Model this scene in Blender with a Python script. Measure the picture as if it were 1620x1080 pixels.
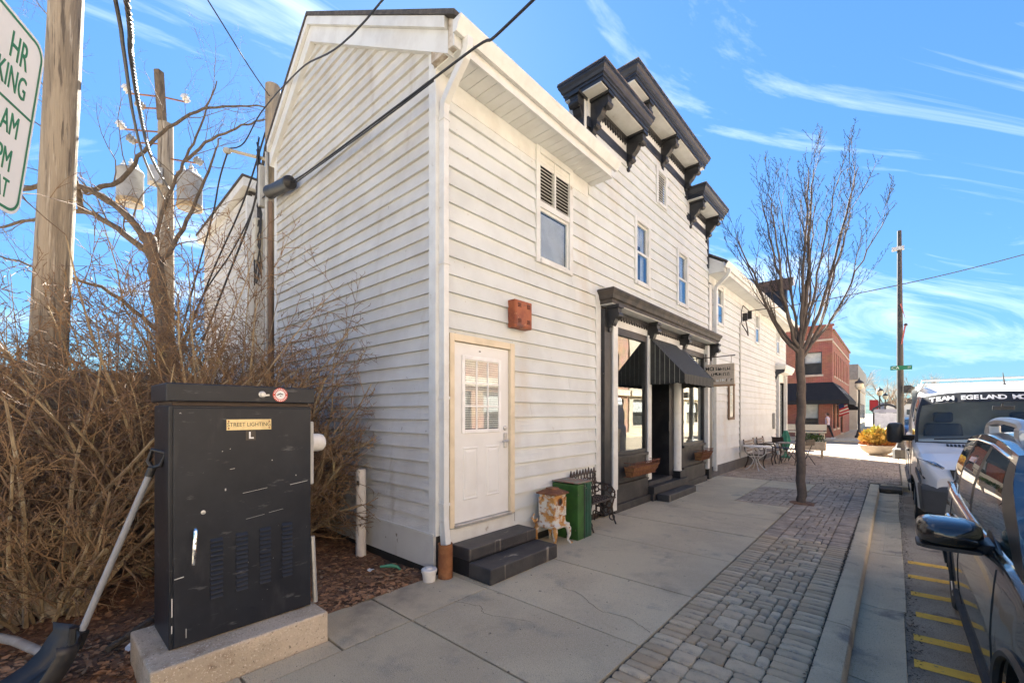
import bpy, bmesh, math, random
from mathutils import Vector as V, Matrix
rad = math.radians
sc = bpy.context.scene
for o in list(bpy.data.objects): bpy.data.objects.remove(o)
COL = sc.collection
RN = random.Random(11)
# ------------------------------------------------------------------ camera
cd = bpy.data.cameras.new('camera'); cam = bpy.data.objects.new('camera', cd); COL.objects.link(cam)
cam.location = (3.703, -2.932, 1.75); cam.rotation_euler = (rad(90), 0, rad(41.607))
cd.sensor_width = 36; cd.lens = 15.09; cd.shift_y = 0.0698; cd.clip_start = 0.05; cd.clip_end = 3000
sc.camera = cam
# ------------------------------------------------------------------ world, sun, exposure
SUN_EL, SUN_AZ = 39.0, 53.0          # azimuth measured from +Y towards -X
w = bpy.data.worlds.new('World'); sc.world = w; w.use_nodes = True
nt = w.node_tree; nt.nodes.clear()
def N(t, **k):
    n = nt.nodes.new(t)
    for a, b in k.items(): setattr(n, a, b)
    return n
out = N('ShaderNodeOutputWorld'); bg = N('ShaderNodeBackground'); sky = N('ShaderNodeTexSky', sky_type='NISHITA')
sky.sun_disc = False; sky.sun_elevation = rad(SUN_EL); sky.sun_rotation = rad(-SUN_AZ)
sky.air_density = 1.0; sky.dust_density = 0.15; sky.ozone_density = 2.5; sky.altitude = 200
tc = N('ShaderNodeTexCoord'); sep = N('ShaderNodeSeparateXYZ'); nt.links.new(tc.outputs['Generated'], sep.inputs[0])
addz = N('ShaderNodeMath', operation='ADD'); addz.inputs[1].default_value = 0.12; nt.links.new(sep.outputs['Z'], addz.inputs[0])
mx = N('ShaderNodeMath', operation='MAXIMUM'); mx.inputs[1].default_value = 0.05; nt.links.new(addz.outputs[0], mx.inputs[0])
dx = N('ShaderNodeMath', operation='DIVIDE'); dy = N('ShaderNodeMath', operation='DIVIDE')
for a, b in ((dx, 'X'), (dy, 'Y')):
    nt.links.new(sep.outputs[b], a.inputs[0]); nt.links.new(mx.outputs[0], a.inputs[1])
cmb = N('ShaderNodeCombineXYZ'); nt.links.new(dx.outputs[0], cmb.inputs[0]); nt.links.new(dy.outputs[0], cmb.inputs[1])
mp0 = N('ShaderNodeMapping'); mp0.inputs['Rotation'].default_value = (0, 0, rad(-62)); nt.links.new(cmb.outputs[0], mp0.inputs[0])
mp = N('ShaderNodeMapping'); mp.inputs['Scale'].default_value = (0.36, 1.0, 1); mp.inputs['Location'].default_value = (7.4, 5.2, 0)
nt.links.new(mp0.outputs[0], mp.inputs[0])
n1 = N('ShaderNodeTexNoise'); n1.inputs['Scale'].default_value = 1.5; n1.inputs['Detail'].default_value = 9; n1.inputs['Roughness'].default_value = 0.62; n1.inputs['Distortion'].default_value = 0.9
nt.links.new(mp.outputs[0], n1.inputs['Vector'])
cr = N('ShaderNodeValToRGB'); cr.color_ramp.elements[0].position = 0.515; cr.color_ramp.elements[1].position = 1.0
cr.color_ramp.elements[1].color = (0.46, 0.46, 0.46, 1)
nt.links.new(n1.outputs['Fac'], cr.inputs[0])
mix = N('ShaderNodeMix', data_type='RGBA'); mix.inputs['B'].default_value = (7.0, 6.8, 6.2, 1)
# even out the very bright glow round the sun and horizon, and deepen the blue
bw = N('ShaderNodeRGBToBW'); nt.links.new(sky.outputs[0], bw.inputs[0])
md = N('ShaderNodeMath', operation='MULTIPLY_ADD'); md.inputs[1].default_value = 1/3.5; md.inputs[2].default_value = 1.0; nt.links.new(bw.outputs[0], md.inputs[0])
dv = N('ShaderNodeVectorMath', operation='DIVIDE'); cb3 = N('ShaderNodeCombineXYZ')
for k_ in range(3): nt.links.new(md.outputs[0], cb3.inputs[k_])
nt.links.new(sky.outputs[0], dv.inputs[0]); nt.links.new(cb3.outputs[0], dv.inputs[1])
tn = N('ShaderNodeVectorMath', operation='MULTIPLY'); tn.inputs[1].default_value = (0.185, 0.298, 0.385); nt.links.new(dv.outputs[0], tn.inputs[0])
fz = N('ShaderNodeMapRange'); fz.interpolation_type = 'SMOOTHSTEP'; fz.inputs['From Min'].default_value = 0.0; fz.inputs['From Max'].default_value = 0.42; fz.inputs['To Min'].default_value = 0.22; nt.links.new(sep.outputs['Z'], fz.inputs['Value'])
fm2 = N('ShaderNodeMath', operation='MULTIPLY'); nt.links.new(cr.outputs[0], fm2.inputs[0]); nt.links.new(fz.outputs[0], fm2.inputs[1])
nt.links.new(fm2.outputs[0], mix.inputs['Factor']); nt.links.new(tn.outputs[0], mix.inputs['A'])
nt.links.new(mix.outputs['Result'], bg.inputs['Color']); bg.inputs['Strength'].default_value = 0.10
nt.links.new(bg.outputs[0], out.inputs[0])
sd = bpy.data.lights.new('sun', 'SUN'); sd.energy = 3.5; sd.angle = rad(0.55); sd.color = (1.0, 0.94, 0.84)
sun = bpy.data.objects.new('sun', sd); COL.objects.link(sun)
ce, se = math.cos(rad(SUN_EL)), math.sin(rad(SUN_EL))
sundir = V((-math.sin(rad(SUN_AZ))*ce, math.cos(rad(SUN_AZ))*ce, se))
sun.rotation_euler = sundir.to_track_quat('Z', 'Y').to_euler(); sun.location = (0, 0, 30)
sc.view_settings.view_transform = 'Standard'; sc.view_settings.look = 'None'; sc.view_settings.gamma = 1
sc.view_settings.use_curve_mapping = False; sc.view_settings.exposure = 3.5
sc.render.engine = 'CYCLES'

# ------------------------------------------------------------------ helpers
class MB:
    def __init__(s): s.v = []; s.f = []
    def add(s, vs, fs):
        o = len(s.v); s.v.extend(tuple(p) for p in vs); s.f.extend(tuple(i+o for i in f) for f in fs); return s
    def box(s, x0, x1, y0, y1, z0, z1):
        return s.add([(x0,y0,z0),(x1,y0,z0),(x1,y1,z0),(x0,y1,z0),(x0,y0,z1),(x1,y0,z1),(x1,y1,z1),(x0,y1,z1)],
                     [(0,3,2,1),(4,5,6,7),(0,1,5,4),(1,2,6,5),(2,3,7,6),(3,0,4,7)])
    def obox(s, c, a, b, d):
        c, a, b, d = V(c), V(a), V(b), V(d)
        return s.add([c-a-b-d, c+a-b-d, c+a+b-d, c-a+b-d, c-a-b+d, c+a-b+d, c+a+b+d, c-a+b+d],
                     [(0,3,2,1),(4,5,6,7),(0,1,5,4),(1,2,6,5),(2,3,7,6),(3,0,4,7)])
    def prism(s, pts, ext):
        pts = [V(p) for p in pts]; e = V(ext); n = len(pts)
        return s.add(pts+[p+e for p in pts], [tuple(range(n))[::-1], tuple(range(n, 2*n))]+[(i, (i+1)%n, n+(i+1)%n, n+i) for i in range(n)])
    def loft(s, rings, closed=True, cap=True):
        n = len(rings[0]); vs = [p for r in rings for p in r]; fs = []
        for k in range(len(rings)-1):
            for i in range(n if closed else n-1):
                j = (i+1) % n; fs.append((k*n+i, k*n+j, (k+1)*n+j, (k+1)*n+i))
        if cap and closed:
            fs.append(tuple(range(n))[::-1]); m = (len(rings)-1)*n; fs.append(tuple(range(m, m+n)))
        return s.add(vs, fs)
    def tube(s, path, r, n=8, cap=True):
        path = [V(p) for p in path]; m = len(path)
        rr = r if isinstance(r, (list, tuple)) else [r]*m
        rings = []; u = None
        for i, p in enumerate(path):
            d = (path[min(i+1, m-1)]-path[max(i-1, 0)])
            if d.length < 1e-9: d = V((0,0,1))
            d.normalize()
            if u is None:
                u = d.orthogonal().normalized()
            else:
                u = u - d*u.dot(d)
                u = u.normalized() if u.length > 1e-6 else d.orthogonal().normalized()
            w_ = d.cross(u)
            rings.append([p+(u*math.cos(2*math.pi*k/n)+w_*math.sin(2*math.pi*k/n))*rr[i] for k in range(n)])
        return s.loft(rings, True, cap)
    def lathe(s, prof, c=(0,0,0), n=24, ax=None, ux=None):
        c = V(c); a = V(ax) if ax is not None else V((0,0,1)); a.normalize(); u = a.orthogonal().normalized(); w_ = a.cross(u)
        return s.loft([[c+a*h+(u*math.cos(2*math.pi*k/n)+w_*math.sin(2*math.pi*k/n))*max(r, 1e-4) for k in range(n)] for r, h in prof])
    def sph(s, c, r, nu=12, nv=8):
        c = V(c); r = r if isinstance(r, (tuple, list)) else (r, r, r)
        return s.loft([[c+V((r[0]*math.sin(t)*math.cos(2*math.pi*k/nu), r[1]*math.sin(t)*math.sin(2*math.pi*k/nu), r[2]*math.cos(t))) for k in range(nu)]
                       for t in [max(.02, min(math.pi-.02, math.pi*j/nv)) for j in range(nv+1)]])
    def grid(s, pts):
        return s.loft(pts, False, False)
    def build(s, name, mat, parent=None, smooth=False, bevel=0, loc=None, recalc=True, seg=2, angle=38, solid=0):
        off = V(loc) if loc is not None else V(ROOTLOC.get(parent.name if parent else '', (0,0,0)))
        me = bpy.data.meshes.new(name); me.from_pydata([tuple(V(p)-off) for p in s.v], [], s.f); 
        if recalc and len(s.f) < 60000:
            bm = bmesh.new(); bm.from_mesh(me); bmesh.ops.recalc_face_normals(bm, faces=bm.faces); bm.to_mesh(me); bm.free()
        me.materials.append(mat)
        if smooth:
            me.polygons.foreach_set('use_smooth', [True]*len(me.polygons)); me.set_sharp_from_angle(angle=rad(angle))
        me.update()
        o = bpy.data.objects.new(name, me); COL.objects.link(o)
        if loc is not None: o.location = off
        if parent:
            o.parent = parent; ROOTLOC[o.name] = off
        elif loc is not None: ROOTLOC[o.name] = off
        if solid:
            m = o.modifiers.new('solid', 'SOLIDIFY'); m.thickness = solid; m.offset = -1
        if bevel:
            m = o.modifiers.new('bevel', 'BEVEL'); m.width = bevel; m.segments = seg; m.limit_method = 'ANGLE'; m.angle_limit = rad(30)
        return o
ROOTLOC = {}
def tag(o, label=None, cat=None, group=None, kind=None):
    if label: o['label'] = label
    if cat: o['category'] = cat
    if group: o['group'] = group
    if kind: o['kind'] = kind
    return o
def thing(name, label, cat, loc=(0,0,0), group=None):
    o = bpy.data.objects.new(name, None); COL.objects.link(o); o.location = loc; o.empty_display_size = .1
    ROOTLOC[o.name] = V(loc)
    return tag(o, label, cat, group)
def copy_tree(o, parent=None):
    c = o.copy(); COL.objects.link(c); c.parent = parent
    for ch in o.children: copy_tree(ch, c)
    return c
def Bx(name, mat, parent, x0, x1, y0, y1, z0, z1, bevel=0, loc=None):
    return MB().box(x0, x1, y0, y1, z0, z1).build(name, mat, parent, bevel=bevel, loc=loc)
def txt(name, s, loc, right, up, size, mat, parent=None, align='CENTER', sx=1.0, ext=.0008, spacing=1.0, bold=0.0):
    cu = bpy.data.curves.new(name, 'FONT'); cu.body = s; cu.size = size; cu.align_x = align; cu.align_y = 'CENTER'
    cu.extrude = ext; cu.space_character = spacing; cu.offset = bold; cu.materials.append(mat); cu.resolution_u = 4
    tmp = bpy.data.objects.new(name, cu); COL.objects.link(tmp); me = bpy.data.meshes.new_from_object(tmp); bpy.data.objects.remove(tmp); bpy.data.curves.remove(cu)
    o = bpy.data.objects.new(name, me); COL.objects.link(o)
    r = V(right).normalized(); u = (V(up)-r*V(up).dot(r)).normalized(); n = r.cross(u)
    off = V(ROOTLOC.get(parent.name, (0,0,0))) if parent else V((0,0,0))
    p = V(loc)-off
    o.matrix_world = Matrix(((r.x*sx, u.x, n.x, p.x), (r.y*sx, u.y, n.y, p.y), (r.z*sx, u.z, n.z, p.z), (0,0,0,1)))
    if parent:
        mw = o.matrix_world.copy(); o.parent = parent; o.matrix_local = mw
    return o

# ------------------------------------------------------------------ materials
def mat(name, c, rough=.7, c2=None, ns=4, lo=.38, hi=.66, det=7, bump=0, bs=60, metal=0, spots=None, rnd=0, coat=0, st=(1,1,1), spec=None, spots2=None, bst=None, emit=None, extra=(), rndc=None):
    m = bpy.data.materials.new(name); m.use_nodes = True; t = m.node_tree; b = t.nodes['Principled BSDF']
    L = t.links.new
    b.inputs['Roughness'].default_value = rough; b.inputs['Metallic'].default_value = metal
    if coat: b.inputs['Coat Weight'].default_value = coat; b.inputs['Coat Roughness'].default_value = .03
    if spec is not None: b.inputs['Specular IOR Level'].default_value = spec
    tcn = t.nodes.new('ShaderNodeTexCoord'); mpn = t.nodes.new('ShaderNodeMapping'); mpn.inputs['Scale'].default_value = st
    L(tcn.outputs['Object'], mpn.inputs[0])
    def noise(scale, vec=None, d=det):
        n = t.nodes.new('ShaderNodeTexNoise'); n.inputs['Scale'].default_value = scale; n.inputs['Detail'].default_value = d
        n.inputs['Roughness'].default_value = .6; L(vec or mpn.outputs[0], n.inputs['Vector']); return n.outputs['Fac']
    def ramp(f, a, bb):
        r = t.nodes.new('ShaderNodeMapRange'); r.inputs['From Min'].default_value = a; r.inputs['From Max'].default_value = bb
        r.interpolation_type = 'SMOOTHSTEP'; L(f, r.inputs['Value']); return r.outputs[0]
    def mixc(f, A, B):
        x = t.nodes.new('ShaderNodeMix'); x.data_type = 'RGBA'; L(f, x.inputs['Factor'])
        for s_, q in (('A', A), ('B', B)):
            if isinstance(q, tuple): x.inputs[s_].default_value = (*q, 1)
            else: L(q, x.inputs[s_])
        return x.outputs['Result']
    if c2 is None: c2 = tuple(k*.82 for k in c)
    col = mixc(ramp(noise(ns), lo, hi), c, c2)
    for sp in (spots, spots2, *extra):
        if sp:
            scol, ss, a, bb = sp[:4]
            if len(sp) > 4:
                m2 = t.nodes.new('ShaderNodeMapping'); m2.inputs['Scale'].default_value = sp[4]; L(tcn.outputs['Object'], m2.inputs[0]); f = noise(ss, m2.outputs[0])
            else: f = noise(ss)
            col = mixc(ramp(f, a, bb), col, scol)
    if rndc:
        oi2 = t.nodes.new('ShaderNodeObjectInfo'); mr2 = t.nodes.new('ShaderNodeMath'); mr2.operation = 'MULTIPLY'; mr2.inputs[1].default_value = 37.7; L(oi2.outputs['Random'], mr2.inputs[0])
        fr2 = t.nodes.new('ShaderNodeMath'); fr2.operation = 'FRACT'; L(mr2.outputs[0], fr2.inputs[0]); pw2 = t.nodes.new('ShaderNodeMath'); pw2.operation = 'MULTIPLY'; pw2.inputs[1].default_value = .75; L(fr2.outputs[0], pw2.inputs[0]); col = mixc(pw2.outputs[0], col, rndc)
    if rnd:
        oi = t.nodes.new('ShaderNodeObjectInfo'); mr = t.nodes.new('ShaderNodeMapRange'); mr.inputs['To Min'].default_value = 1-rnd; mr.inputs['To Max'].default_value = 1+rnd
        L(oi.outputs['Random'], mr.inputs['Value'])
        h = t.nodes.new('ShaderNodeHueSaturation'); L(col, h.inputs['Color']); L(mr.outputs[0], h.inputs['Value']); col = h.outputs[0]
    L(col, b.inputs['Base Color'])
    if bump:
        bn = t.nodes.new('ShaderNodeBump'); bn.inputs['Strength'].default_value = bump; bn.inputs['Distance'].default_value = .02
        v = None
        if bst:
            m3 = t.nodes.new('ShaderNodeMapping'); m3.inputs['Scale'].default_value = bst; L(tcn.outputs['Object'], m3.inputs[0]); v = m3.outputs[0]
        L(noise(bs, v), bn.inputs['Height']); L(bn.outputs[0], b.inputs['Normal'])
    if emit:
        b.inputs['Emission Color'].default_value = (*emit[:3], 1); b.inputs['Emission Strength'].default_value = emit[3]
    return m
def glassmat(name, tint=(.9,.93,.92), base=.06, rough=0.0, scale=1.0):
    m = bpy.data.materials.new(name); m.use_nodes = True; t = m.node_tree; t.nodes.clear(); L = t.links.new
    o = t.nodes.new('ShaderNodeOutputMaterial'); mxs = t.nodes.new('ShaderNodeMixShader'); tr = t.nodes.new('ShaderNodeBsdfTransparent'); gl = t.nodes.new('ShaderNodeBsdfGlossy')
    tr.inputs[0].default_value = (*tint, 1); gl.inputs['Roughness'].default_value = rough; gl.inputs['Color'].default_value = (.95,.96,.97,1)
    fr = t.nodes.new('ShaderNodeLayerWeight'); fr.inputs['Blend'].default_value = .5
    pw_ = t.nodes.new('ShaderNodeMath'); pw_.operation = 'POWER'; pw_.inputs[1].default_value = 4.0; L(fr.outputs['Facing'], pw_.inputs[0])
    ma = t.nodes.new('ShaderNodeMath'); ma.operation = 'MULTIPLY_ADD'; ma.inputs[1].default_value = .85*scale; ma.inputs[2].default_value = base; ma.use_clamp = True
    tcn = t.nodes.new('ShaderNodeTexCoord'); nz = t.nodes.new('ShaderNodeTexNoise'); nz.inputs['Scale'].default_value = 1.3; L(tcn.outputs['Object'], nz.inputs['Vector'])
    bn = t.nodes.new('ShaderNodeBump'); bn.inputs['Strength'].default_value = .02; bn.inputs['Distance'].default_value = .05; L(nz.outputs['Fac'], bn.inputs['Height']); L(bn.outputs[0], gl.inputs['Normal'])
    L(pw_.outputs[0], ma.inputs[0]); L(ma.outputs[0], mxs.inputs[0]); L(tr.outputs[0], mxs.inputs[1]); L(gl.outputs[0], mxs.inputs[2]); L(mxs.outputs[0], o.inputs[0])
    return m
M = dict(
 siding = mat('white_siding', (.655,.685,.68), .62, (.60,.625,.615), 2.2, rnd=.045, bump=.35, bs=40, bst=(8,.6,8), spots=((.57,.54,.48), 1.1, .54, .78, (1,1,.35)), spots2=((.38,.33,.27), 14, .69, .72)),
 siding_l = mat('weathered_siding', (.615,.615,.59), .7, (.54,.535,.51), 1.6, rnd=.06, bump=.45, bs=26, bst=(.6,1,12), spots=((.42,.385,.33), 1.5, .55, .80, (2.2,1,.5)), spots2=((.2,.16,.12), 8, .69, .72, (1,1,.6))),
 trim = mat('white_trim', (.665,.68,.665), .55, (.58,.585,.565), 3, bump=.1, bs=30, spots=((.34,.31,.26), 6, .65, .75)),
 cream = mat('cream_trim', (.72,.62,.46), .6, (.62,.53,.38), 4, bump=.05),
 soffit = mat('soffit_white', (.665,.68,.665), .6, (.61,.615,.59), 3, rnd=.04),
 gutter = mat('gutter_metal', (.66,.675,.665), .4, (.59,.595,.58), 5, spots=((.38,.34,.28), 5, .62, .80, (1,.2,3))),
 black = mat('black_paint', (.012,.013,.016), .42, (.024,.025,.028), 5, bump=.12, bs=25, spots=((.25,.2,.16), 14, .70, .74)),
 blackwood = mat('worn_black_wood', (.022,.022,.025), .55, (.05,.047,.045), 4, bump=.2, bs=14, bst=(1,.15,3), spots=((.3,.24,.18), 9, .68, .74)),
 navy = mat('dark_slate_paint', (.018,.022,.033), .42, (.03,.034,.045), 5, bump=.12, spots=((.20,.15,.11), 11, .68, .73)),
 shingle = mat('roof_shingle', (.055,.05,.048), .9, (.09,.082,.075), 12, bump=.5, bs=40),
 glass = glassmat('window_glass', (.92,.94,.94), .07),
 shopglass = glassmat('shop_glass', (.88,.92,.90), .09),
 dark = mat('dark_interior', (.03,.028,.026), .8),
 interior = mat('shop_interior', (.55,.47,.38), .8, (.42,.35,.27), 2),
 blind = mat('blind_slat', (.66,.66,.64), .5),
 rust = mat('rusty_iron', (.20,.075,.03), .75, (.32,.14,.055), 6, bump=.3, bs=40, spots=((.07,.03,.02), 5, .55, .7)),
 copper = mat('rust_orange_box', (.33,.095,.035), .55, (.21,.05,.022), 6, bump=.15, spots=((.12,.05,.04), 9, .56, .70), spots2=((.45,.22,.10), 12, .62, .70)),
 stove = mat('rusted_white_enamel', (.62,.60,.54), .6, (.52,.26,.07), 9, .46, .56, bump=.35, bs=40, spots=((.30,.115,.025), 17, .54, .64)),
 stovetop = mat('rusted_stove_lid', (.20,.075,.03), .8, (.13,.05,.025), 14, bump=.4, bs=60, spots=((.55,.3,.12), 12, .62, .7)),
 green = mat('green_paint_chipped', (.035,.12,.02), .5, (.022,.08,.015), 5, bump=.2, spots=((.015,.02,.012), 8, .64, .72), spots2=((.16,.14,.10), 20, .68, .71)),
 greend = mat('dark_green_paint', (.015,.085,.05), .5, (.02,.06,.04), 5, bump=.15, spots=((.3,.26,.2), 12, .70, .73)),
 cast = mat('black_cast_iron', (.02,.018,.017), .5, (.055,.03,.02), 12, bump=.2),
 concrete = mat('sidewalk_concrete', (.645,.555,.38), .9, (.56,.475,.325), .9, .42, .60, rnd=.06, bump=1.0, bs=150, spots=((.38,.34,.26), 2.0, .54, .73), spots2=((.74,.66,.55), 170, .56, .65), extra=(((.24,.205,.165), 130, .58, .67), ((.15,.125,.10), 15, .665, .69), ((.30,.25,.19), .55, .56, .70))),
 oldconc = mat('old_concrete', (.58,.48,.36), .9, (.46,.38,.28), 3, .42, .6, bump=.9, bs=60, spots=((.24,.17,.11), 2.2, .58, .68), spots2=((.70,.62,.5), 70, .57, .66), extra=(((.2,.16,.12), 60, .60, .68),)),
 kerb = mat('kerb_concrete', (.66,.56,.375), .9, (.56,.47,.315), 1.6, .42, .60, rnd=.06, bump=1.0, bs=120, spots=((.30,.255,.20), 2.4, .53, .70), spots2=((.72,.64,.53), 150, .57, .66), extra=(((.22,.185,.15), 110, .58, .67),)),
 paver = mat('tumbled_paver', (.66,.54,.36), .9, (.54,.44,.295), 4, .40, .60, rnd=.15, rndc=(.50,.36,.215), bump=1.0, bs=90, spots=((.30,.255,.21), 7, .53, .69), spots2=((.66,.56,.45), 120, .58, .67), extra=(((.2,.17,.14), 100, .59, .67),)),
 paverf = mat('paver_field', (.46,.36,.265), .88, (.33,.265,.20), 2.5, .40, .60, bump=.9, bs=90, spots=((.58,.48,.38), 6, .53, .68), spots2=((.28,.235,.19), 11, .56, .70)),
 joint = mat('paver_bedding', (.055,.048,.038), .95, (.09,.075,.055), 20, bump=.6, bs=90),
 asphalt = mat('asphalt', (.44,.375,.275), .9, (.33,.28,.205), 1.3, .42, .6, bump=1.0, bs=190, spots=((.52,.47,.41), 150, .55, .64), spots2=((.14,.12,.10), 2.2, .56, .72), extra=(((.09,.08,.07), 120, .56, .64),)),
 yellow = mat('worn_yellow_paint', (.78,.47,.05), .75, (.68,.40,.05), 8, bump=.5, bs=120, spots=((.16,.14,.11), 26, .60, .66)),
 earth = mat('mulch_soil', (.26,.135,.075), .95, (.16,.085,.05), 9, bump=.9, bs=35, spots=((.15,.085,.05), 22, .58, .68)),
 leaf = mat('fallen_leaf', (.38,.20,.10), .85, (.24,.125,.065), 3, rnd=0, spots=((.30,.19,.11), 5, .58, .68)),
 ground_bounce = mat('pale_bounce_ground', (.42,.36,.28), .95, (.34,.29,.22), 3, bump=.5),  # ground colour made pale to bounce sunlight onto the shaded walls
 pole = mat('weathered_pole', (.38,.31,.22), .88, (.26,.21,.15), 2.6, .42, .58, st=(3,3,.35), bump=1.0, bs=9, bst=(7,7,.45), spots=((.13,.105,.08), 4, .56, .64, (5,5,.25)), spots2=((.50,.43,.33), 5, .56, .68, (6,6,.3))),
 bark = mat('bark', (.16,.12,.085), .9, (.09,.07,.05), 9, st=(2,2,.5), bump=.8, bs=18, bst=(3,3,.6)),
 barkg = mat('young_bark', (.135,.105,.085), .85, (.09,.072,.06), 8, bump=.6, bs=20, bst=(3,3,.6)),
 twig = mat('olive_twig', (.25,.155,.08), .8, (.15,.09,.052), 2.2, .42, .58, spots=((.32,.25,.12), 3, .58, .7)),
 stem = mat('shrub_stem', (.42,.32,.19), .85, (.26,.19,.115), 4, .42, .58, bump=.5, bs=20, spots=((.50,.43,.30), 9, .58, .68)),
 cabinet = mat('cabinet_black', (.009,.011,.017), .40, (.014,.017,.024), 2.5, bump=.1, bs=10, spec=.35, spots=((.035,.036,.042), 2.0, .56, .78, (.4,3,1)), spots2=((.07,.07,.075), 5, .61, .71, (1,1,4)), extra=(((.40,.39,.38), 30, .72, .735),)),
 brass = mat('brass_plate', (.72,.58,.30), .4, (.60,.47,.24), 10, metal=.3),
 steel = mat('galvanised', (.55,.55,.54), .4, (.42,.42,.42), 8, metal=.7),
 chrome = mat('chrome', (.80,.80,.80), .08, (.75,.75,.75), 3, metal=1),
 greybox = mat('grey_enclosure', (.48,.48,.45), .6),
 whiteplastic = mat('white_plastic', (.72,.71,.68), .45, (.62,.60,.56), 8),
 cable = mat('black_cable', (.022,.022,.024), .55),
 twist = mat('aluminium_cable', (.07,.066,.062), .6, (.045,.042,.04), 30),
 sign = mat('sign_white', (.82,.83,.83), .4, (.78,.79,.79), 3),
 signgreen = mat('sign_green', (.01,.20,.10), .4),
 shovelgrey = mat('shovel_handle_grey', (.27,.28,.30), .4),
 plastic = mat('black_plastic', (.012,.012,.013), .45, (.03,.03,.032), 4, spots=((.15,.15,.15), 20, .70, .74)),
 lime = mat('lime_sticker', (.22,.62,.05), .5),
 white = mat('plain_white', (.85,.85,.84), .5),
 blackp = mat('print_black', (.015,.015,.016), .5),
 red = mat('sticker_red', (.62,.08,.05), .5),
)
# ------------------------------------------------------------------ ground, road, sidewalk
def sheet(name, m, x0, x1, y0, y1, z, nx=1, ny=1, amp=0, kind='structure', parent=None):
    b = MB(); rr = random.Random(name)
    b.grid([[(x0+(x1-x0)*i/nx, y0+(y1-y0)*j/ny, z+(rr.uniform(-amp, amp) if amp else 0)) for i in range(nx+1)] for j in range(ny+1)])
    o = b.build(name, m, parent, recalc=False, smooth=bool(amp))
    if not parent: o['kind'] = kind
    return o
ROADZ = -.12
sheet('ground', M['ground_bounce'], -900, 900, -900, 1400, -.30)
sheet('road', M['asphalt'], 3.70, 11.6, -60, 300, ROADZ)
MB().box(-40, 3.69, 22.3, 31.5, -.28, ROADZ+.02).build('side_street', mat('sunlit_concrete_road', (.24,.21,.16), .85, (.20,.175,.135), 1.2, bump=.3, bs=80), None)['kind'] = 'structure'
far_walk = MB().box(-40, 3.45, 31.5, 140, -.28, 0).build('far_sidewalk', M['concrete'], None); far_walk['kind'] = 'structure'
MB().box(11.6, 14.3, -60, 300, -.28, .0).build('opposite_sidewalk', M['concrete'], None)['kind'] = 'structure'
# gutter pan and kerb
gut = thing('gutter', None, None); gut['kind'] = 'structure'
y = -3.2
for k, ln in enumerate((2.2, 1.95, 1.55, 2.1, 2.3, 2.2, 1.75)):
    b = MB(); b.prism([(3.462, y+.006, -.3), (3.462, y+.006, ROADZ+.008), (3.60, y+.006, ROADZ-.004), (3.79+.012*math.sin(k*2.3), y+.006, ROADZ+.014), (3.80, y+.006, -.3)], (0, ln-.012, 0))
    b.build('gutter_slab', M['kerb'], gut, bevel=.004); y += ln
kb = thing('kerb', None, None); kb['kind'] = 'structure'
def kerbseg(y0, y1, x=3.28):
    w_ = .178
    pr = [(x, -.28), (x, -.003), (x+.012, .001), (x+w_-.045, -.001), (x+w_-.014, -.012), (x+w_, -.04), (x+w_+.012, -.28)]
    MB().prism([(a, y0, c) for a, c in pr], (0, y1-y0, 0)).build('kerb_stone', M['kerb'], kb, smooth=True)
ys = [-3.2, -1.1, 1.55, 4.35, 7.3, 10.9]
for a, b_ in zip(ys, ys[1:]): kerbseg(a+.005, b_-.005)
MB().prism([(3.47, 10.9, -.28), (3.47, 10.9, .0), (4.05, 10.9, .0), (4.05, 10.9, -.28)], (0, .18, 0)).build('kerb_stone', M['kerb'], kb, bevel=.02)
MB().box(3.87, 4.05, 11.085, 22.2, -.28, .0).build('kerb_stone', M['kerb'], kb, bevel=.02)
# yellow hatch lines in the parking lane
hl = thing('parking_hatching', None, None, (0,0,0)); hl['kind'] = 'structure'
for yy, x0 in ((.05,3.86),(.50,3.87),(.97,3.85),(1.47,3.82),(1.98,3.83),(2.55,3.86),(3.16,3.84),(3.78,3.83),(4.4,3.84)):
    MB().grid([[(x0+i*.18, yy-.068+j*.136+.012*i, ROADZ+.004) for i in range(11)] for j in (0, 1)]).build('painted_line', M['yellow'], hl, recalc=False)
# sidewalk slabs
sw = thing('sidewalk', None, None); sw['kind'] = 'structure'
MB().box(-.02, 2.27, -9, 10, -.28, -.05).build('bedding', M['joint'], sw)
def slab(x0, x1, y0, y1, dz=0):
    g = .008
    MB().box(x0+g, x1-g, y0+g, y1-g, -.06, dz).build('slab', M['concrete'], sw, bevel=.006)
for (y0, y1) in ((-6.5,-5.0),(-5.0,-3.4),(-3.4,-2.0),(-2.0,-1.385),(-1.385,-.78),(-.78,.12)):
    slab(.44 if y0 < -1.5 else -.0, .66, y0, y1, RN.uniform(-.004, .002)); (slab(.66, 2.28, y0, y1, RN.uniform(-.003, .003)) if y1 != -1.385 and y0 != -1.385 else None)
slab(.66, 2.28, -2.0, -.78, .001)
jy = [.12, 1.27, 2.56, 3.85, 5.15, 6.45]
for a, b_ in zip(jy, jy[1:]): slab(.0, 2.28, a, b_, RN.uniform(-.003, .003))
slab(.0, 1.32, 6.45, 8.3); slab(.0, 1.32, 8.3, 9.9); slab(1.32, 2.28, 8.75, 9.9, -.002)
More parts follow.
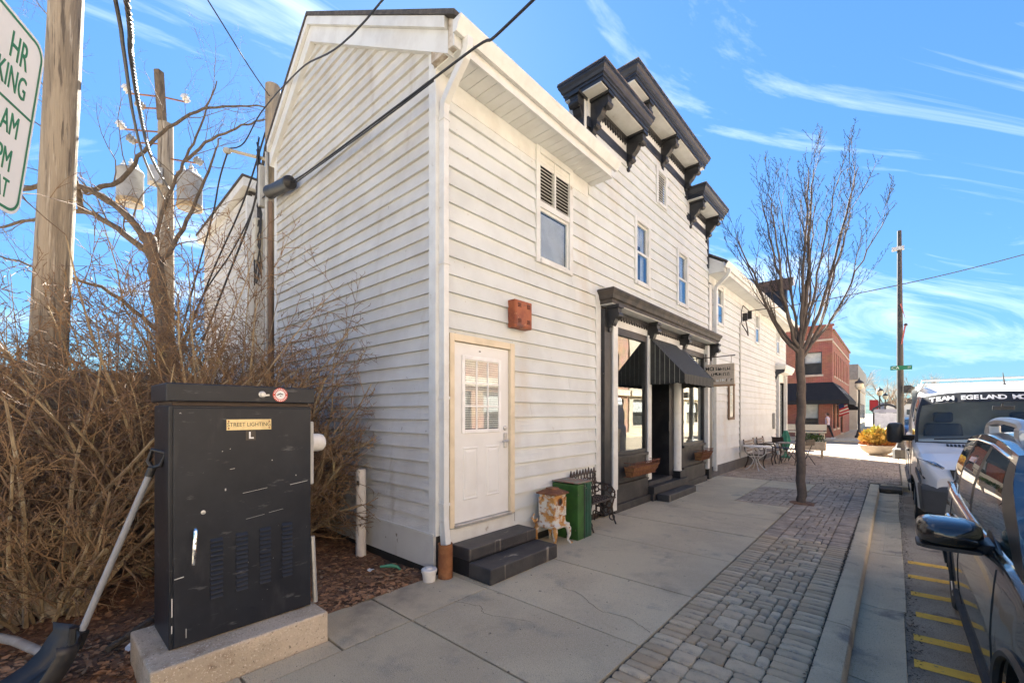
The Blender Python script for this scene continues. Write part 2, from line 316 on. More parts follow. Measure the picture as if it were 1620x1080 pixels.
# cracks of sandy grit where the slabs meet the pavers
rk = random.Random(40); ck = mat('crack_dirt', (.06,.045,.035), .95)
for pts in (((2.27, .35), (2.0, .47), (1.75, .42), (1.4, .62), (1.2, .60)), ((.9, 1.9), (1.1, 2.05), (1.2, 2.3), (1.45, 2.5)), ((.66, -.3), (.9, -.22), (1.05, -.30), (1.5, -.1)), ((2.27, 4.3), (1.9, 4.42), (1.5, 4.38), (1.1, 4.55))):
    q = []
    for (xa, ya), (xb, yb) in zip(pts, pts[1:]):
        for k in range(7): t = k/7; q.append((xa+(xb-xa)*t+rk.gauss(0, .008), ya+(yb-ya)*t+rk.gauss(0, .008)))
    b = MB(); b.grid([[(x, y-.0016-.0012*rk.random(), .0045), (x+.001, y+.0016+.0012*rk.random(), .0045)] for x, y in q]); b.build('crack', ck, sw, recalc=False)
# pavers
pv = thing('paver_strip', None, None); pv['kind'] = 'structure'
MB().box(2.275, 3.283, -9, 10.3, -.28, -.022).build('bedding', M['joint'], pv)
MB().box(1.325, 2.275, 6.45, 8.75, -.046, -.024).build('bedding', M['joint'], pv)
PM = {}
def pavermesh(wx, wy, var):
    k = (round(wx, 3), round(wy, 3), var)
    if k in PM: return PM[k]
    rr = random.Random(str(k)); c = .010+.010*rr.random(); hx, hy = wx/2-.004, wy/2-.004
    base = [(hx-c, -hy), (hx, -hy+c), (hx, hy-c), (hx-c, hy), (-hx+c, hy), (-hx, hy-c), (-hx, -hy+c), (-hx+c, -hy)]
    base = [(x+rr.uniform(-.004, .004), y+rr.uniform(-.004, .004)) for x, y in base]
    r0 = [(x, y, -.05) for x, y in base]; r1 = [(x, y, -.006) for x, y in base]; r2 = [(x*(1-.006/hx), y*(1-.006/hy), rr.uniform(-.001, .001)) for x, y in base]
    b = MB(); b.loft([r0, r1, r2], True, True)
    me = bpy.data.meshes.new('paver'); me.from_pydata(b.v, [], b.f); me.materials.append(M['paver']); 
    bm = bmesh.new(); bm.from_mesh(me); bmesh.ops.recalc_face_normals(bm, faces=bm.faces); bm.to_mesh(me); bm.free()
    me.polygons.foreach_set('use_smooth', [True]*len(me.polygons)); me.set_sharp_from_angle(angle=rad(50))
    PM[k] = (me, b); return PM[k]
pieces = []
def put(x0, x1, y0, y1): pieces.append((x0, x1, y0, y1))
y = -3.0
while y < 10.0:
    h = RN.choice((.092, .098, .104)); put(2.285, 2.495, y, y+h); y += h
y = -3.0
while y < 10.0:
    h = RN.choice((.096, .102, .11)); put(3.055, 3.272, y, y+h); y += h
def ashlar(x0, nx, y0, ny, u):
    occ = [[False]*nx for _ in range(ny)]
    for j in range(ny):
        for i in range(nx):
            if occ[j][i]: continue
            opts = [(2,2),(3,2),(2,1),(1,2),(2,2),(3,2),(2,3),(1,1),(2,1)]; RN.shuffle(opts)
            for a, b_ in opts+[(1,1)]:
                if i+a <= nx and j+b_ <= ny and not any(occ[j+q][i+p] for p in range(a) for q in range(b_)):
                    for p in range(a):
                        for q in range(b_): occ[j+q][i+p] = True
                    put(x0+i*u, x0+(i+a)*u, y0+j*u, y0+(j+b_)*u); break
ashlar(2.497, 7, -3.0, 163, .0796)
ashlar(1.33, 10, 6.46, 24, .0945)
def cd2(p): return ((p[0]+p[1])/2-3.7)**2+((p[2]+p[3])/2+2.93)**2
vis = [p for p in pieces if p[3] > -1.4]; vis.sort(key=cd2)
rest = MB(); cnt = 0
for p in vis:
    x0, x1, y0, y1 = p
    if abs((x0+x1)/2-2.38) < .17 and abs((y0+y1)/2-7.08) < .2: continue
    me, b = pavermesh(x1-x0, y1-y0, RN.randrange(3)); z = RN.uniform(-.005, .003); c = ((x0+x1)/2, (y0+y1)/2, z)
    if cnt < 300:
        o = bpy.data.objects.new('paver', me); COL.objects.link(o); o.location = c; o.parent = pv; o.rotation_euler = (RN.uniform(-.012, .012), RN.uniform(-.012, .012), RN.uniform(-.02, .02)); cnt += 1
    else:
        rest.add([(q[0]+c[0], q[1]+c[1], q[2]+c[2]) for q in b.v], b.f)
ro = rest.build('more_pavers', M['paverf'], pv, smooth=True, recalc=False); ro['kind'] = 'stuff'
# paved corner plaza beyond the slabs
pz = thing('paved_corner', None, None); pz['kind'] = 'structure'
MB().box(.0, 3.86, 10.31, 22.3, -.28, -.022).build('bedding', M['joint'], pz)
MB().box(.0, 2.27, 9.905, 10.30, -.06, -.024).build('bedding', M['joint'], pz)
pieces = []
yy = 9.91
while yy < 22.2:
    xx = .02-RN.random()*.1
    xmax = 3.27 if yy < 11.1 else 3.86
    while xx < xmax-.03:
        l = RN.choice((.12, .18, .24)); put(max(xx, .01), min(xx+l, xmax), yy, yy+.14); xx += l
    yy += .14
b2 = MB()
for x0, x1, y0, y1 in pieces:
    if x1-x0 < .03: continue
    g = .006; z = RN.uniform(-.004, .003)
    b2.loft([[(x0+g, y0+g, -.03), (x1-g, y0+g, -.03), (x1-g, y1-g, -.03), (x0+g, y1-g, -.03)], [(x0+g+.006, y0+g+.006, z), (x1-g-.006, y0+g+.006, z), (x1-g-.006, y1-g-.006, z), (x0+g+.006, y1-g-.006, z)]])
b2.build('paving_bricks', M['paverf'], pz, recalc=False)['kind'] = 'stuff'
# mulch bed
def bedz(x, y):
    return -.015 + .05*math.sin(x*1.7+y*.9)*math.cos(y*1.3-x*.4)*min(1, max(0, -x+.1)) + .02*math.sin(x*7+1)*math.sin(y*6)
b = MB(); nx, ny = 90, 70
b.grid([[(-12+12.02*(i/nx)**.8 if i < nx else .0, -7+7.05*j/ny, bedz(-12+12.02*(i/nx)**.8, -7+7.05*j/ny)+RN.uniform(-.012, .012)) for i in range(nx+1)] for j in range(ny+1)])
b.build('mulch_bed', M['earth'], None, smooth=True, recalc=False)['kind'] = 'structure'
MB().box(.0, .44, -7, -2.47, -.2, -.012).build('mulch_edge', M['earth'], None)['kind'] = 'structure'
# fallen leaves
def leaves(name, n, fn, size, m, label):
    b = MB()
    for _ in range(n):
        x, y, z = fn(); s = RN.uniform(*size); a = RN.uniform(0, 6.28); t = RN.uniform(-.5, .5); u = RN.uniform(-.5, .5)
        ca, sa = math.cos(a), math.sin(a)
        L_ = []
        for px, py, pz_ in ((-1, 0, 0), (-.3, .45, .12), (.5, .38, .1), (1, 0, .05), (.5, -.38, .12), (-.3, -.45, .1)):
            L_.append((x+s*(px*ca-py*sa), y+s*(px*sa+py*ca), z+s*(pz_+px*t*.5+py*u)+s*.25))
        b.add(L_, [(0, 1, 2, 3), (0, 3, 4, 5)])
    o = b.build(name, m, None, recalc=False); tag(o, label, 'leaves', kind='stuff'); return o
def bedpt():
    while 1:
        x = -RN.random()**1.6*6.5+.02; y = RN.uniform(-4.6, -.02)
        if -.3 < x < .44 and -2.46 < y < -1.39: continue
        return x, y, bedz(x, y)+.005
leaves('fallen_leaves', 13000, bedpt, (.012, .034), M['leaf'], 'brown fallen leaves covering the mulch bed')
leaves('pale_leaves', 900, bedpt, (.016, .035), mat('pale_leaf', (.36,.25,.15), .85, (.26,.16,.09), 4), 'pale tan leaf scraps scattered over the mulch')
def chips():
    b = MB()
    for _ in range(5200):
        x, y, z = bedpt(); a = RN.uniform(0, 6.28); l = RN.uniform(.008, .032); w_ = RN.uniform(.0015, .005); t = RN.uniform(-.2, .3)
        d = V((math.cos(a), math.sin(a), t)); e = V((-math.sin(a), math.cos(a), 0))
        b.obox((x, y, z+.006), d*l, e*w_, V((0, 0, w_*.6)))
    o = b.build('bark_chips', mat('bark_chip', (.12,.07,.042), .95, (.06,.036,.024), 6), None, recalc=False); tag(o, 'dark shredded bark chips over the bed', 'mulch', kind='stuff')
chips()
# gutter debris between pan and asphalt, and along the kerb joint
def gutpt():
    if RN.random() < .62: return 3.80+RN.gauss(.015, .035), RN.uniform(-.5, 10.6), ROADZ+.004
    return 3.272+RN.gauss(0, .008), RN.choice((RN.uniform(1.5, 6.5), RN.uniform(3, 5), RN.uniform(-.5, 10))), .0
leaves('gutter_debris', 2600, gutpt, (.004, .014), mat('grit', (.10,.075,.05), .95, (.05,.04,.03), 30), 'dark grit and leaf crumbs along the kerb and gutter')
def crackpt():
    if RN.random() < .5: return 2.283+RN.gauss(0, .006), RN.uniform(-.8, 9), -.002
    return RN.uniform(.35, .75), RN.uniform(-.6, .5), .0
# ------------------------------------------------------------------ white clapboard corner building
H = thing('clapboard_building', 'white clapboard corner building with black stepped false front and shopfront', 'building')
def rects_minus(u0, u1, z0, z1, ops):
    rs = [(u0, u1, z0, z1)]
    for (a, b, c, d) in ops:
        nr = []
        for (p, q, r, s) in rs:
            if b <= p or a >= q or d <= r or c >= s: nr.append((p, q, r, s)); continue
            if a > p: nr.append((p, a, r, s))
            if b < q: nr.append((b, q, r, s))
            p2, q2 = max(p, a), min(q, b)
            if c > r: nr.append((p2, q2, r, c))
            if d < s: nr.append((p2, q2, d, s))
        rs = nr
    return [r for r in rs if r[1]-r[0] > .02 and r[3]-r[2] > .012]
def boards(parent, plane, u0, u1, zs, z1, rev, ops, m, clip=None, lip=.020, joints=()):
    z = zs
    while z < z1-.02:
        zt = min(z+rev, z1); rows = [(u0, u1)]
        if joints and RN.random() < .5:
            j = RN.uniform(*joints); rows = [(u0, j), (j, u1)]
        for ra, rb in rows:
            for (a, b, c, d) in rects_minus(ra, rb, z, zt, ops):
                g = .0015
                a0, b0, a1, b1 = a+g, b-g, a+g, b-g
                if clip:
                    l0, r0 = clip(c); l1, r1 = clip(d)
                    a0, b0, a1, b1 = max(a0, l0), min(b0, r0), max(a1, l1), min(b1, r1)
                    if b0-a0 < .03: continue
                    if b1 < a1: a1 = b1 = (a1+b1)/2
                oc = .003+lip*(1-(c-z)/rev); od = .003+lip*(1-(d-z)/rev)*1.0
                oc += RN.uniform(-.002, .002); dz = RN.uniform(-.003, .003) if c == z else 0; dz2 = RN.uniform(-.003, .003) if c == z else 0
                vs = [plane(a0, 0, c+dz), plane(b0, 0, c+dz2), plane(b0, oc, c+dz2), plane(a0, oc, c+dz), plane(a1, 0, d), plane(b1, 0, d), plane(b1, od, d), plane(a1, od, d)]
                MB().add(vs, [(0,1,2,3),(4,7,6,5),(3,2,6,7),(0,4,5,1),(0,3,7,4),(1,5,6,2)]).build('siding_board', m, parent)
        z += rev
PX = lambda u, o, z: (o, u, z)          # street facade, plane x = 0
PY = lambda u, o, z: (u, -o, z)         # gable side, plane y = 0
# ridge and rake geometry
RX, RZ = -2.93, 7.80
def roofz(x): return RZ-(x-RX)*.612 if x > RX else RZ+(x-RX)*.76
XB = -4.53
def core(y0, y1, z0, x1=-.27):
    MB().prism([(XB, y0, z0), (x1, y0, z0), (x1, y0, 5.85), (RX, y0, 7.45), (XB, y0, 6.30)], (0, y1-y0, 0)).build('wall_core', M['dark'], H)
core(.006, 3.40, -.1); core(3.405, 9.085, 3.62)
MB().prism([(-.268, .004, -.1), (-.004, .004, -.1), (-.004, .004, 5.6), (-.268, .004, 5.9)], (0, .10, 0)).build('corner_post', M['dark'], H)
# gable side siding (weathered, narrow boards)
def gclip(z):
    top = z+.36
    hi = RX+(RZ-top)/.612; lo = RX-(RZ-top)/.76
    return max(lo, XB+.1), min(hi, -.085)
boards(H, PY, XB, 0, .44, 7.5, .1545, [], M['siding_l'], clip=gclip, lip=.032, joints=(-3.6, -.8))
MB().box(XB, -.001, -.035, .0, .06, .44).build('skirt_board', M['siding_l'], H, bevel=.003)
MB().box(XB, .0, -.045, -.036, .425, .445).build('skirt_cap', M['trim'], H)
MB().box(-.09, .0, -.032, .0, .445, 5.82).build('corner_board', M['trim'], H, bevel=.003)
MB().box(XB, XB+.11, -.032, .0, .445, 6.4).build('corner_board', M['trim'], H, bevel=.003)
def rake(name, m, d0, d1, o0, o1):
    for (xa, xb) in ((.30, RX), (RX, XB-.06)):
        e = .0 
        pts = [(xa, o0, roofz(xa)-d0), (xb, o0, roofz(xb)-d0), (xb, o0, roofz(xb)-d1), (xa, o0, roofz(xa)-d1)]
        MB().prism(pts, (0, o1-o0, 0)).build(name, m, H)
rake('rake_fascia', M['trim'], .045, .165, -.135, -.09)
rake('rake_frieze', M['trim'], .165, .40, -.088, -.001)
for xa, xb in ((.47, RX), (RX, XB-.16)):
    MB().prism([(xa, -.15, roofz(xa)-.04), (xb, -.15, roofz(xb)-.04), (xb, -.15, roofz(xb)+.015), (xa, -.15, roofz(xa)+.015)], (0, 3.3, 0)).build('roof', M['shingle'], H)
    MB().prism([(xa, 3.16, roofz(xa)-.35), (xb, 3.16, roofz(xb)-.35), (xb, 3.16, roofz(xb)-.30), (xa, 3.16, roofz(xa)-.30)], (0, 5.9, 0)).build('roof', M['shingle'], H) if xb != RX else None
# eave: soffit panels, fascia, gutter
k = 0; y = -.02
while y < 3.05:
    MB().box(.006, .392, y+.002, y+.142, 5.452+RN.uniform(-.002, .002), 5.468).build('soffit_panel', M['soffit'], H, bevel=.002); y += .146
MB().box(.0, .022, .10, 3.06, 5.22, 5.45).build('frieze_board', M['cream'] if False else M['trim'], H, bevel=.003)
MB().box(.393, .415, -.10, 3.10, 5.435, 5.66).build('fascia', M['trim'], H)
MB().prism([(.012, 3.072, 5.45), (.39, 3.072, 5.45), (.39, 3.072, 5.70), (.012, 3.072, 5.95)], (0, .03, 0)).build('eave_end', M['trim'], H)
MB().prism([(.02, -.082, 5.47), (.392, -.082, 5.47), (.392, -.082, 5.72), (.02, -.082, 5.98)], (0, .07, 0)).build('eave_end', mat('old_eave_wood', (.30,.24,.17), .8, (.6,.56,.5), 6), H)
gp = [(.418, 5.665), (.418, 5.545), (.47, 5.535), (.485, 5.56), (.50, 5.60), (.535, 5.635), (.54, 5.67), (.532, 5.67), (.525, 5.64), (.49, 5.61), (.475, 5.575), (.465, 5.55), (.426, 5.557), (.426, 5.665)]
MB().prism([(x, -.12, z) for x, z in gp], (0, 3.32, 0)).build('gutter', M['gutter'], H, smooth=True)
MB().prism([(x, -.123, z) for x, z in ((.418, 5.665), (.418, 5.545), (.47, 5.535), (.50, 5.60), (.535, 5.635), (.54, 5.67))], (0, .004, 0)).build('gutter_cap', M['gutter'], H)
def rpath(b, pts, wx=.04, wy=.032):
    rings = []
    for i, p in enumerate(pts):
        p = V(p); d = (V(pts[min(i+1, len(pts)-1)])-V(pts[max(i-1, 0)])).normalized()
        side = V((0, 1, 0)); n = side.cross(d).normalized()
        rings.append([p+n*wx*a+side*wy*c for a, c in ((-1,-1), (1,-1), (1,1), (-1,1))])
    return b.loft(rings)
b = MB(); rpath(b, [(.47, .03, 5.55), (.47, .03, 5.46), (.43, .03, 5.38), (.30, .035, 5.27), (.17, .04, 5.16), (.09, .045, 5.08), (.07, .05, 4.98), (.07, .05, .62), (.085, .045, .52), (.12, .035, .34)], .045, .036)
b.build('downspout', M['gutter'], H, bevel=.006)
for z in (4.9, 3.35, 1.9, .75): MB().box(.02, .122, .005, .095, z, z+.03).build('downspout_strap', M['gutter'], H)
MB().box(.0, .030, -.031, .10, .42, 5.45).build('corner_board', M['trim'], H, bevel=.003)
# openings on the facade: (y0, y1, z0, z1)
DOOR = (.155, 1.24, .30, 2.64)
W1 = (1.70, 2.60, 3.84, 5.45)
W2 = (4.72, 5.42, 4.22, 5.52); W3 = (6.86, 7.56, 4.22, 5.52); WV = (5.72, 6.27, 6.12, 6.90)
SHOP = (3.42, 9.20, -.1, 3.80)
CORN = (3.0, 4.70, 6.55, 9)
MB().box(-.25, -.045, 3.02, 4.56, 5.6, 7.0).build('parapet', M['dark'], H)
MB().box(-.25, -.045, 4.56, 7.52, 6.95, 7.70).build('parapet', M['dark'], H)
MB().box(-.25, -.045, 7.52, 9.08, 5.6, 7.0).build('parapet', M['dark'], H)
sh = MB()
ALLOPS = [(DOOR[0]+.07, DOOR[1]-.08, .46, 2.56), W1, W2, W3, WV, SHOP]
for (ya, yb, za, zb) in ((.105, 3.06, -.05, 5.44), (3.06, 4.56, -.05, 6.9), (4.56, 7.52, -.05, 7.6), (7.52, 9.09, -.05, 6.9)):
    for (a, b_, c, d) in rects_minus(ya, yb, za, zb, ALLOPS): sh.box(-.04, -.001, a, b_, c, d)
sh.build('sheathing', M['dark'], H)
MB().box(-.26, -.06, .20, 1.18, .45, 2.6).build('door_core', M['dark'], H)
boards(H, PX, .10, 3.08, .30, 5.22, .1995, [DOOR, W1], M['siding'], lip=.033, joints=(1.3, 2.9))
boards(H, PX, 3.08, 9.10, .30, 6.48, .1995, [SHOP, (3.0, 3.30, 5.69, 7), W2, W3, WV, (4.56, 7.52, 6.284, 7)], M['siding'], lip=.030, joints=(3.6, 8.7))
boards(H, PX, 4.56, 7.52, .30+.1995*30, 7.10, .1995, [WV], M['siding'], lip=.028)
MB().box(.0, .03, .10, 3.42, .10, .30).build('skirt_board', M['trim'], H, bevel=.003)
# ---- timber windows
def window(y0, y1, z0, z1, kind='sash'):
    c = .085
    w_ = MB(); w_.box(.0, .045, y0, y0+c, z0, z1); fr = w_.build('window', M['trim'], H, bevel=.004)
    MB().box(.0, .045, y1-c, y1, z0, z1).build('casing', M['trim'], fr, bevel=.004)
    MB().box(.0, .050, y0+c, y1-c, z1-c, z1).build('casing', M['trim'], fr, bevel=.004)
    MB().box(.0, .060, y0+c, y1-c, z0, z0+.06).build('sill', M['trim'], fr, bevel=.004)
    MB().box(-.20, -.19, y0, y1, z0, z1).build('interior', M['dark'], fr)
    a, b_, c0, c1 = y0+c, y1-c, z0+.06, z1-c
    def sash(s0, s1, x):
        r = .04
        q = MB(); q.box(x-.03, x, a, a+r, s0, s1); q.box(x-.03, x, b_-r, b_, s0, s1); q.box(x-.03, x, a+r, b_-r, s0, s0+r); q.box(x-.03, x, a+r, b_-r, s1-r, s1)
        q.build('sash', M['trim'], fr); MB().box(x-.018, x-.013, a+r, b_-r, s0+r, s1-r).build('pane', M['glass'], fr)
    def louver(s0, s1, ya, yb, n, x=.03):
        for k in range(n):
            z = s0+(s1-s0)*(k+.5)/n; h = (s1-s0)/n
            MB().prism([(x-.05, ya, z+h*.45), (x-.045, ya, z+h*.55), (x+.004, ya, z-h*.28), (x, ya, z-h*.40)], (0, yb-ya, 0)).build('slat', M['trim'], fr)
    if kind == 'louver_sash':
        zm = z0+.86
        MB().box(-.02, .035, a, b_, zm-.075, zm+.01).build('rail', M['trim'], fr, bevel=.003)
        ym = (a+b_)/2
        MB().box(-.02, .034, ym-.018, ym+.018, zm+.01, c1).build('mullion', M['trim'], fr)
        louver(zm+.02, c1-.02, a+.01, ym-.02, 13, .026); louver(zm+.02, c1-.02, ym+.02, b_-.01, 13, .026)
        sash(c0, zm-.075, .012)
        bl = MB()
        for k in range(34):
            z = c0+.05+k*.0185
            if z > zm-.12: break
            bl.box(-.055, -.035, a+.04, b_-.04, z, z+.013)
        bl.build('blind', M['blind'], fr)
    elif kind == 'vent':
        MB().box(-.03, -.02, a, b_, c0, c1).build('backing', M['dark'], fr); louver(c0+.01, c1-.01, a, b_, 12)
    else:
        zm = (c0+c1)/2; sash(zm-.02, c1, .0); sash(c0, zm+.02, .028)
        bl = MB().box(-.11, -.10, a+.02, b_-.02, zm+.22, c1); bl.build('shade', M['blind'], fr)
        for s0_, s1_ in ((a, a+(b_-a)*.30), (b_-(b_-a)*.26, b_)):
            cu_ = MB(); cu_.grid([[(-.085+.012*math.sin(k*1.9), s0_+(s1_-s0_)*k/12, z_) for k in range(13)] for z_ in (c0, c1)]); cu_.build('curtain', M['blind'], fr, smooth=True, recalc=False)
    return fr
window(*W1, 'louver_sash'); window(*W2); window(*W3); window(*WV, 'vent')
# ---- side door
d0, d1, dz0, dz1 = DOOR
D = MB().box(-.03, .012, .225, 1.155, .50, 2.555).build('door', mat('door_white', (.72,.725,.715), .45, (.68,.68,.665), 3), H, bevel=.004)
for a in ((-.02, .05, d0, .222, .47, dz1), (-.02, .05, 1.158, d1, .47, dz1), (-.02, .048, .222, 1.158, 2.56, dz1)):
    MB().box(*a).build('door_frame', M['cream'], H, bevel=.005)
MB().box(.0, .028, 1.24, 1.262, .30, 2.62).build('frame_gap', M['blackp'], H)
MB().box(-.02, .07, .215, 1.165, .462, .497).build('threshold', M['steel'], H, bevel=.004)
MB().box(.0, .034, .15, 1.25, .28, .46).build('kick_board', M['trim'], H, bevel=.004)
# glazed part of the door: 3 x 3 panes
ga, gb, gz0, gz1 = .40, .96, 1.56, 2.37
f = MB()
f.box(.012, .026, ga-.045, ga, gz0-.045, gz1+.045); f.box(.012, .026, gb, gb+.045, gz0-.045, gz1+.045); f.box(.012, .026, ga, gb, gz1, gz1+.045); f.box(.012, .026, ga, gb, gz0-.045, gz0)
f.build('lite_frame', M['white'], D, bevel=.004)
for i in range(2):
    y = ga+(gb-ga)*(i+1)/3; MB().box(.0125, .024, y-.009, y+.009, gz0, gz1).build('muntin', M['white'], D)
    z = gz0+(gz1-gz0)*(i+1)/3; MB().box(.0125, .0235, ga, gb, z-.009, z+.009).build('muntin', M['white'], D)
for i in range(3):
    for j in range(3):
        MB().box(.017, .019, ga+(gb-ga)*i/3+.009, ga+(gb-ga)*(i+1)/3-.009, gz0+(gz1-gz0)*j/3+.009, gz0+(gz1-gz0)*(j+1)/3-.009).build('pane', M['glass'], D)
MB().box(.0122, .0135, ga, gb, gz0, gz1).build('backing', M['dark'], D)
for k in range(30):
    z = gz0+.012+k*.0268
    if z > gz1-.02: break
    MB().prism([(.0140, ga+.004, z), (.0150, ga+.004, z+.021), (.0160, ga+.004, z+.021), (.0160, ga+.004, z+.001)], (0, gb-ga-.008, 0)).build('blind_slat', M['blind'], D)
for (pa, pb) in ((.37, .62), (.74, .99)):
    q = MB()
    for s, x in ((0, .012), (1, .019)):
        pass
    q.loft([[(.011, pa, .74), (.011, pb, .74), (.011, pb, 1.36), (.011, pa, 1.36)], [(.019, pa+.018, .758), (.019, pb-.018, .758), (.019, pb-.018, 1.342), (.019, pa+.018, 1.342)],
            [(.013, pa+.036, .776), (.013, pb-.036, .776), (.013, pb-.036, 1.324), (.013, pa+.036, 1.324)], [(.019, pa+.062, .802), (.019, pb-.062, .802), (.019, pb-.062, 1.298), (.019, pa+.062, 1.298)]])
    q.build('panel', D.data.materials[0], D)
MB().lathe([(.03, 0), (.03, .012), (.02, .02), (.012, .022)], (.012, 1.085, 1.56), 16, (1, 0, 0)).build('deadbolt', M['steel'], D, smooth=True)
MB().box(.012, .03, 1.06, 1.115, 1.31, 1.50).build('lock_plate', M['steel'], D, bevel=.008)
MB().tube([(.03, 1.085, 1.40), (.07, 1.085, 1.40), (.075, 1.06, 1.40), (.07, .985, 1.395)], [.012, .012, .012, .009], 8).build('handle', M['steel'], D, smooth=True)
MB().box(.012, .0135, .63, .66, 2.475, 2.49).build('door_number', M['blackp'], D)
# ---- cornices of the false front
def crown(y0, y1, prof, back=.22, name='cornice', m=None):
    rings = []
    b = MB()
    for o, z in prof: rings.append([(-back-o, y0-o, z), (o, y0-o, z), (o, y1+o, z), (-back-o, y1+o, z)])
    b.loft(rings); return b.build(name, m or M['navy'], H)
def bracket(y, ztop, out, w=.13, drop=.52, parent=None, facing='x', x0=.0):
    # scrolled bracket silhouette in (out, z)
    s = out; h = drop
    pr = [(0, 0), (s, 0), (s, -.06), (s*.97, -.075), (s*1.02, -.12), (s*.98, -.17), (s*.86, -.185), (s*.74, -.165), (s*.70, -.20), (s*.60, -.25), (s*.46, -.29), (s*.40, -.34*h/.52), (s*.42, -.40*h/.52), (s*.36, -.45*h/.52), (s*.22, -.46*h/.52), (s*.20, -.50*h/.52), (s*.14, -h), (0, -h)]
    b = MB()
    if facing == 'x':
        b.prism([(x0+a, y-w/2, ztop+c) for a, c in pr], (0, w, 0)); o = b.build('bracket', M['black'], H, bevel=.006)
        MB().box(x0, x0+s+.03, y-w/2-.03, y+w/2+.03, ztop, ztop+.05).build('cap', M['black'], o)
        MB().tube([(x0+s*.9, y-w/2-.018, ztop-.12), (x0+s*.9, y+w/2+.018, ztop-.12)], .052, 12).build('scroll', M['black'], o, smooth=True)
        MB().tube([(x0+s*.33, y-w/2-.012, ztop-.40*h/.52), (x0+s*.33, y+w/2+.012, ztop-.40*h/.52)], .036, 10).build('scroll', M['black'], o, smooth=True)
        MB().box(x0+.0, x0+s*.16, y-.03, y+.03, ztop-h-.08, ztop-h).build('drop', M['black'], o, bevel=.01)
    else:
        b.prism([(-w-.01-.0, y-a, ztop+c) for a, c in pr], (w, 0, 0)); o = b.build('bracket', M['black'], H, bevel=.006)
        MB().box(-w-.04, .02, y-s-.03, y, ztop, ztop+.05).build('cap', M['black'], o)
        MB().tube([(-w-.028, y-s*.9, ztop-.12), (.008, y-s*.9, ztop-.12)], .052, 12).build('scroll', M['black'], o, smooth=True)
    return o
def teeth(y0, y1, ztop, x=.02, pitch=.085, h=.115):
    b = MB(); n = int((y1-y0)/pitch)
    for k in range(n):
        a = y0+(y1-y0)*k/n; p = (y1-y0)/n
        b.prism([(x, a+.003, ztop), (x, a+p-.003, ztop), (x, a+p*.82, ztop-h*.55), (x, a+p*.5, ztop-h), (x, a+p*.18, ztop-h*.55)], (.025, 0, 0))
    b.box(x-.008, x+.032, y0, y1, ztop-.008, ztop+.045)
    b.build('pendant_trim', M['black'], H)
CO = .40
def cornice(y0, y1, zs, brs, ovl=True, oy0=0, oy1=0):
    # zs: soffit level
    prof = [(CO-.02, zs+.002), (CO-.02, zs+.06), (CO-.002, zs+.065), (CO-.002, zs+.10), (CO+.02, zs+.112), (CO+.035, zs+.155), (CO+.06, zs+.19), (CO+.06, zs+.22), (CO+.072, zs+.225), (CO+.072, zs+.25)]
    b = MB(); rings = []
    for o, z in prof:
        e = o-CO
        rings.append([(-.34-e, y0-oy0-e, z), (o, y0-oy0-e, z), (o, y1+oy1+e, z), (-.34-e, y1+oy1+e, z)])
    b.loft(rings); c = b.build('cornice', M['navy'], H)
    MB().box(-.40, CO+.078, y0-oy0-.078, y1+oy1+.078, zs+.251, zs+.265).build('flashing', mat('lead_flashing', (.10,.10,.11), .5, (.28,.20,.14), 9), c)
    MB().box(-.31, CO-.05, y0-oy0+.02, y1+oy1-.02, zs-.012, zs+.001).build('soffit', M['trim'], c)
    return c
cornice(3.12, 4.50, 6.84, (), oy0=.24, oy1=.04)
cornice(4.56, 7.50, 7.52, (), oy0=.55, oy1=.22)
cornice(7.56, 9.02, 6.84, (), oy0=.02, oy1=.22)
for y0, y1, zs in ((3.06, 4.56, 6.84), (4.562, 7.518, 7.52), (7.52, 9.10, 6.84)):
    MB().box(.0, .018, y0, y1, zs-.30, zs-.01).build('frieze', M['trim'], H)
    MB().box(.0, .034, y0, y1, zs-.46, zs-.302).build('band', M['navy'], H, bevel=.003)
for y, zs in ((3.20, 6.82), (4.46, 6.82), (4.72, 7.50), (6.03, 7.50), (7.40, 7.50), (7.74, 6.82), (8.92, 6.82)):
    bracket(y, zs-.035, .34, .12, .48)
bracket(3.055, 6.785, .24, .15, .50, facing='y')
for a, b_, zs in ((3.30, 4.37, 6.83), (4.81, 5.94, 7.51), (6.12, 7.31, 7.51), (7.83, 8.83, 6.83)): teeth(a, b_, zs-.06)
# pilaster strips of the false front
MB().box(-.30, .045, 2.98, 3.30, 5.70, 6.30).build('pilaster', M['navy'], H, bevel=.004)
MB().box(-.30, .0, 2.99, 3.055, 6.30, 6.84).build('pilaster', M['trim'], H)
MB().box(-.20, .036, 7.40, 7.53, 6.85, 7.06).build('pilaster', M['navy'], H)
MB().box(-.10, .036, 9.02, 9.115, 5.6, 6.36).build('pilaster', M['navy'], H)
# ------------------------------------------------------------------ shopfront of the false-front section
def P(name, m, *a, bevel=.004, parent=None): return MB().box(*a).build(name, m, parent or H, bevel=bevel)
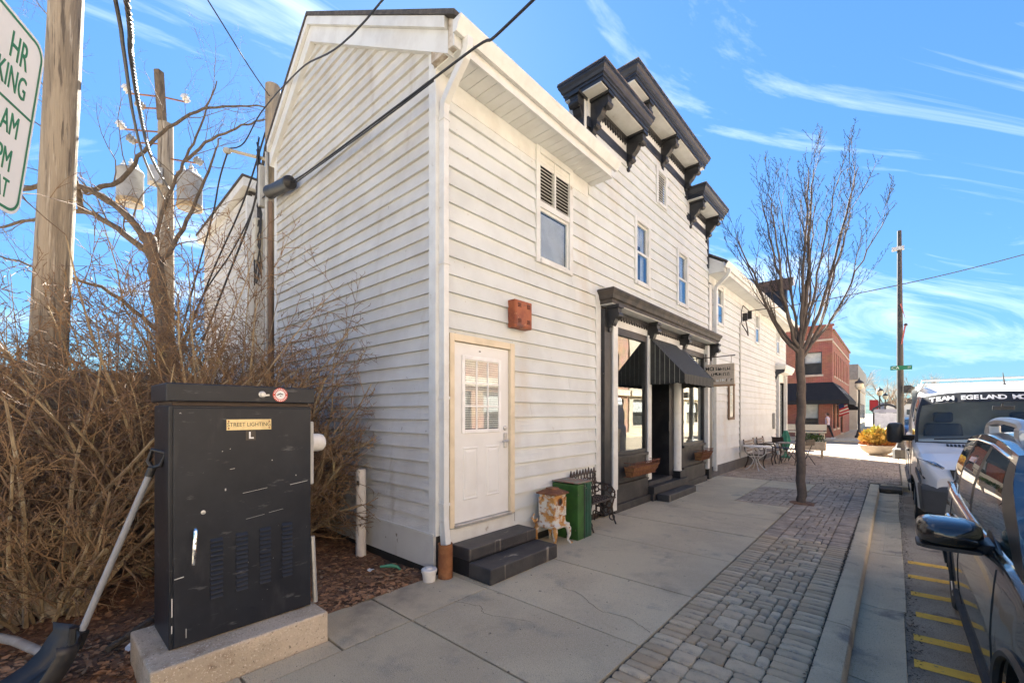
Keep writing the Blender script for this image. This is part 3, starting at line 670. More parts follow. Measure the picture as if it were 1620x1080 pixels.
# shop room
P('shop_floor', M['interior'], -4.2, -.12, 3.43, 9.08, .28, .34, bevel=0)
P('shop_wall', M['interior'], -4.25, -4.2, 3.43, 9.08, .34, 3.6, bevel=0)
P('shop_wall', M['interior'], -4.2, -.12, 3.43, 3.47, .34, 3.6, bevel=0)
P('shop_wall', M['interior'], -4.2, -.12, 9.03, 9.08, .34, 3.6, bevel=0)
P('shop_ceiling', M['interior'], -4.2, -.12, 3.43, 9.08, 3.56, 3.61, bevel=0)
P('pilaster', M['black'], .0, .10, 3.455, 3.70, .02, 3.50)
P('post', M['trim'], .0, .13, 3.705, 3.87, .42, 3.50, bevel=.008)
P('post', M['trim'], .02, .115, 3.715, 3.86, .06, .42, bevel=.008)
P('corner_board', M['trim'], .0, .034, 3.30, 3.452, .30, 3.70)
P('pilaster', M['black'], .0, .10, 8.90, 9.14, .02, 3.50)
P('post', M['trim'], .0, .12, 8.74, 8.895, .30, 3.50, bevel=.008)
P('corner_board', M['trim'], .0, .034, 9.145, 9.36, .25, 5.2)
P('post', M['trim'], .0, .06, 5.26, 5.42, .42, 3.30, bevel=.006)
P('fascia_board', M['trim'], -.02, .012, 3.705, 8.895, 3.29, 3.56)
def shopwin(y0, y1):
    f = P('shop_window', M['black'], -.05, .03, y0, y0+.07, .98, 3.28)
    P('rail', M['black'], -.05, .03, y1-.07, y1, .98, 3.28, parent=f); P('rail', M['black'], -.05, .035, y0+.07, y1-.07, 3.15, 3.28, parent=f)
    P('sill', M['blackwood'], -.05, .07, y0, y1, .93, .985, parent=f); P('rail', M['black'], -.05, .03, y0+.07, y1-.07, .986, 1.05, parent=f)
    P('pane', M['shopglass'], -.012, -.006, y0+.07, y1-.07, 1.05, 3.15, parent=f, bevel=0)
    P('stall_riser', M['blackwood'], -.05, .012, y0, y1, .48, .93)
    P('riser_ledge', M['blackwood'], -.05, .075, y0-.02, y1, .445, .478)
    P('riser_base', M['blackwood'], -.05, .055, y0-.02, y1, .14, .443)
    P('ground_sill', M['blackwood'], -.05, .095, y0-.05, y1+.02, .0, .138)
    P('display_shelf', M['interior'], -1.0, -.06, y0, y1, .86, .92, bevel=0)
    return f
shopwin(3.87, 5.26); shopwin(7.20, 8.74)
# recessed doorway
P('recess_wall', M['black'], -1.15, -.03, 5.30, 5.36, .34, 3.30)
RW = P('recess_wall', M['black'], -1.15, -.03, 6.56, 6.62, .34, 3.30)
P('recess_wall', M['black'], -.18, -.06, 6.62, 7.20, .34, 3.30)
for k in range(6): P('plank', M['blackwood'], -.058, -.03+.006*(k%2), 6.40+k*.0, 6.40, 0, 0, bevel=0) if False else None
for k in range(5): P('plank', M['blackwood'], -.06, -.034, 6.63+k*.114, 6.63+k*.114+.109, .36, 3.28, bevel=.003)
P('recess_ceiling', M['black'], -1.15, -.03, 5.36, 6.56, 3.24, 3.30, bevel=0)
SD = P('shop_door', M['black'], -1.15, -1.10, 5.44, 6.50, .42, 2.60)
P('pane', M['shopglass'], -1.098, -1.09, 5.58, 6.36, 1.15, 2.45, parent=SD, bevel=0)
P('transom', M['black'], -1.15, -1.09, 5.36, 6.56, 2.62, 2.70)
P('open_sign', M['red'], -1.088, -1.08, 5.9, 6.1, 1.5, 1.56, parent=SD)
P('keypad', M['blackp'], -.028, .0, 6.46, 6.53, 1.36, 1.56)
P('door_sill', M['blackwood'], -1.15, .02, 5.36, 6.60, .28, .36)
P('entry_step', M['blackwood'], -.05, .17, 5.28, 7.18, .14, .285)
P('entry_base', M['blackwood'], -.05, .15, 5.285, 7.175, .0, .138)
# round white column with black plinth
c = MB(); c.lathe([(.105, .44), (.105, .46), (.10, .5), (.098, 3.0), (.105, 3.1), (.125, 3.28)], (.0, 6.92, 0), 24); c.build('column', M['trim'], H, smooth=True)
P('plinth', M['black'], -.13, .13, 6.79, 7.05, .285, .442)
# cornice over the shop
b = MB(); prof = [(.26, 3.565), (.26, 3.62), (.285, 3.64), (.30, 3.70), (.335, 3.755), (.335, 3.79), (.30, 3.81)]
b.loft([[(.0, 3.42-.0-(o-.26), z), (o, 3.42-(o-.26), z), (o, 9.16+(o-.26), z), (.0, 9.16+(o-.26), z)] for o, z in prof]); sc_ = b.build('shop_cornice', mat('weathered_black_cornice', (.022,.021,.021), .6, (.06,.05,.042), 5, bump=.25, bs=20, bst=(1,.2,3), spots=((.28,.2,.13), 7, .66, .74)), H)
MB().box(.012, .25, 3.44, 9.14, 3.552, 3.564).build('soffit', M['trim'], sc_)
for y in (3.60, 5.38, 7.12, 9.02): bracket(y, 3.55-.05, .20, .12, .30, x0=.013 if 3.7 < y < 8.9 else .101)
for a, b_ in ((3.71, 5.30), (5.46, 7.04), (7.20, 8.88)): teeth(a, b_, 3.50, x=.02, pitch=.10, h=.10)
# things inside the shop window
rr = random.Random(3)
tp = thing('potted_plant', 'green leafy plant in a terracotta pot inside the first shop window', 'plant', (-.55, 4.25, .92))
MB().lathe([(.09, .0), (.12, .2), (.13, .22), (.11, .22)], (-.55, 4.25, .92), 16).build('pot', mat('terracotta', (.45,.2,.1), .8), tp, smooth=True)
def leafball(c, r, n, s, m, name, parent, rng, up=0.0):
    b = MB()
    for _ in range(n):
        while 1:
            p = V((rng.uniform(-1, 1), rng.uniform(-1, 1), rng.uniform(-1, 1)))
            if p.length < 1: break
        q = V(c)+V((p.x*r[0], p.y*r[1], p.z*r[2])); d = (p+V((0, 0, up))+V((rng.uniform(-.5, .5), rng.uniform(-.5, .5), rng.uniform(-.5, .5)))).normalized(); e = d.orthogonal().normalized()
        e = (e*math.cos(rng.random()*6.3)+d.cross(e)*math.sin(rng.random()*6.3)); l = rng.uniform(*s)
        b.add([q, q+d*l*.5+e*l*.28, q+d*l, q+d*l*.5-e*l*.28], [(0, 1, 2, 3)])
    return b.build(name, m, parent, recalc=False)
leafball((-.55, 4.25, 1.45), (.28, .35, .3), 380, (.06, .14), mat('house_plant', (.10,.22,.04), .5, (.05,.12,.03), 4), 'foliage', tp, rr)
MB().tube([(-.55, 4.25, 1.1), (-.55, 4.25, 1.45)], .02, 6).build('stem', M['bark'], tp)
for (x, y, w_, h, col, nm, lb) in ((-.5, 4.8, .24, .5, (.25,.16,.09), 'wooden_crate', 'brown wooden crate on the display shelf behind the first shop window'), (-.45, 7.7, .2, .4, (.5,.12,.14), 'gift_box', 'red box on the shelf behind the second shop window'), (-.5, 8.3, .3, .32, (.55,.5,.42), 'gift_box', 'cream box on the shelf behind the second shop window')):
    o = MB(); o.box(x-w_/2, x+w_/2, y-w_/2, y+w_/2, .925, .925+h); o.box(x-w_/2-.01, x+w_/2+.01, y-w_/2-.01, y+w_/2+.01, .925+h*.86, .925+h*1.0+.004)
    tag(o.build(nm, mat(nm, col, .7), None, bevel=.006, loc=(x, y, .925)), lb, 'crate' if 'crate' in nm else 'box')
tb = thing('display_table', 'wooden display table standing inside the shop', 'table', (-1.8, 4.6, .34))
MB().box(-2.3, -1.4, 3.9, 5.3, 1.0, 1.05).build('tabletop', mat('table_wood', (.33,.2,.1), .6), tp if False else tb)
for x in (-2.25, -1.45):
    for y in (3.95, 5.2): MB().box(x, x+.05, y, y+.05, .34, 1.0).build('leg', mat('table_leg', (.25,.15,.08), .6) if x == -2.25 and y == 3.95 else bpy.data.materials['table_leg'], tb)
# ------------------------------------------------------------------ awning over the shop door
AW = thing('striped_awning', 'small black awning with thin white stripes over the shop door', 'awning', (0, 6.2, 2.4))
aw_b = mat('awning_black', (.018,.019,.018), .75, (.032,.033,.030), 6, bump=.15, bs=60)
aw_w = mat('awning_stripe', (.36,.36,.31), .8)
y0, y1 = 5.34, 7.10; xt, zt, xf, zf = .03, 3.28, .74, 2.50
n = 40
top_b, top_w = MB(), MB()
for k in range(n):
    a = y0+(y1-y0)*k/n; c = y0+(y1-y0)*(k+1)/n; s = (c-a)
    sag = lambda t: -.02*math.sin(math.pi*t)
    def strip(b, u0, u1, off):
        rows = []
        for t in (0, .25, .5, .75, 1): rows.append([(xt+(xf-xt)*t+off, u0, zt+(zf-zt)*t+sag(t)+off), (xt+(xf-xt)*t+off, u1, zt+(zf-zt)*t+sag(t)+off)])
        ph = k+.5
        rows.append([(xf+off+.005, u0, zf-.17-.02*abs(math.sin((u0-y0)*14))), (xf+off+.005, u1, zf-.17-.02*abs(math.sin((u1-y0)*14)))])
        b.grid(rows)
    strip(top_b, a, c, 0)
    if k % 2: strip(top_w, a+s*.40, a+s*.55, .004)
top_b.build('canopy', aw_b, AW, recalc=False); top_w.build('stripe', aw_w, AW, recalc=False)
for yy, sg in ((y0, -1), (y1, 1)):
    b = MB(); bw = MB(); m_ = 22
    for k in range(m_):
        t0, t1 = k/m_, (k+1)/m_
        f = lambda t: (xt+(xf-xt)*t, zt+(zf-zt)*t)
        (xa, za), (xb, zb) = f(t0), f(t1); lo = lambda t: zf-.16-.03*abs(math.sin(t*math.pi*5))
        b.add([(xa, yy, za), (xb, yy, zb), (xb, yy, lo(t1)), (xa, yy, lo(t0))], [(0, 1, 2, 3)])
        if k % 3 == 1:
            bw.add([(xa+.002, yy+sg*.003, za), (xa+.009, yy+sg*.003, za-.012), (xa+.009, yy+sg*.003, lo(t0)), (xa+.002, yy+sg*.003, lo(t0))], [(0, 1, 2, 3)])
    b.build('side_panel', aw_b, AW, recalc=False); bw.build('stripe', aw_w, AW, recalc=False)
b = MB()
for yy in (y0+.02, y1-.02):
    b.tube([(xt, yy, zt-.02), (xf-.015, yy, zf-.015)], .012, 6); b.tube([(xt, yy, zf), (xf-.015, yy, zf-.01)], .012, 6)
b.tube([(xf-.015, y0+.02, zf-.012), (xf-.015, y1-.02, zf-.012)], .012, 6); b.build('frame', M['steel'], AW)
# ------------------------------------------------------------------ far wing, set back to the same street line
WNG = thing('clapboard_wing', 'long white clapboard wing with gutter beyond the black false front', 'building')
Hs = H
YE = 20.1
MB().prism([(-4.5, 9.12, -.1), (-.27, 9.12, -.1), (-.27, 9.12, 5.7), (-2.9, 9.12, 7.4), (-4.5, 9.12, 6.6)], (0, YE-9.12-.3, 0)).build('wall_core', M['dark'], WNG)
G1 = (9.78, 10.48, 4.22, 5.42); G2 = (14.25, 14.95, 4.22, 5.42); G3 = (18.0, 18.7, 4.22, 5.42); G4 = (17.95, 19.9, -.1, 3.7)
sh = MB()
for (a, b_, c, d) in rects_minus(9.12, YE, .0, 5.5, [G1, G2, G3, G4]): sh.box(-.26, -.001, a, b_, c, d)
sh.build('sheathing', M['dark'], WNG)
boards(WNG, PX, 9.37, YE-.1, .30, 5.25, .1995, [G1, G2, G3, G4], M['siding'], joints=(11, 17), lip=.028)
MB().box(.0, .03, YE-.1, YE, .25, 5.25).build('corner_board', M['trim'], WNG)
MB().box(-.05, .035, 9.36, 17.9, -.05, .30).build('foundation', mat('grey_foundation', (.10,.10,.105), .8, (.07,.07,.075), 3), WNG)
H = WNG
window(*G1); window(*G2); window(*G3)
MB().box(.0, .022, 9.14, YE, 5.25, 5.45).build('frieze_board', M['trim'], WNG)
y = 9.12
while y < YE: MB().box(.006, .392, y+.004, min(y+1.2, YE)-.004, 5.452, 5.468).build('soffit_panel', M['soffit'], WNG, bevel=.002); y += 1.2
MB().box(.393, .415, 9.12, YE+.02, 5.435, 5.66).build('fascia', M['trim'], WNG)
MB().prism([(x, 9.0, z) for x, z in gp], (0, YE-9.0+.05, 0)).build('gutter', M['gutter'], WNG, smooth=True)
MB().prism([(.0, 9.115, 5.452), (.392, 9.115, 5.452), (.392, 9.115, 5.68), (.0, 9.115, 5.92)], (0, .03, 0)).build('eave_end', M['trim'], WNG)
MB().prism([(.47, 9.12, 5.68), (-2.9, 9.12, 7.75), (-2.9, 9.12, 7.80), (.47, 9.12, 5.735)], (0, YE-9.1, 0)).build('roof', M['shingle'], WNG)
b = MB(); rpath(b, [(.47, 9.30, 5.55), (.47, 9.30, 5.46), (.42, 9.33, 5.38), (.25, 9.40, 5.27), (.12, 9.46, 5.18), (.085, 9.47, 5.05), (.085, 9.47, .18)], .045, .04); b.build('downspout', M['gutter'], WNG, bevel=.006)
MB().tube([(.03, 12.2, .3), (.03, 12.2, 4.55), (.05, 12.2, 4.62), (.10, 12.2, 4.60)], .03, 8).build('conduit', M['greybox'], WNG, smooth=True)
MB().box(.02, .16, 12.55, 12.62, 4.75, 5.0).build('insulator', M['blackp'], WNG, bevel=.01); MB().box(.10, .22, 12.85, 12.92, 4.85, 5.12).build('insulator', M['blackp'], WNG, bevel=.01)
MB().tube([(.08, 12.2, 4.6), (.2, 12.3, 4.35), (.2, 12.5, 4.25), (.15, 12.7, 4.4), (.1, 12.6, 4.8)], .018, 6).build('service_loop', M['cable'], WNG, smooth=True)
MB().tube([(.08, 12.2, 4.62), (.12, 12.0, 4.95), (.1, 12.3, 5.2), (.16, 12.88, 5.1)], .014, 6).build('service_loop', M['cable'], WNG, smooth=True)
# small shopfront at the far end of the wing
MB().box(-.26, .0, 17.95, 19.9, 3.1, 3.7).build('fascia_board', M['trim'], WNG)
b = MB(); b.loft([[(.0, 17.85-(o-.3), z), (o, 17.85-(o-.3), z), (o, 19.95, z), (.0, 19.95, z)] for o, z in ((.30, 3.45), (.30, 3.5), (.36, 3.58), (.40, 3.72), (.36, 3.78))]); b.build('shop_cornice', M['trim'], WNG)
MB().prism([(.0, 17.80, 3.02), (.0, 17.80, 3.80), (.40, 17.80, 3.74), (.34, 17.80, 3.45), (.12, 17.80, 3.35)], (0, .05, 0)).build('cornice_end', M['navy'], WNG)
for y in (18.1, 19.8):
    MB().box(.0, .12, y-.07, y+.07, .0, 3.4).build('post', M['trim'], WNG)
MB().box(-.2, -.15, 18.17, 19.73, .1, 3.1).build('shop_window_backing', M['dark'], WNG)
MB().box(-.06, -.05, 18.17, 19.73, .7, 3.0).build('pane', M['shopglass'], WNG)
MB().box(-.1, .04, 18.17, 19.73, .0, .7).build('stall_riser', M['blackwood'], WNG); MB().box(-.08, .0, 18.9, 18.98, .7, 3.0).build('mullion', M['black'], WNG)
# dark shingled parapet of the end gable
MB().prism([(-3.2, YE-.25, 5.4), (.10, YE-.25, 5.55), (.10, YE-.25, 7.35), (-3.2, YE-.25, 7.35)], (0, .24, 0)).build('parapet', M['navy'], WNG)
MB().prism([(-3.2, YE-.30, 7.35), (.16, YE-.30, 7.35), (.34, YE-.30, 7.62), (.34, YE-.30, 7.85), (-3.2, YE-.30, 7.85)], (0, .34, 0)).build('parapet_cornice', mat('rusty_coping', (.16,.10,.075), .8, (.06,.05,.05), 5), WNG)
MB().box(.341, .36, YE-.3, YE+.04, 7.5, 7.86).build('cornice_end', M['trim'], WNG)
H = Hs
# ------------------------------------------------------------------ hanging sign
HS = thing('hanging_sign', 'weathered wooden sign board hanging from an iron bar beside the awning', 'sign', (.5, 8.6, 2.4))
YS = 8.62
MB().box(.10, .78, YS-.02, YS+.02, 2.46, 2.98).build('board', mat('grey_sign_wood', (.62,.54,.44), .8, (.50,.43,.34), 5, st=(1,1,6)), HS, bevel=.006)
MB().box(.09, .79, YS-.026, YS+.026, 2.42, 2.465).build('bottom_rail', mat('tan_rail', (.40,.26,.15), .8), HS)
MB().tube([(.03, YS, 3.16), (.80, YS, 3.18)], .012, 8).build('bar', M['cast'], HS); MB().box(.1, .115, YS-.03, YS+.03, 3.06, 3.26).build('wall_plate', M['cast'], HS)
for x in (.2, .70): MB().tube([(x, YS, 3.17), (x+.005, YS+.008, 3.1), (x, YS, 2.98)], .006, 6).build('chain', M['cast'], HS)
txt('lettering', 'MO', (.20, YS-.0215, 2.865), (1, 0, 0), (0, 0, 1), .13, M['blackp'], HS, bold=.003)
rl = random.Random(5); lt = MB(); lw = MB()
for row, (z, h, xs, xe) in enumerate(((2.865, .09, .29, .70), (2.725, .08, .24, .68), (2.575, .075, .2, .73))):
    x = xs
    while x < xe:
        g = lw if (row == 2 and x < .75 and rl.random() < .6) or (row == 1 and rl.random() < .25) else lt
        wd = rl.uniform(.010, .02); g.box(x, x+wd, YS-.0225, YS-.0195, z-h/2, z+h/2*rl.uniform(.5, 1))
        if rl.random() < .6: g.box(x+wd, x+wd+.028, YS-.0225, YS-.0195, z+rl.choice((-h/2, -.01, h/2-.018)), z+rl.choice((-h/2, -.01, h/2-.018))+.016)
        x += wd+rl.uniform(.022, .045)
lt.build('lettering', M['blackp'], HS); lw.build('lettering', M['white'], HS)
# ------------------------------------------------------------------ things along the facade
st_m = mat('black_step_paint', (.030,.030,.034), .5, (.055,.053,.052), 5, bump=.15, bs=30, spots=((.33,.29,.23), 7, .60, .68, (1, .5, .02)))
S = thing('door_steps', 'two black painted wooden steps with worn treads below the white side door', 'steps', (.32, .74, 0))
MB().box(.04, .345, .17, 1.31, .175, .305).build('tread', st_m, S, bevel=.012); MB().box(.045, .335, .18, 1.30, .0, .172).build('riser', M['black'], S)
MB().box(.30, .65, .16, 1.33, .125, .172).build('tread', st_m, S, bevel=.012) if False else None
MB().box(.337, .66, .165, 1.325, .0, .165).build('tread', st_m, S, bevel=.014)
S2 = thing('shop_step', 'low black wooden block step before the shop entrance', 'step', (.28, 6.2, 0))
MB().box(.175, .42, 5.40, 6.95, .0, .135).build('block', st_m, S2, bevel=.01)
o = MB().box(.152, .41, 7.25, 7.26, .0, .01)
# rust-orange louvred box above the door
RB = thing('wall_vent_box', 'rusty orange metal vent box fixed above the side door', 'vent box', (.0, 1.30, 2.84))
MB().box(.024, .145, 1.13, 1.47, 2.84, 3.19).build('case', M['copper'], RB, bevel=.008)
MB().box(.140, .154, 1.145, 1.455, 2.855, 3.175).build('cover', M['copper'], RB, bevel=.004)
for (cy, cz) in ((1.21, 3.12), (1.39, 3.12), (1.21, 2.92), (1.39, 2.92)):
    for k in range(3):
        MB().prism([(.154, cy-.03, cz+k*.02-.02), (.164, cy-.03, cz+k*.02-.02), (.154, cy-.03, cz+k*.02-.008)], (0, .06, 0)).build('louvre', mat('dark_rust', (.10,.04,.03), .7) if 'dark_rust' not in bpy.data.materials else bpy.data.materials['dark_rust'], RB)
# rusty drain pipe, bucket, white post
DP = thing('drain_pipe', 'rusty iron standpipe taking the corner downspout', 'pipe', (.13, .02, 0))
MB().lathe([(.078, -.02), (.078, .355), (.08, .36), (.07, .36), (.07, .1)], (.13, .02, 0), 24).build('pipe', M['rust'], DP, smooth=True)
BK = thing('plastic_tub', 'small white plastic tub with lid beside the rusty drain pipe', 'tub', (.08, -.155, 0))
MB().lathe([(.062, .0), (.074, .095), (.074, .10)], (.08, -.155, 0), 24).build('bucket', M['whiteplastic'], BK, smooth=True)
MB().lathe([(.080, .095), (.082, .12), (.078, .126), (.06, .126), (.03, .132), (.028, .142)], (.08, -.155, 0), 24).build('lid', M['whiteplastic'], BK, smooth=True, angle=25)
PO = thing('white_post', 'chipped white pipe post with a padlock in front of the gable wall', 'post', (-1.28, -.17, .0))
pm = mat('chipped_white', (.74,.69,.63), .55, (.64,.58,.52), 5, spots=((.10,.06,.04), 16, .655, .68))
MB().lathe([(.062, -.05), (.062, 1.02), (.058, 1.045), (.04, 1.055)], (-1.28, -.17, .0), 20).build('pipe', pm, PO, smooth=True)
MB().box(-1.255, -1.215, -.245, -.225, .86, .915).build('padlock', M['cast'], PO, bevel=.004); MB().tube([(-1.25, -.235, .91), (-1.25, -.235, .96), (-1.235, -.235, .975), (-1.22, -.235, .96), (-1.22, -.235, .91)], .005, 6).build('shackle', M['steel'], PO)
# cast-iron parlour stove
SV = thing('cast_iron_stove', 'small rusted white enamel parlour stove on curled feet beside the steps', 'stove', (.28, 1.74, 0))
cx, cy = .28, 1.74
def sq(hx, z, c=.02, hy=None):
    hy = hy or hx
    return [(cx+x, cy+y, z) for x, y in ((hx-c, -hy), (hx, -hy+c), (hx, hy-c), (hx-c, hy), (-hx+c, hy), (-hx, hy-c), (-hx, -hy+c), (-hx+c, -hy))]
b = MB(); b.loft([sq(.165, .24), sq(.175, .255), sq(.175, .275), sq(.15, .285), sq(.135, .30), sq(.13, .38), sq(.14, .385), sq(.14, .40), sq(.118, .405), sq(.122, .62), sq(.138, .66), sq(.138, .675)]); BD = b.build('body', M['stove'], SV, smooth=True, angle=30)
b = MB(); b.loft([sq(.165, .675), sq(.168, .69), sq(.12, .715), sq(.075, .735), sq(.07, .75), sq(.05, .752)]); b.build('lid', M['stovetop'], SV, smooth=True, angle=30)
for sx_, sy_ in ((1, 1), (1, -1), (-1, 1), (-1, -1)):
    MB().tube([(cx+.125*sx_, cy+.125*sy_, .26), (cx+.155*sx_, cy+.155*sy_, .20), (cx+.16*sx_, cy+.16*sy_, .12), (cx+.145*sx_, cy+.145*sy_, .05), (cx+.17*sx_, cy+.17*sy_, .012), (cx+.195*sx_, cy+.195*sy_, .014)], [.035, .038, .026, .016, .018, .008], 8).build('foot', M['stove'], SV, smooth=True)
for sx_, sy_ in ((1, 1), (1, -1), (-1, 1), (-1, -1)):
    MB().tube([(cx+.118*sx_, cy+.118*sy_, .40), (cx+.120*sx_, cy+.120*sy_, .63)], .018, 8).build('corner_bead', M['stove'], BD, smooth=True)
MB().lathe([(.052, .0), (.052, .012), (.038, .012), (.037, .002)], (cx+.119, cy, .575), 20, (1, 0, 0)).build('flue_collar', M['stovetop'], BD, smooth=True)
MB().lathe([(.036, .0), (.036, .004)], (cx+.1195, cy, .575), 16, (1, 0, 0)).build('flue_opening', M['blackp'], BD)
for a in (-.06, .06):
    MB().box(cx+a-.045, cx+a+.045, cy-.132, cy-.118, .43, .60).build('panel', M['stove'], BD, bevel=.006)
MB().box(cx+.118, cx+.130, cy-.09, cy+.09, .43, .52).build('panel', M['stove'], BD, bevel=.006)
MB().tube([(cx-.13, cy-.14, .33), (cx-.17, cy-.17, .30), (cx-.2, cy-.18, .34), (cx-.19, cy-.15, .40)], [.02, .025, .02, .006], 8).build('hearth_hook', M['stove'], BD, smooth=True)
# green wooden crate
GB = thing('green_wooden_chest', 'upright green painted wooden chest beside the rusted stove', 'chest', (.26, 2.20, 0))
MB().box(.045, .475, 2.06, 2.22, .0, .76).build('body', M['green'], GB, bevel=.008)
MB().box(.045, .475, 2.225, 2.42, .0, .775).build('lid', M['greend'], GB, bevel=.008)
MB().box(.04, .485, 2.05, 2.43, .776, .79).build('top_edge', mat('worn_green_edge', (.20,.22,.17), .7, (.25,.10,.07), 10), GB, bevel=.004)
for y in (2.28, 2.345): MB().box(.476, .484, y, y+.045, .02, .76).build('batten', M['greend'], GB)
MB().box(.476, .48, 2.215, 2.232, .0, .76).build('seam', M['blackp'], GB)
# black cast-iron filigree bench, end on
CB = thing('cast_iron_bench', 'black cast iron filigree garden bench between the green chest and the shopfront', 'bench', (.22, 2.95, 0))
rr = random.Random(21)
def ring(b, c, r, ax1, ax2, tr=.009, n=10, a0=0, a1=6.2832):
    c, ax1, ax2 = V(c), V(ax1), V(ax2); m_ = 12
    b.tube([c+ax1*r*math.cos(a0+(a1-a0)*k/m_)+ax2*r*math.sin(a0+(a1-a0)*k/m_) for k in range(m_+1)], tr, 5)
Yv, Xv, Zv = V((0, 1, 0)), V((1, 0, 0)), V((0, 0, 1))
bk = MB()
y = 2.50
while y < 3.20:
    for z in (.50, .585, .67, .75):
        ring(bk, (.07, y+rr.uniform(-.01, .01), z+rr.uniform(-.01, .01)), rr.uniform(.034, .048), Yv, Zv)
    ring(bk, (.07, y+.04, .545), .03, Yv, Zv); ring(bk, (.07, y+.04, .63), .03, Yv, Zv)
    bk.prism([(.062, y-.03, .80), (.062, y+.03, .80), (.062, y, .86+.03*rr.random())], (.016, 0, 0)); y += .083
bk.tube([(.07, 2.48, .80), (.07, 3.22, .80)], .014, 6); bk.tube([(.07, 2.48, .45), (.07, 3.22, .45)], .014, 6)
bk.build('backrest', M['cast'], CB, smooth=True)
stt = MB()
y = 2.50
while y < 3.22:
    x = .12
    while x < .40: ring(stt, (x, y, .42), .036, Xv, Yv, .008); x += .075
    y += .078
stt.tube([(.42, 2.48, .42), (.42, 3.22, .42)], .014, 6); stt.build('seat', M['cast'], CB, smooth=True)
for y in (2.52, 3.19):
    e = MB()
    for (x, z, r) in ((.10, .12, .05), (.16, .20, .05), (.22, .29, .05), (.13, .31, .05), (.30, .33, .05), (.38, .30, .05), (.40, .20, .045), (.44, .11, .045), (.33, .21, .045), (.24, .15, .035), (.24, .39, .03), (.36, .39, .03), (.46, .47, .04), (.40, .53, .045), (.30, .56, .045), (.20, .56, .045), (.12, .52, .04)):
        ring(e, (x*.86, y, z), r, Xv, Zv, .011)
    e.tube([(.06, y, .82), (.07, y, .45), (.10, y, .2), (.06, y, .01)], .014, 6); e.tube([(.42, y, .44), (.38, y, .28), (.40, y, .12), (.45, y, .01)], .014, 6)
    e.tube([(.07, y, .62), (.25, y, .63), (.36, y, .60), (.43, y, .52), (.42, y, .43)], .014, 6)
    e.build('end_frame', M['cast'], CB, smooth=True)
# wire planters with coco liners
coco = mat('coco_liner', (.30,.155,.065), .95, (.20,.095,.04), 14, bump=.9, bs=60); wire = mat('rusty_wire', (.11,.04,.025), .8, (.2,.07,.04), 20)
for (y0, y1, lb) in ((4.20, 5.28, 'rusty wire planter with dry coco liner under the first shop window'), (7.85, 8.62, 'rusty wire planter with dry coco liner under the second shop window')):
    t = thing('window_planter', lb, 'planter', (.15, (y0+y1)/2, .62), group='wire planters under the shop windows')
    b = MB(); b.loft([[(.08, y0+.06, .60), (.20, y0+.06, .60), (.20, y1-.06, .60), (.08, y1-.06, .60)], [(.075, y0, .77), (.27, y0, .77), (.27, y1, .77), (.075, y1, .77)], [(.09, y0+.015, .77), (.255, y0+.015, .77), (.255, y1-.015, .77), (.09, y1-.015, .77)], [(.10, y0+.03, .70), (.24, y0+.03, .70), (.24, y1-.03, .70), (.10, y1-.03, .70)]]); b.build('liner', coco, t)
    b = MB(); n_ = int((y1-y0)/.055)
    for k in range(n_+1):
        y = y0+(y1-y0)*k/n_; b.tube([(.205, y0+.06+(y1-y0-.12)*k/n_, .595), (.275, y, .775), (.28, y, .85), (.285+RN.uniform(-.01, .02), y+RN.uniform(-.02, .02), .875)], .0045, 4)
    for z, x in ((.60, .208), (.69, .243), (.78, .279), (.85, .283)): b.tube([(.07, y0-.002, z), (x, y0-.002, z), (x, y1+.002, z), (.07, y1+.002, z)], .006, 4)
    b.build('wire_basket', wire, t)
    b = MB()
    for k in range(int((y1-y0)*170)):
        y = RN.uniform(y0, y1); x = RN.uniform(.09, .26); l = RN.uniform(.03, .12)
        b.tube([(x, y, .72), (x+RN.uniform(-.03, .05), y+RN.uniform(-.04, .04), .72+l)], [.003, .001], 3, cap=False)
    b.build('dead_stems', mat('dead_stem', (.22,.10,.045), .9), t, recalc=False)
# old window frame hung on the wing
MP = thing('framed_glass_panel', 'narrow old leaded window hung on the white wing wall', 'window panel', (.05, 11.15, 1.55))
MB().box(.028, .075, 10.86, 10.93, 1.55, 2.75).build('stile', mat('panel_wood', (.20,.13,.08), .7), MP); pw = bpy.data.materials['panel_wood']
MB().box(.028, .075, 11.37, 11.44, 1.55, 2.75).build('stile', pw, MP); MB().box(.03, .073, 10.93, 11.37, 1.55, 1.63).build('rail', pw, MP); MB().box(.03, .073, 10.93, 11.37, 2.67, 2.75).build('rail', pw, MP)
for i in range(2):
    for j in range(3): MB().box(.045, .052, 10.94+i*.215, 11.14+i*.215, 1.64+j*.345, 1.97+j*.345).build('pane', mat('frosted_pane', (.72,.66,.52), .12, (.6,.52,.38), 6) if 'frosted_pane' not in bpy.data.materials else bpy.data.materials['frosted_pane'], MP)
# ------------------------------------------------------------------ street lighting cabinet
CA = thing('lighting_cabinet', 'black metal street lighting cabinet on a concrete plinth by the sidewalk', 'cabinet', (0, -1.9, 0))
b = MB(); b.prism([(-.30, -2.46, -.1), (.44, -2.46, -.1), (.44, -1.395, -.1), (-.30, -1.395, -.1)], (0, 0, .32)); b.build('plinth', M['oldconc'], CA, bevel=.014, seg=3)
x0, x1, y0, y1 = -.25, .235, -2.335, -1.435
MB().box(x0, x1-.012, y0, y1, .222, 1.80).build('body', M['cabinet'], CA, bevel=.006)
MB().box(x0-.012, x1+.02, y0-.018, y1+.018, 1.825, 1.945).build('cap', M['cabinet'], CA, bevel=.008)
MB().box(x0+.01, x1-.018, y0+.02, y1-.02, 1.80, 1.825).build('gap', mat('brown_gap', (.07,.05,.04), .8), CA)
DR = MB().box(x1-.011, x1+.008, y0+.022, y1-.008, .235, 1.785).build('door', M['cabinet'], CA, bevel=.005)
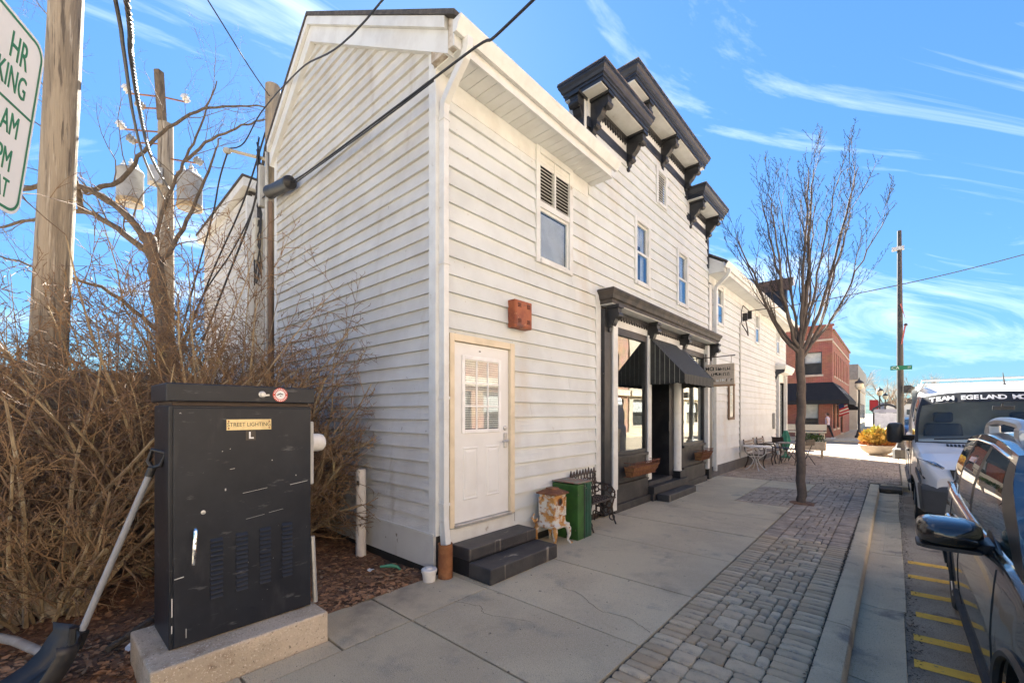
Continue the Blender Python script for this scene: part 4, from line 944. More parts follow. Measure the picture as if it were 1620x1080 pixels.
def yz(u, v): return y0+(y1-y0)*u, v
for k in range(4):
    uy = -2.08+k*.152
    for j in range(13):
        z = .49+j*.032-.0+.006*k
        MB().prism([(x1+.008, uy-.036, z), (x1+.022, uy-.034, z+.002), (x1+.020, uy-.034, z+.006), (x1+.008, uy-.036, z+.022)], (0, .072, 0)).build('louvre', M['cabinet'], DR)
MB().tube([(x1+.008, -2.205, .985), (x1+.045, -2.205, .985), (x1+.055, -2.207, .965), (x1+.055, -2.215, .80), (x1+.05, -2.216, .76)], [.011, .011, .011, .012, .012], 8).build('handle', M['chrome'], DR, smooth=True)
MB().lathe([(.014, 0), (.014, .006), (.008, .008)], (x1+.008, -2.155, 1.085), 12, (1, 0, 0)).build('lock', M['steel'], DR, smooth=True)
PL = MB().box(x1+.008, x1+.0115, -2.02, -1.735, 1.63, 1.705).build('name_plate', M['brass'], DR)
txt('lettering', 'STREET LIGHTING', (x1+.0118, -1.8775, 1.6675), (0, 1, 0), (0, 0, 1), .040, M['blackp'], DR, sx=.86)
for y in (-2.008, -1.748):
    for z in (1.643, 1.692): MB().lathe([(.006, 0), (.005, .003)], (x1+.0115, y, z), 8, (1, 0, 0)).build('rivet', M['rust'], DR)
MB().box(x1+.008, x1+.0095, -1.90, -1.838, 1.555, 1.622).build('letter_sticker', mat('sticker_dark', (.05,.04,.03), .5), DR)
txt('lettering', 'L', (x1+.0098, -1.868, 1.588), (0, 1, 0), (0, 0, 1), .066, M['white'], DR, bold=.002)
cs = (x1+.020, -1.675, 1.886)
MB().lathe([(.052, 0), (.052, .002)], cs, 28, (1, 0, 0)).build('round_sticker', M['red'], CA); MB().lathe([(.033, 0), (.033, .003)], cs, 24, (1, 0, 0)).build('sticker_centre', M['white'], CA)
MB().prism([(cs[0]+.0032, cs[1]+a, cs[2]+c) for a, c in ((-.026, -.006), (-.02, .004), (.0, .014), (.022, .004), (.016, .0), (.0, .006), (-.018, -.004))], (.0006, 0, 0)).build('sticker_roof', M['blackp'], CA)
MB().lathe([(.004, 0), (.004, .0008)], (cs[0]+.0032, cs[1]+.002, cs[2]-.008), 10, (1, 0, 0)).build('sticker_dot', M['blackp'], CA)
for k in range(22):
    a = 2*math.pi*k/22
    if abs(math.sin(a)) < .25: continue
    MB().obox((cs[0]+.0024, cs[1]+.0425*math.cos(a), cs[2]+.0425*math.sin(a)), (.0004, 0, 0), (0, -.003*math.sin(a), .003*math.cos(a)), (0, .005*math.cos(a), .005*math.sin(a))).build('sticker_glyph', M['white'], CA)
lk = MB(); lk.lathe([(.024, 0), (.024, .008), (.014, .012), (.014, .02)], (x1+.02, -1.80, 1.885), 16, (1, 0, 0)); lk.obox((x1+.032, -1.775, 1.88), (.004, 0, 0), (0, .02, .003), (0, -.0008, .006)); lk.build('cap_lock', M['steel'], CA, smooth=True)
# paint scrapes and chips: thin raw-metal scabs
sm = mat('bare_metal_chip', (.50,.49,.47), .6); rr = random.Random(4)
for (y, z, l, h) in ((-2.31, .68, .05, .006), (-1.60, 1.21, .13, .004), (-1.92, 1.19, .16, .0022), (-2.0, 1.36, .03, .003), (-2.03, 1.22, .008, .016), (-1.56, 1.27, .006, .008), (-2.0, 1.50, .004, .006), (-1.73, 1.40, .005, .008), (-2.325, .50, .006, .12), (-2.326, .36, .006, .05), (-1.9, 1.0, .12, .0015), (-1.75, 1.02, .1, .0015), (-2.25, .31, .004, .06)):
    MB().obox((x1+.0084, y+l/2, z), (.0004, 0, 0), (0, l/2, l*.06), (0, 0, h/2)).build('scrape', sm, DR)
# meter socket on the far side
MB().box(-.06, .10, -1.434, -1.355, 1.16, 1.68).build('meter_box', M['greybox'], CA, bevel=.01)
MB().lathe([(.075, 0), (.075, .07), (.068, .10), (.05, .115)], (.02, -1.355, 1.50), 24, (0, 1, 0)).build('meter', M['whiteplastic'], CA, smooth=True)
MB().tube([(.17, -1.40, .75), (.19, -1.385, .22)], .02, 8).build('conduit', M['steel'], CA, smooth=True)
# ------------------------------------------------------------------ snow shovel leaning on the cabinet
SH = thing('snow_shovel', 'black snow shovel with grey handle leaning against the lighting cabinet', 'shovel', (-.15, -2.75, 0))
A = V((-.16, -2.73, .30)); T = V((.02, -2.395, 1.36)); d = (T-A).normalized()
MB().tube([A-d*.04, T], .019, 12).build('handle', M['shovelgrey'], SH, smooth=True)
sd_ = V((.62, .55, .1)).normalized(); sd_ = (sd_-d*sd_.dot(d)).normalized(); nn = d.cross(sd_)
g = MB(); g.tube([T-d*.03, T+d*.03], .024, 10); q = T+d*.03
g.tube([q, q-sd_*.045+d*.03, q-sd_*.05+d*.11, q+sd_*.05+d*.115, q+sd_*.045+d*.03, q], .014, 8); g.build('grip', M['plastic'], SH, smooth=True)
# scoop standing on its lip, open towards the street corner
bl = MB(); rows = []
for (yy, z) in ((-2.725, .385), (-2.725, .33), (-2.745, .25), (-2.785, .175), (-2.845, .11), (-2.93, .06), (-3.03, .032), (-3.13, .022)):
    row = []
    for k in range(17):
        q = -1+k/8; e = abs(q); cv = max(0, e-.72)/.28
        rib = .010*math.cos(q*9.4)*(1 if e < .8 else 0)
        row.append((-.16+q*.235, yy-.10*cv**1.6-rib*.8, z+.055*cv**1.8+rib*.6-(.05*e*e if z > .3 else 0)))
    rows.append(row)
bl.grid(rows); bl.build('blade', M['plastic'], SH, smooth=True, solid=.006, recalc=False)
MB().tube([(-.16, -2.735, .40), (-.16, -2.745, .26), (-.16, -2.80, .16), (-.16, -2.93, .075)], [.03, .03, .024, .012], 8).build('rib', M['plastic'], SH, smooth=True)
MB().obox((-.07, -2.865, .115), (.045, 0, 0), (0, -.03, -.022), (0, -.0012, .0016)).build('sticker', M['lime'], SH)
MB().obox(A+d*.02, d*.06, sd_*.032, nn*.028).build('socket', M['plastic'], SH, bevel=.008)
# litter in the bed
wp = mat('paper_white', (.75,.75,.74), .8)
for k, (x, y, s, lb) in enumerate(((-.42, -2.42, .05, 'crumpled white paper tissue lying beside the cabinet plinth'), (-1.6, -1.75, .05, 'white paper scrap far back under the shrubs'), (-.75, -.35, .03, 'small white litter scrap near the gable wall'))):
    b = MB(); rr = random.Random(k)
    b.grid([[(x+(i-2)*s*.6+rr.uniform(-.01, .01), y+(j-2)*s*.5+rr.uniform(-.01, .01), bedz(x, y)+.03+rr.uniform(0, s*.6)) for i in range(5)] for j in range(5)])
    tag(b.build('paper_scrap', wp, None, recalc=False, loc=(x, y, bedz(x, y))), lb, 'litter')
tag(MB().tube([(-.62, -.30, .02), (-.52, -.22, .035), (-.44, -.19, .03), (-.38, -.20, .02)], [.012, .022, .018, .01], 8).build('plastic_wrapper', mat('green_plastic', (.10,.30,.18), .25), None, smooth=True, loc=(-.5, -.24, 0)), 'crushed green plastic wrapper on the mulch by the gable wall', 'litter')
tag(MB().tube([(-1.9, -3.35, .05), (-1.2, -3.0, .05), (-.78, -2.85, .045)], [.03, .032, .03], 10).build('pale_pole', mat('pale_stick', (.42,.38,.34), .7, (.32,.28,.24), 8), None, smooth=True, loc=(-1.3, -3.0, 0)), 'pale peeled pole lying behind the snow shovel', 'pole')
tag(MB().tube([(-1.3, -1.9, .05), (-.85, -2.25, .06), (-.55, -2.55, .04)], [.02, .028, .022], 8).build('fallen_branch', M['bark'], None, smooth=True, loc=(-.9, -2.2, 0)), 'fallen dark branch lying in the mulch beside the cabinet', 'branch')
# ------------------------------------------------------------------ parking sign on a leaning post
u = V((-0.8919, 0.4522, 0.0000)).normalized(); v = V((0.0542, 0.1070, 0.9928)); v = (v-u*v.dot(u)).normalized(); nrm = u.cross(v)
pc = V((1.6597, -3.0268, 2.7213))          # centre of the leaning plate
SG = thing('parking_sign', 'white parking sign with green lettering on a leaning post', 'sign', (pc.x, pc.y, 0))
def rrect(w_, h, r, n=7):
    return [(cx_+r*math.cos(a), cy_+r*math.sin(a)) for cx_, cy_, a0 in ((w_-r, -h+r, -90), (w_-r, h-r, 0), (-w_+r, h-r, 90), (-w_+r, -h+r, 180)) for a in [rad(a0+90*k/n) for k in range(n+1)]]
MB().prism([pc+u*a+v*c for a, c in rrect(.2285, .305, .055)], -nrm*.003).build('plate', M['sign'], SG)
outl, inl = rrect(.219, .2955, .048), rrect(.210, .2865, .040)
b = MB(); n_ = len(outl); b.add([pc+u*a+v*c+nrm*.0008 for a, c in outl]+[pc+u*a+v*c+nrm*.0008 for a, c in inl], [(i, (i+1) % n_, n_+(i+1) % n_, n_+i) for i in range(n_)]); b.build('border', M['signgreen'], SG, recalc=False)
MB().obox(pc+v*.035+nrm*.0008, u*.21, v*.004, nrm*.0003).build('rule', M['signgreen'], SG)
for s_, cu_, cv_, sz in (('HR', .115, .205, .12), ('PARKING', .055, .105, .105), ('AM', .125, -.03, .105), ('TO', .06, -.09, .05), ('PM', .122, -.145, .105), ('SAT', .122, -.235, .09)):
    txt('lettering', s_, pc+u*cu_+v*cv_+nrm*.001, u, v, sz, M['signgreen'], SG, sx=.52, bold=.0)
t_ = (pc.z)/v.z
MB().tube([pc-nrm*.03-v*(t_+.05), pc-nrm*.03+v*.32], .022, 8).build('post', M['steel'], SG, smooth=True)
# ------------------------------------------------------------------ rear wing, fence, poles, wires
RWG = thing('rear_wing', 'white clapboard rear wing beyond the utility pole', 'building', (-8, 2, 0))
MB().prism([(-9.8, .14, -.2), (-6.42, .14, -.2), (-6.42, .14, 6.42), (-9.8, .14, 6.2)], (0, 4.5, 0)).build('wall_core', M['dark'], RWG)
z = .3
while z < 6.25:
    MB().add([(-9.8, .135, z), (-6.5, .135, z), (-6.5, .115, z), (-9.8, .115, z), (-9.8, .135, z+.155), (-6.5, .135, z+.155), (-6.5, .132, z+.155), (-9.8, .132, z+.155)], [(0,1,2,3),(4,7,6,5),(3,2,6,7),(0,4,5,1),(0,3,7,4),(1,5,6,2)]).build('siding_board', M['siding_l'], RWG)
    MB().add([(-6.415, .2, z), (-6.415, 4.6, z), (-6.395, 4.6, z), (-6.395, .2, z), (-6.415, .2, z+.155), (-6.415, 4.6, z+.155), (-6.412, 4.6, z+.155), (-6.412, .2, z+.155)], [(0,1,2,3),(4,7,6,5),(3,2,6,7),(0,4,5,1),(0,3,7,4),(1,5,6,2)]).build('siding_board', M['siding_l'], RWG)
    z += .155
MB().box(-6.5, -6.39, .10, .135, .1, 6.3).build('corner_board', M['trim'], RWG); MB().box(-6.412, -6.385, .135, .22, .1, 6.3).build('corner_board', M['trim'], RWG)
MB().prism([(-9.95, .0, 6.20), (-6.3, .0, 6.44), (-6.3, .0, 6.62), (-9.95, .0, 6.38)], (0, 4.8, 0)).build('roof', M['trim'], RWG)
MB().prism([(-9.97, -.03, 6.385), (-6.28, -.03, 6.625), (-6.28, -.03, 6.665), (-9.97, -.03, 6.425)], (0, 4.9, 0)).build('roof_edge', M['shingle'], RWG)
FN = thing('board_fence', 'tall dark weathered board fence behind the bare shrubs', 'fence', (-8.6, -3, 0))
fm_ = mat('fence_board', (.10,.092,.088), .9, (.065,.06,.058), 3, st=(3,3,.4), rnd=.18, bump=.5, bs=12, bst=(4,4,.4))
y = -9.0; rr = random.Random(8)
while y < .0:
    MB().box(-8.62, -8.60, y+.002, y+.148, .0, 2.62+rr.uniform(-.03, .03)).build('board', fm_, FN); y += .15
for z in (.5, 2.2): MB().box(-8.68, -8.622, -9, 0, z, z+.09).build('rail', fm_, FN)
def woodpole(name, label, base, top, r0, r1):
    t = thing(name, label, 'utility pole', base, group='wooden utility poles'); b = MB(); base, top = V(base), V(top); n_ = 14; rr = random.Random(label)
    rings = []; k_ = 20
    for i in range(n_+1):
        p = base.lerp(top, i/n_); r = r0+(r1-r0)*i/n_
        rings.append([p+V((math.cos(2*math.pi*k/k_), math.sin(2*math.pi*k/k_), 0))*r*(1+rr.uniform(-.022, .022)) for k in range(k_)])
    b.loft(rings); b.build('shaft', M['pole'], t, smooth=True, angle=60); return t
woodpole('utility_pole', 'thick weathered wooden utility pole rising from the shrubs beside the parking sign', (-3.67, -2.86, -.1), (-3.32, -2.54, 9.6), .172, .135)
UP2 = woodpole('utility_pole', 'far utility pole carrying grey transformers and insulators above the bare tree', (-10.25, -.6, -.1), (-10.25, -.6, 9.15), .20, .16)
MB().obox((-10.15, -.72, 9.75), (.05, .04, 0), (-.035, .06, 0), (.12, -.05, .55)).build('pole_top_pin', M['bark'], UP2)
tm = mat('transformer_grey', (.32,.325,.32), .6, (.25,.25,.24), 4, spots=((.36,.24,.13), 3, .62, .75))
for (dx_, dy_, z, nm) in ((-.55, -.62, 7.05, 0), (.42, .42, 7.0, 1)):
    T_ = MB().lathe([(.19, -.02), (.26, .0), (.27, .05), (.27, .78), (.285, .80), (.285, .83), (.24, .88), (.05, .92)], (-10.25+dx_, -.6+dy_, z), 20).build('transformer', tm, UP2, smooth=True)
    MB().lathe([(.275, .0), (.28, .09), (.275, .11)], (-10.25+dx_, -.6+dy_, z-.01), 20).build('rust_band', mat('rust_tan', (.45,.33,.18), .7) if nm == 0 else bpy.data.materials['rust_tan'], T_, smooth=True)
    for a in (0, 2, 4): MB().lathe([(.04, 0), (.06, .05), (.03, .08), (.06, .12), (.03, .16), (.02, .22)], (-10.25+dx_+.15*math.cos(a), -.6+dy_+.15*math.sin(a), z+.88), 8).build('bushing', M['trim'], T_, smooth=True)
MB().box(-10.35, -10.02, -.95, -.70, 7.5, 7.9).build('control_box', M['greybox'], UP2)
for k, (x, y, z) in enumerate(((-10.6, -1.25, 9.75), (-10.45, -1.0, 9.45), (-10.7, -1.35, 8.85), (-10.55, -1.15, 8.55), (-9.9, -.2, 9.75), (-9.7, .05, 8.2))):
    MB().lathe([(.02, 0), (.09, .02), (.05, .06), (.10, .09), (.05, .13), (.10, .16), (.03, .2)], (x, y, z), 10, (.5-.8*(k % 2), -.6, .5)).build('insulator', tm if k % 2 else M['whiteplastic'], UP2, smooth=True)
    MB().tube([(x, y, z), (-10.22, -.66, z+.05)], .02, 5).build('bracket', M['rust'], UP2)
UP3 = woodpole('utility_pole', 'utility pole hung with boxes and cables at the back corner of the white building', (-4.97, .10, -.1), (-4.97, .10, 7.85), .15, .125)
MB().box(-5.08, -4.96, -.13, -.02, 5.55, 6.30).build('riser_cover', M['greybox'], UP3, bevel=.01)
MB().box(-5.22, -5.04, -.18, -.04, 4.55, 5.35).build('terminal_box', mat('cream_box', (.55,.53,.45), .6), UP3, bevel=.02)
MB().tube([(-4.85, -.05, 0), (-4.86, -.045, 5.4), (-4.87, -.04, 6.6)], .03, 8).build('riser', M['greybox'], UP3, smooth=True)
MB().tube([(-4.79, .0, 0), (-4.80, .0, 5.6)], .04, 8).build('riser', mat('rusty_conduit', (.2,.13,.09), .8), UP3, smooth=True)
MB().tube([(-4.97, .05, 6.45), (-5.3, -.22, 6.56), (-5.58, -.46, 6.66)], [.035, .03, .03], 8).build('arm', mat('tan_arm', (.45,.40,.30), .7), UP3, smooth=True)
MB().lathe([(.05, -.03), (.07, .0), (.06, .05)], (-5.6, -.47, 6.63), 10).build('arm_end', M['greybox'], UP3)
rr = random.Random(9)
for k in range(9):
    z0 = 6.9-k*.05; pts = [(-4.97-.1+rr.uniform(-.08, .05), -.08+rr.uniform(-.06, .03), z0-q*.33+rr.uniform(-.05, .05)) for q in range(8)]
    MB().tube(pts, rr.uniform(.008, .016), 5).build('drop_cable', M['cable'], UP3, smooth=True)
for k in range(4):
    a = rr.uniform(.08, .16); MB().tube([(-5.02+rr.uniform(-.05, .05), -.12, 5.3), (-5.0-a, -.16, 4.9), (-5.0, -.2, 4.2+rr.uniform(-.2, .1)), (-4.92+a*.5, -.15, 4.8), (-4.95, -.1, 5.4)], .012, 5).build('cable_loop', M['cable'], UP3, smooth=True)
def wire(name, label, pts, r, m=None, sub=10, n=6, loc=None):
    # smooth Catmull-Rom through the points
    P_ = [V(p) for p in pts]; q = []
    for i in range(len(P_)-1):
        p0, p1, p2, p3 = P_[max(i-1, 0)], P_[i], P_[i+1], P_[min(i+2, len(P_)-1)]
        for k in range(sub):
            t = k/sub; q.append(.5*((2*p1)+(p2-p0)*t+(2*p0-5*p1+4*p2-p3)*t*t+(3*p1-p0-3*p2+p3)*t**3))
    q.append(P_[-1])
    o = MB().tube(q, r, n).build(name, m or M['cable'], None, smooth=True, loc=tuple(P_[0])); return tag(o, label, 'cable')
wire('overhead_cable', 'black cable rising from the pole arm across the gable', [(-5.58, -.46, 6.68), (-5.25, -.3, 6.72), (-4.98, -.08, 7.30), (-3.0, -.20, 6.95), (-.39, -.414, 6.17), (6, -1.0, 5.9), (16, -2, 8)], .0115)
c2 = wire('overhead_cable', 'black cable with splice case running past the eave corner', [(-5.05, -.06, 5.72), (-4.33, -.16, 5.57), (-3.28, -.16, 5.40), (-2.17, -.17, 5.30), (.79, -.30, 5.0), (1.64, -.35, 4.93), (6, -.6, 5.2), (16, -1.5, 8)], .012)
wire('lashing_wire', 'thin wire lashed under the spliced cable along the gable', [(-3.3, -.15, 5.36), (-2.17, -.17, 5.27), (-.6, -.235, 5.11), (.3, -.27, 5.035)], .009)
d_ = V((1.05, 0, -.17)).normalized(); p_ = V((-4.36, -.17, 5.56))
SC = thing('splice_case', 'black cylindrical splice case on the cable at the gable edge', 'splice case', tuple(p_))
MB().lathe([(.05, -.03), (.105, .0), (.112, .05), (.10, .08), (.10, .82), (.112, .85), (.105, .90), (.05, .94)], p_, 16, d_).build('case', M['plastic'], SC, smooth=True); MB().tube([p_+d_*.02+V((0, 0, .10)), p_+d_*.88+V((0, 0, .10))], .02, 6).build('seam', M['cable'], SC)
wire('overhead_cable', 'thin dark wire from the pole top towards the upper frame', [(-4.97, .08, 7.6), (-4.3, -.5, 7.5), (-3.48, -1.29, 7.56), (-2, -3.2, 8.2)], .009)
wire('twisted_cable', 'left strand of the two twisted cables running up to the far transformers', [(.5, -3.0, 6.2), (-2.39, -2.33, 6.08), (-3.34, -2.16, 6.18), (-5.31, -1.82, 6.40), (-7.31, -1.39, 6.65), (-10.11, -.62, 7.1)], .022, M['twist'], sub=14)
def twisted(label, pts, r):
    P_ = [V(p) for p in pts]; b = MB(); q = []
    for i in range(len(P_)-1):
        p0, p1, p2, p3 = P_[max(i-1, 0)], P_[i], P_[i+1], P_[min(i+2, len(P_)-1)]
        for k in range(40):
            t = k/40; q.append(.5*((2*p1)+(p2-p0)*t+(2*p0-5*p1+4*p2-p3)*t*t+(3*p1-p0-3*p2+p3)*t**3))
    for s_ in range(3):
        b.tube([p+V((0, math.cos(i*.9+s_*2.094), math.sin(i*.9+s_*2.094)))*r for i, p in enumerate(q)], r*.85, 6)
    tag(b.build('twisted_cable', M['twist'], None, smooth=True, loc=tuple(P_[0])), label, 'cable')
twisted('thicker triple twisted cable running up to the far transformers', [(.5, -2.9, 6.2), (-2.31, -2.25, 6.08), (-3.5, -2.07, 6.25), (-5.27, -1.75, 6.52), (-7.45, -1.29, 6.88), (-10.04, -.56, 7.42)], .017)
for k, (pts, lb) in enumerate((([(-5.05, .0, 6.98), (-6.03, -.08, 5.97), (-6.46, -.45, 4.7), (-6.84, -.79, 3.43), (-7.3, -1.2, 2)], 'black drop cable falling from the pole behind the rear wing, upper'), ([(-5.05, .0, 6.54), (-5.89, .05, 5.84), (-6.22, -.24, 4.95), (-6.65, -.62, 4.07), (-7.2, -1.1, 2.4)], 'black drop cable falling from the pole behind the rear wing, lower'), ([(-5.58, -.46, 6.64), (-5.95, -.5, 6.24), (-6.2, -.55, 5.62), (-6.45, -.72, 4.63), (-6.8, -1.0, 3)], 'black cable hanging down from the pole arm end'), ([(-5.05, .0, 6.7), (-5.8, .0, 5.7), (-6.3, -.3, 4.4), (-6.7, -.6, 3.2)], 'thick black cable dropping from the pole past the rear wing'))):
    wire('drop_cable', lb, pts, (.016, .014, .015, .02)[k])
wire('overhead_cable', 'thin service wire from the far wing crossing behind the young tree', [(.16, 12.9, 5.12), (2.5, 14.7, 5.55), (6.9, 18.7, 6.93), (16, 27, 10.5)], .014)
# ------------------------------------------------------------------ bare trees and shrubs
def grow(b, bt, p, d, L, r, lvl, rng, C):
    c = C[lvl]; n_ = c['n']; pts = [V(p)]; rs = [r]; d = V(d).normalized(); sl = L/n_
    lim = C.get('lim')
    for i in range(n_):
        d = (d+V((rng.gauss(0, c['w']), rng.gauss(0, c['w']), rng.gauss(0, c['w'])+c['t']))).normalized()
        q_ = pts[-1]+d*sl
        if lim and lim(q_): break
        pts.append(q_); rs.append(max(r*(1-(i+1)/n_*c.get('tp', .75)), C.get('rtip', .0012)))
    if len(pts) < 2: return
    (b if lvl < C.get('split', 1) else bt).tube(pts, rs, c['s'], cap=False)
    kids(b, bt, pts, rs, L, lvl, rng, C)
def kids(b, bt, pts, rs, L, lvl, rng, C):
    c = C[lvl]
    if lvl+1 not in C: return
    for k in range(c['k']):
        t = c.get('t0', .25)+(1-c.get('t0', .25))*(k+rng.random())/c['k']; f = t*(len(pts)-1); i = min(int(f), len(pts)-2)
        q = pts[i].lerp(pts[i+1], f-i); dd = (pts[i+1]-pts[i]).normalized(); e = dd.orthogonal().normalized(); a = rng.random()*6.283
        e = e*math.cos(a)+dd.cross(e)*math.sin(a); an = rad(rng.uniform(*c['a']))
        nd = dd*math.cos(an)+e*math.sin(an)
        grow(b, bt, q, nd, L*rng.uniform(*c['l'])*(1-.45*t), max(rs[i]*c['r'], C.get('rmin', .0016)), lvl+1, rng, C)
def smoothpath(pts, sub=6):
    P_ = [V(p) for p in pts]; q = []
    for i in range(len(P_)-1):
        p0, p1, p2, p3 = P_[max(i-1, 0)], P_[i], P_[i+1], P_[min(i+2, len(P_)-1)]
        for k in range(sub):
            t = k/sub; q.append(.5*((2*p1)+(p2-p0)*t+(2*p0-5*p1+4*p2-p3)*t*t+(3*p1-p0-3*p2+p3)*t**3))
    return q+[P_[-1]]
rng = random.Random(31)
BT = thing('bare_tree', 'spreading bare tree with crooked limbs behind the thick utility pole', 'tree', (-6.5, -.95, 0))
trk = MB(); tw = MB()
def limb(pts, r0, r1, C, dead=False):
    q = smoothpath(pts); n_ = len(q); rs = [r0+(r1-r0)*i/(n_-1) for i in range(n_)]; q = [p+V((rng.gauss(0, .012), rng.gauss(0, .012), rng.gauss(0, .012))) for p in q]
    trk.tube(q, rs, 9); L = sum((q[i+1]-q[i]).length for i in range(n_-1)); kids(trk, tw, q, rs, L, 0, rng, C)
CT = {'split': 1, 0: dict(n=6, w=.1, t=0, s=6, k=11, a=(30, 75), l=(.22, .5), r=.34, t0=.15), 1: dict(n=6, w=.16, t=.06, s=4, k=6, a=(25, 65), l=(.3, .6), r=.5, tp=.8), 2: dict(n=4, w=.2, t=.05, s=3, k=4, a=(25, 60), l=(.35, .6), r=.55, tp=.8), 3: dict(n=3, w=.2, t=.02, s=3, k=0, a=(0, 1), l=(0, 1), r=.5, tp=.8)}
q = smoothpath([(-6.45, -.9, -.1), (-6.56, -.95, .93), (-6.79, -1.15, 2.89), (-6.95, -1.29, 4.48), (-7.07, -1.40, 5.18)]); trk.tube([p+V((rng.gauss(0, .015), rng.gauss(0, .015), 0)) for p in q], [.17-.065*i/(len(q)-1)+rng.uniform(-.010, .014) for i in range(len(q))], 12)
limb([(-7.0, -1.36, 4.95), (-7.2, -1.7, 5.5), (-7.51, -2.19, 5.91), (-8.13, -2.74, 6.0), (-8.75, -3.29, 5.79), (-9.27, -3.76, 5.91)], .072, .022, CT)
limb([(-7.0, -1.36, 4.8), (-7.48, -1.89, 5.35), (-7.88, -2.25, 5.59), (-8.51, -2.81, 5.47), (-9.06, -3.3, 5.29)], .062, .02, CT)
limb([(-7.6, -2.25, 5.9), (-7.34, -1.77, 6.19), (-6.93, -1.41, 6.86), (-6.35, -.89, 7.46), (-5.76, -.37, 7.61), (-5.08, .23, 7.58)], .046, .010, CT)
limb([(-7.0, -1.3, 4.6), (-7.26, -1.17, 5.71), (-7.03, -.96, 6.47), (-6.74, -.71, 7.3), (-6.41, -.41, 8.37)], .046, .010, CT)
limb([(-6.9, -.85, 6.8), (-6.41, -.41, 7.3), (-5.89, .05, 7.55), (-5.51, .3, 7.64)], .03, .008, CT)
limb([(-7.88, -2.25, 5.59), (-7.3, -2.5, 6.75), (-7.06, -2.46, 7.86), (-7.18, -2.57, 8.74), (-7.39, -2.75, 9.4)], .05, .01, CT)
limb([(-6.95, -1.29, 4.5), (-6.84, -.9, 5.4), (-6.55, -.54, 6.6), (-6.36, -.37, 7.3)], .05, .01, CT)
limb([(-6.8, -1.15, 3.2), (-7.3, -1.9, 4.0), (-7.7, -2.6, 4.3), (-8.4, -3.4, 4.6)], .045, .012, CT)
trk.build('trunk', M['bark'], BT, smooth=True, recalc=False); tw.build('crown', mat('tree_twig', (.20,.15,.10), .85, (.14,.10,.07), 3), BT, recalc=False)
# young street tree, upright vase
YT = thing('street_tree', 'slender bare street tree with upright branches rising from the paving', 'tree', (2.37, 7.07, 0))
trk = MB(); tw = MB(); rng = random.Random(77)
q = smoothpath([(2.37, 7.07, -.05), (2.365, 7.065, .15), (2.35, 7.06, 1.2), (2.36, 7.06, 2.2), (2.34, 7.04, 3.0)]); n_ = len(q)
trk.tube([p+V((rng.gauss(0, .006), rng.gauss(0, .006), 0)) for p in q], [.11 if i == 0 else .082-.010*i/n_+(.012 if i == 1 else 0)+rng.uniform(-.002, .003) for i in range(n_)], 14)
CY = {'split': 2, 'rmin': .0042, 'rtip': .0026, 0: dict(n=8, w=.03, t=.02, s=6, k=9, a=(10, 26), l=(.32, .52), r=.46, t0=.15), 1: dict(n=6, w=.05, t=.07, s=5, k=7, a=(20, 42), l=(.28, .5), r=.45, tp=.85), 2: dict(n=4, w=.09, t=.10, s=3, k=4, a=(25, 55), l=(.14, .34), r=.5, tp=.8), 3: dict(n=2, w=.12, t=.06, s=3, k=0, a=(0, 1), l=(0, 1), r=.5)}
RV, FV = V((.748, .664, 0)), V((-.664, .748, 0))      # two horizontal spread directions of the crown
def ylimb(z0, lat, dep, ztop, r):
    # lat, dep: reach along the two spread directions
    p0 = V((2.345, 7.045, z0)); end = p0+RV*lat+FV*dep; end.z = ztop
    m1 = p0.lerp(end, .33); m1 = m1+RV*lat*.10+V((0, 0, -.05)); m2 = p0.lerp(end, .7)+RV*lat*.03
    q = smoothpath([p0, m1, m2, end], 5); n_ = len(q); rs = [r*.60*(1-.82*i/(n_-1)) for i in range(n_)]
    q = [q[0]]+[p+V((rng.gauss(0, .014), rng.gauss(0, .014), rng.gauss(0, .01))) for p in q[1:]]
    trk.tube(q, rs, 8, cap=False); L = sum((q[i+1]-q[i]).length for i in range(n_-1)); kids(trk, tw, q, rs, L, 0, rng, CY)
for a in ((2.85, -1.20, .1, 5.2, .062), (2.9, -.85, -.4, 5.8, .058), (3.0, -.45, .5, 6.1, .056), (3.05, -.05, -.3, 6.35, .06), (3.0, .40, .2, 6.6, .075), (2.8, .90, -.3, 6.35, .062), (2.7, 1.25, .3, 5.8, .06), (3.0, .7, .6, 6.1, .05), (2.95, -.9, .7, 5.3, .045), (3.0, .2, -.7, 5.9, .045), (2.8, 1.1, -.7, 5.3, .042), (3.05, -.2, .3, 6.2, .045), (2.95, .1, .8, 5.8, .042)): ylimb(*a)
trk.build('trunk', M['barkg'], YT, smooth=True, recalc=False); tw.build('crown', mat('dark_twig', (.052,.047,.043), .95, (.038,.034,.031), 4, spec=.1), YT, recalc=False)
bd = MB(); rr = random.Random(6); tv = tw.v
for k in range(120):
    p = tv[rr.randrange(len(tv))]
    if p[2] < 4.6: continue
    s = rr.uniform(.006, .013); d = V((rr.gauss(0, 1), rr.gauss(0, 1), rr.gauss(0, 1))).normalized(); bd.obox(p, d*s, d.orthogonal().normalized()*s*.5, d.cross(d.orthogonal()).normalized()*s*.4)
bd.build('buds', mat('tan_bud', (.12,.10,.08), .8), YT, recalc=False)
for k, (dx_, dy_) in enumerate(((0, 0),)):
    b = MB(); b.loft([[(2.37+math.cos(a*.5236)*r, 7.07+math.sin(a*.5236)*r, z) for a in range(12)] for r, z in ((.24, -.02), (.2, .012), (.16, .02))]); tag(b.build('tree_pit_soil', M['earth'], None, smooth=True, loc=(2.37, 7.07, 0)), 'dark soil ring around the street tree trunk', 'soil', kind='stuff')
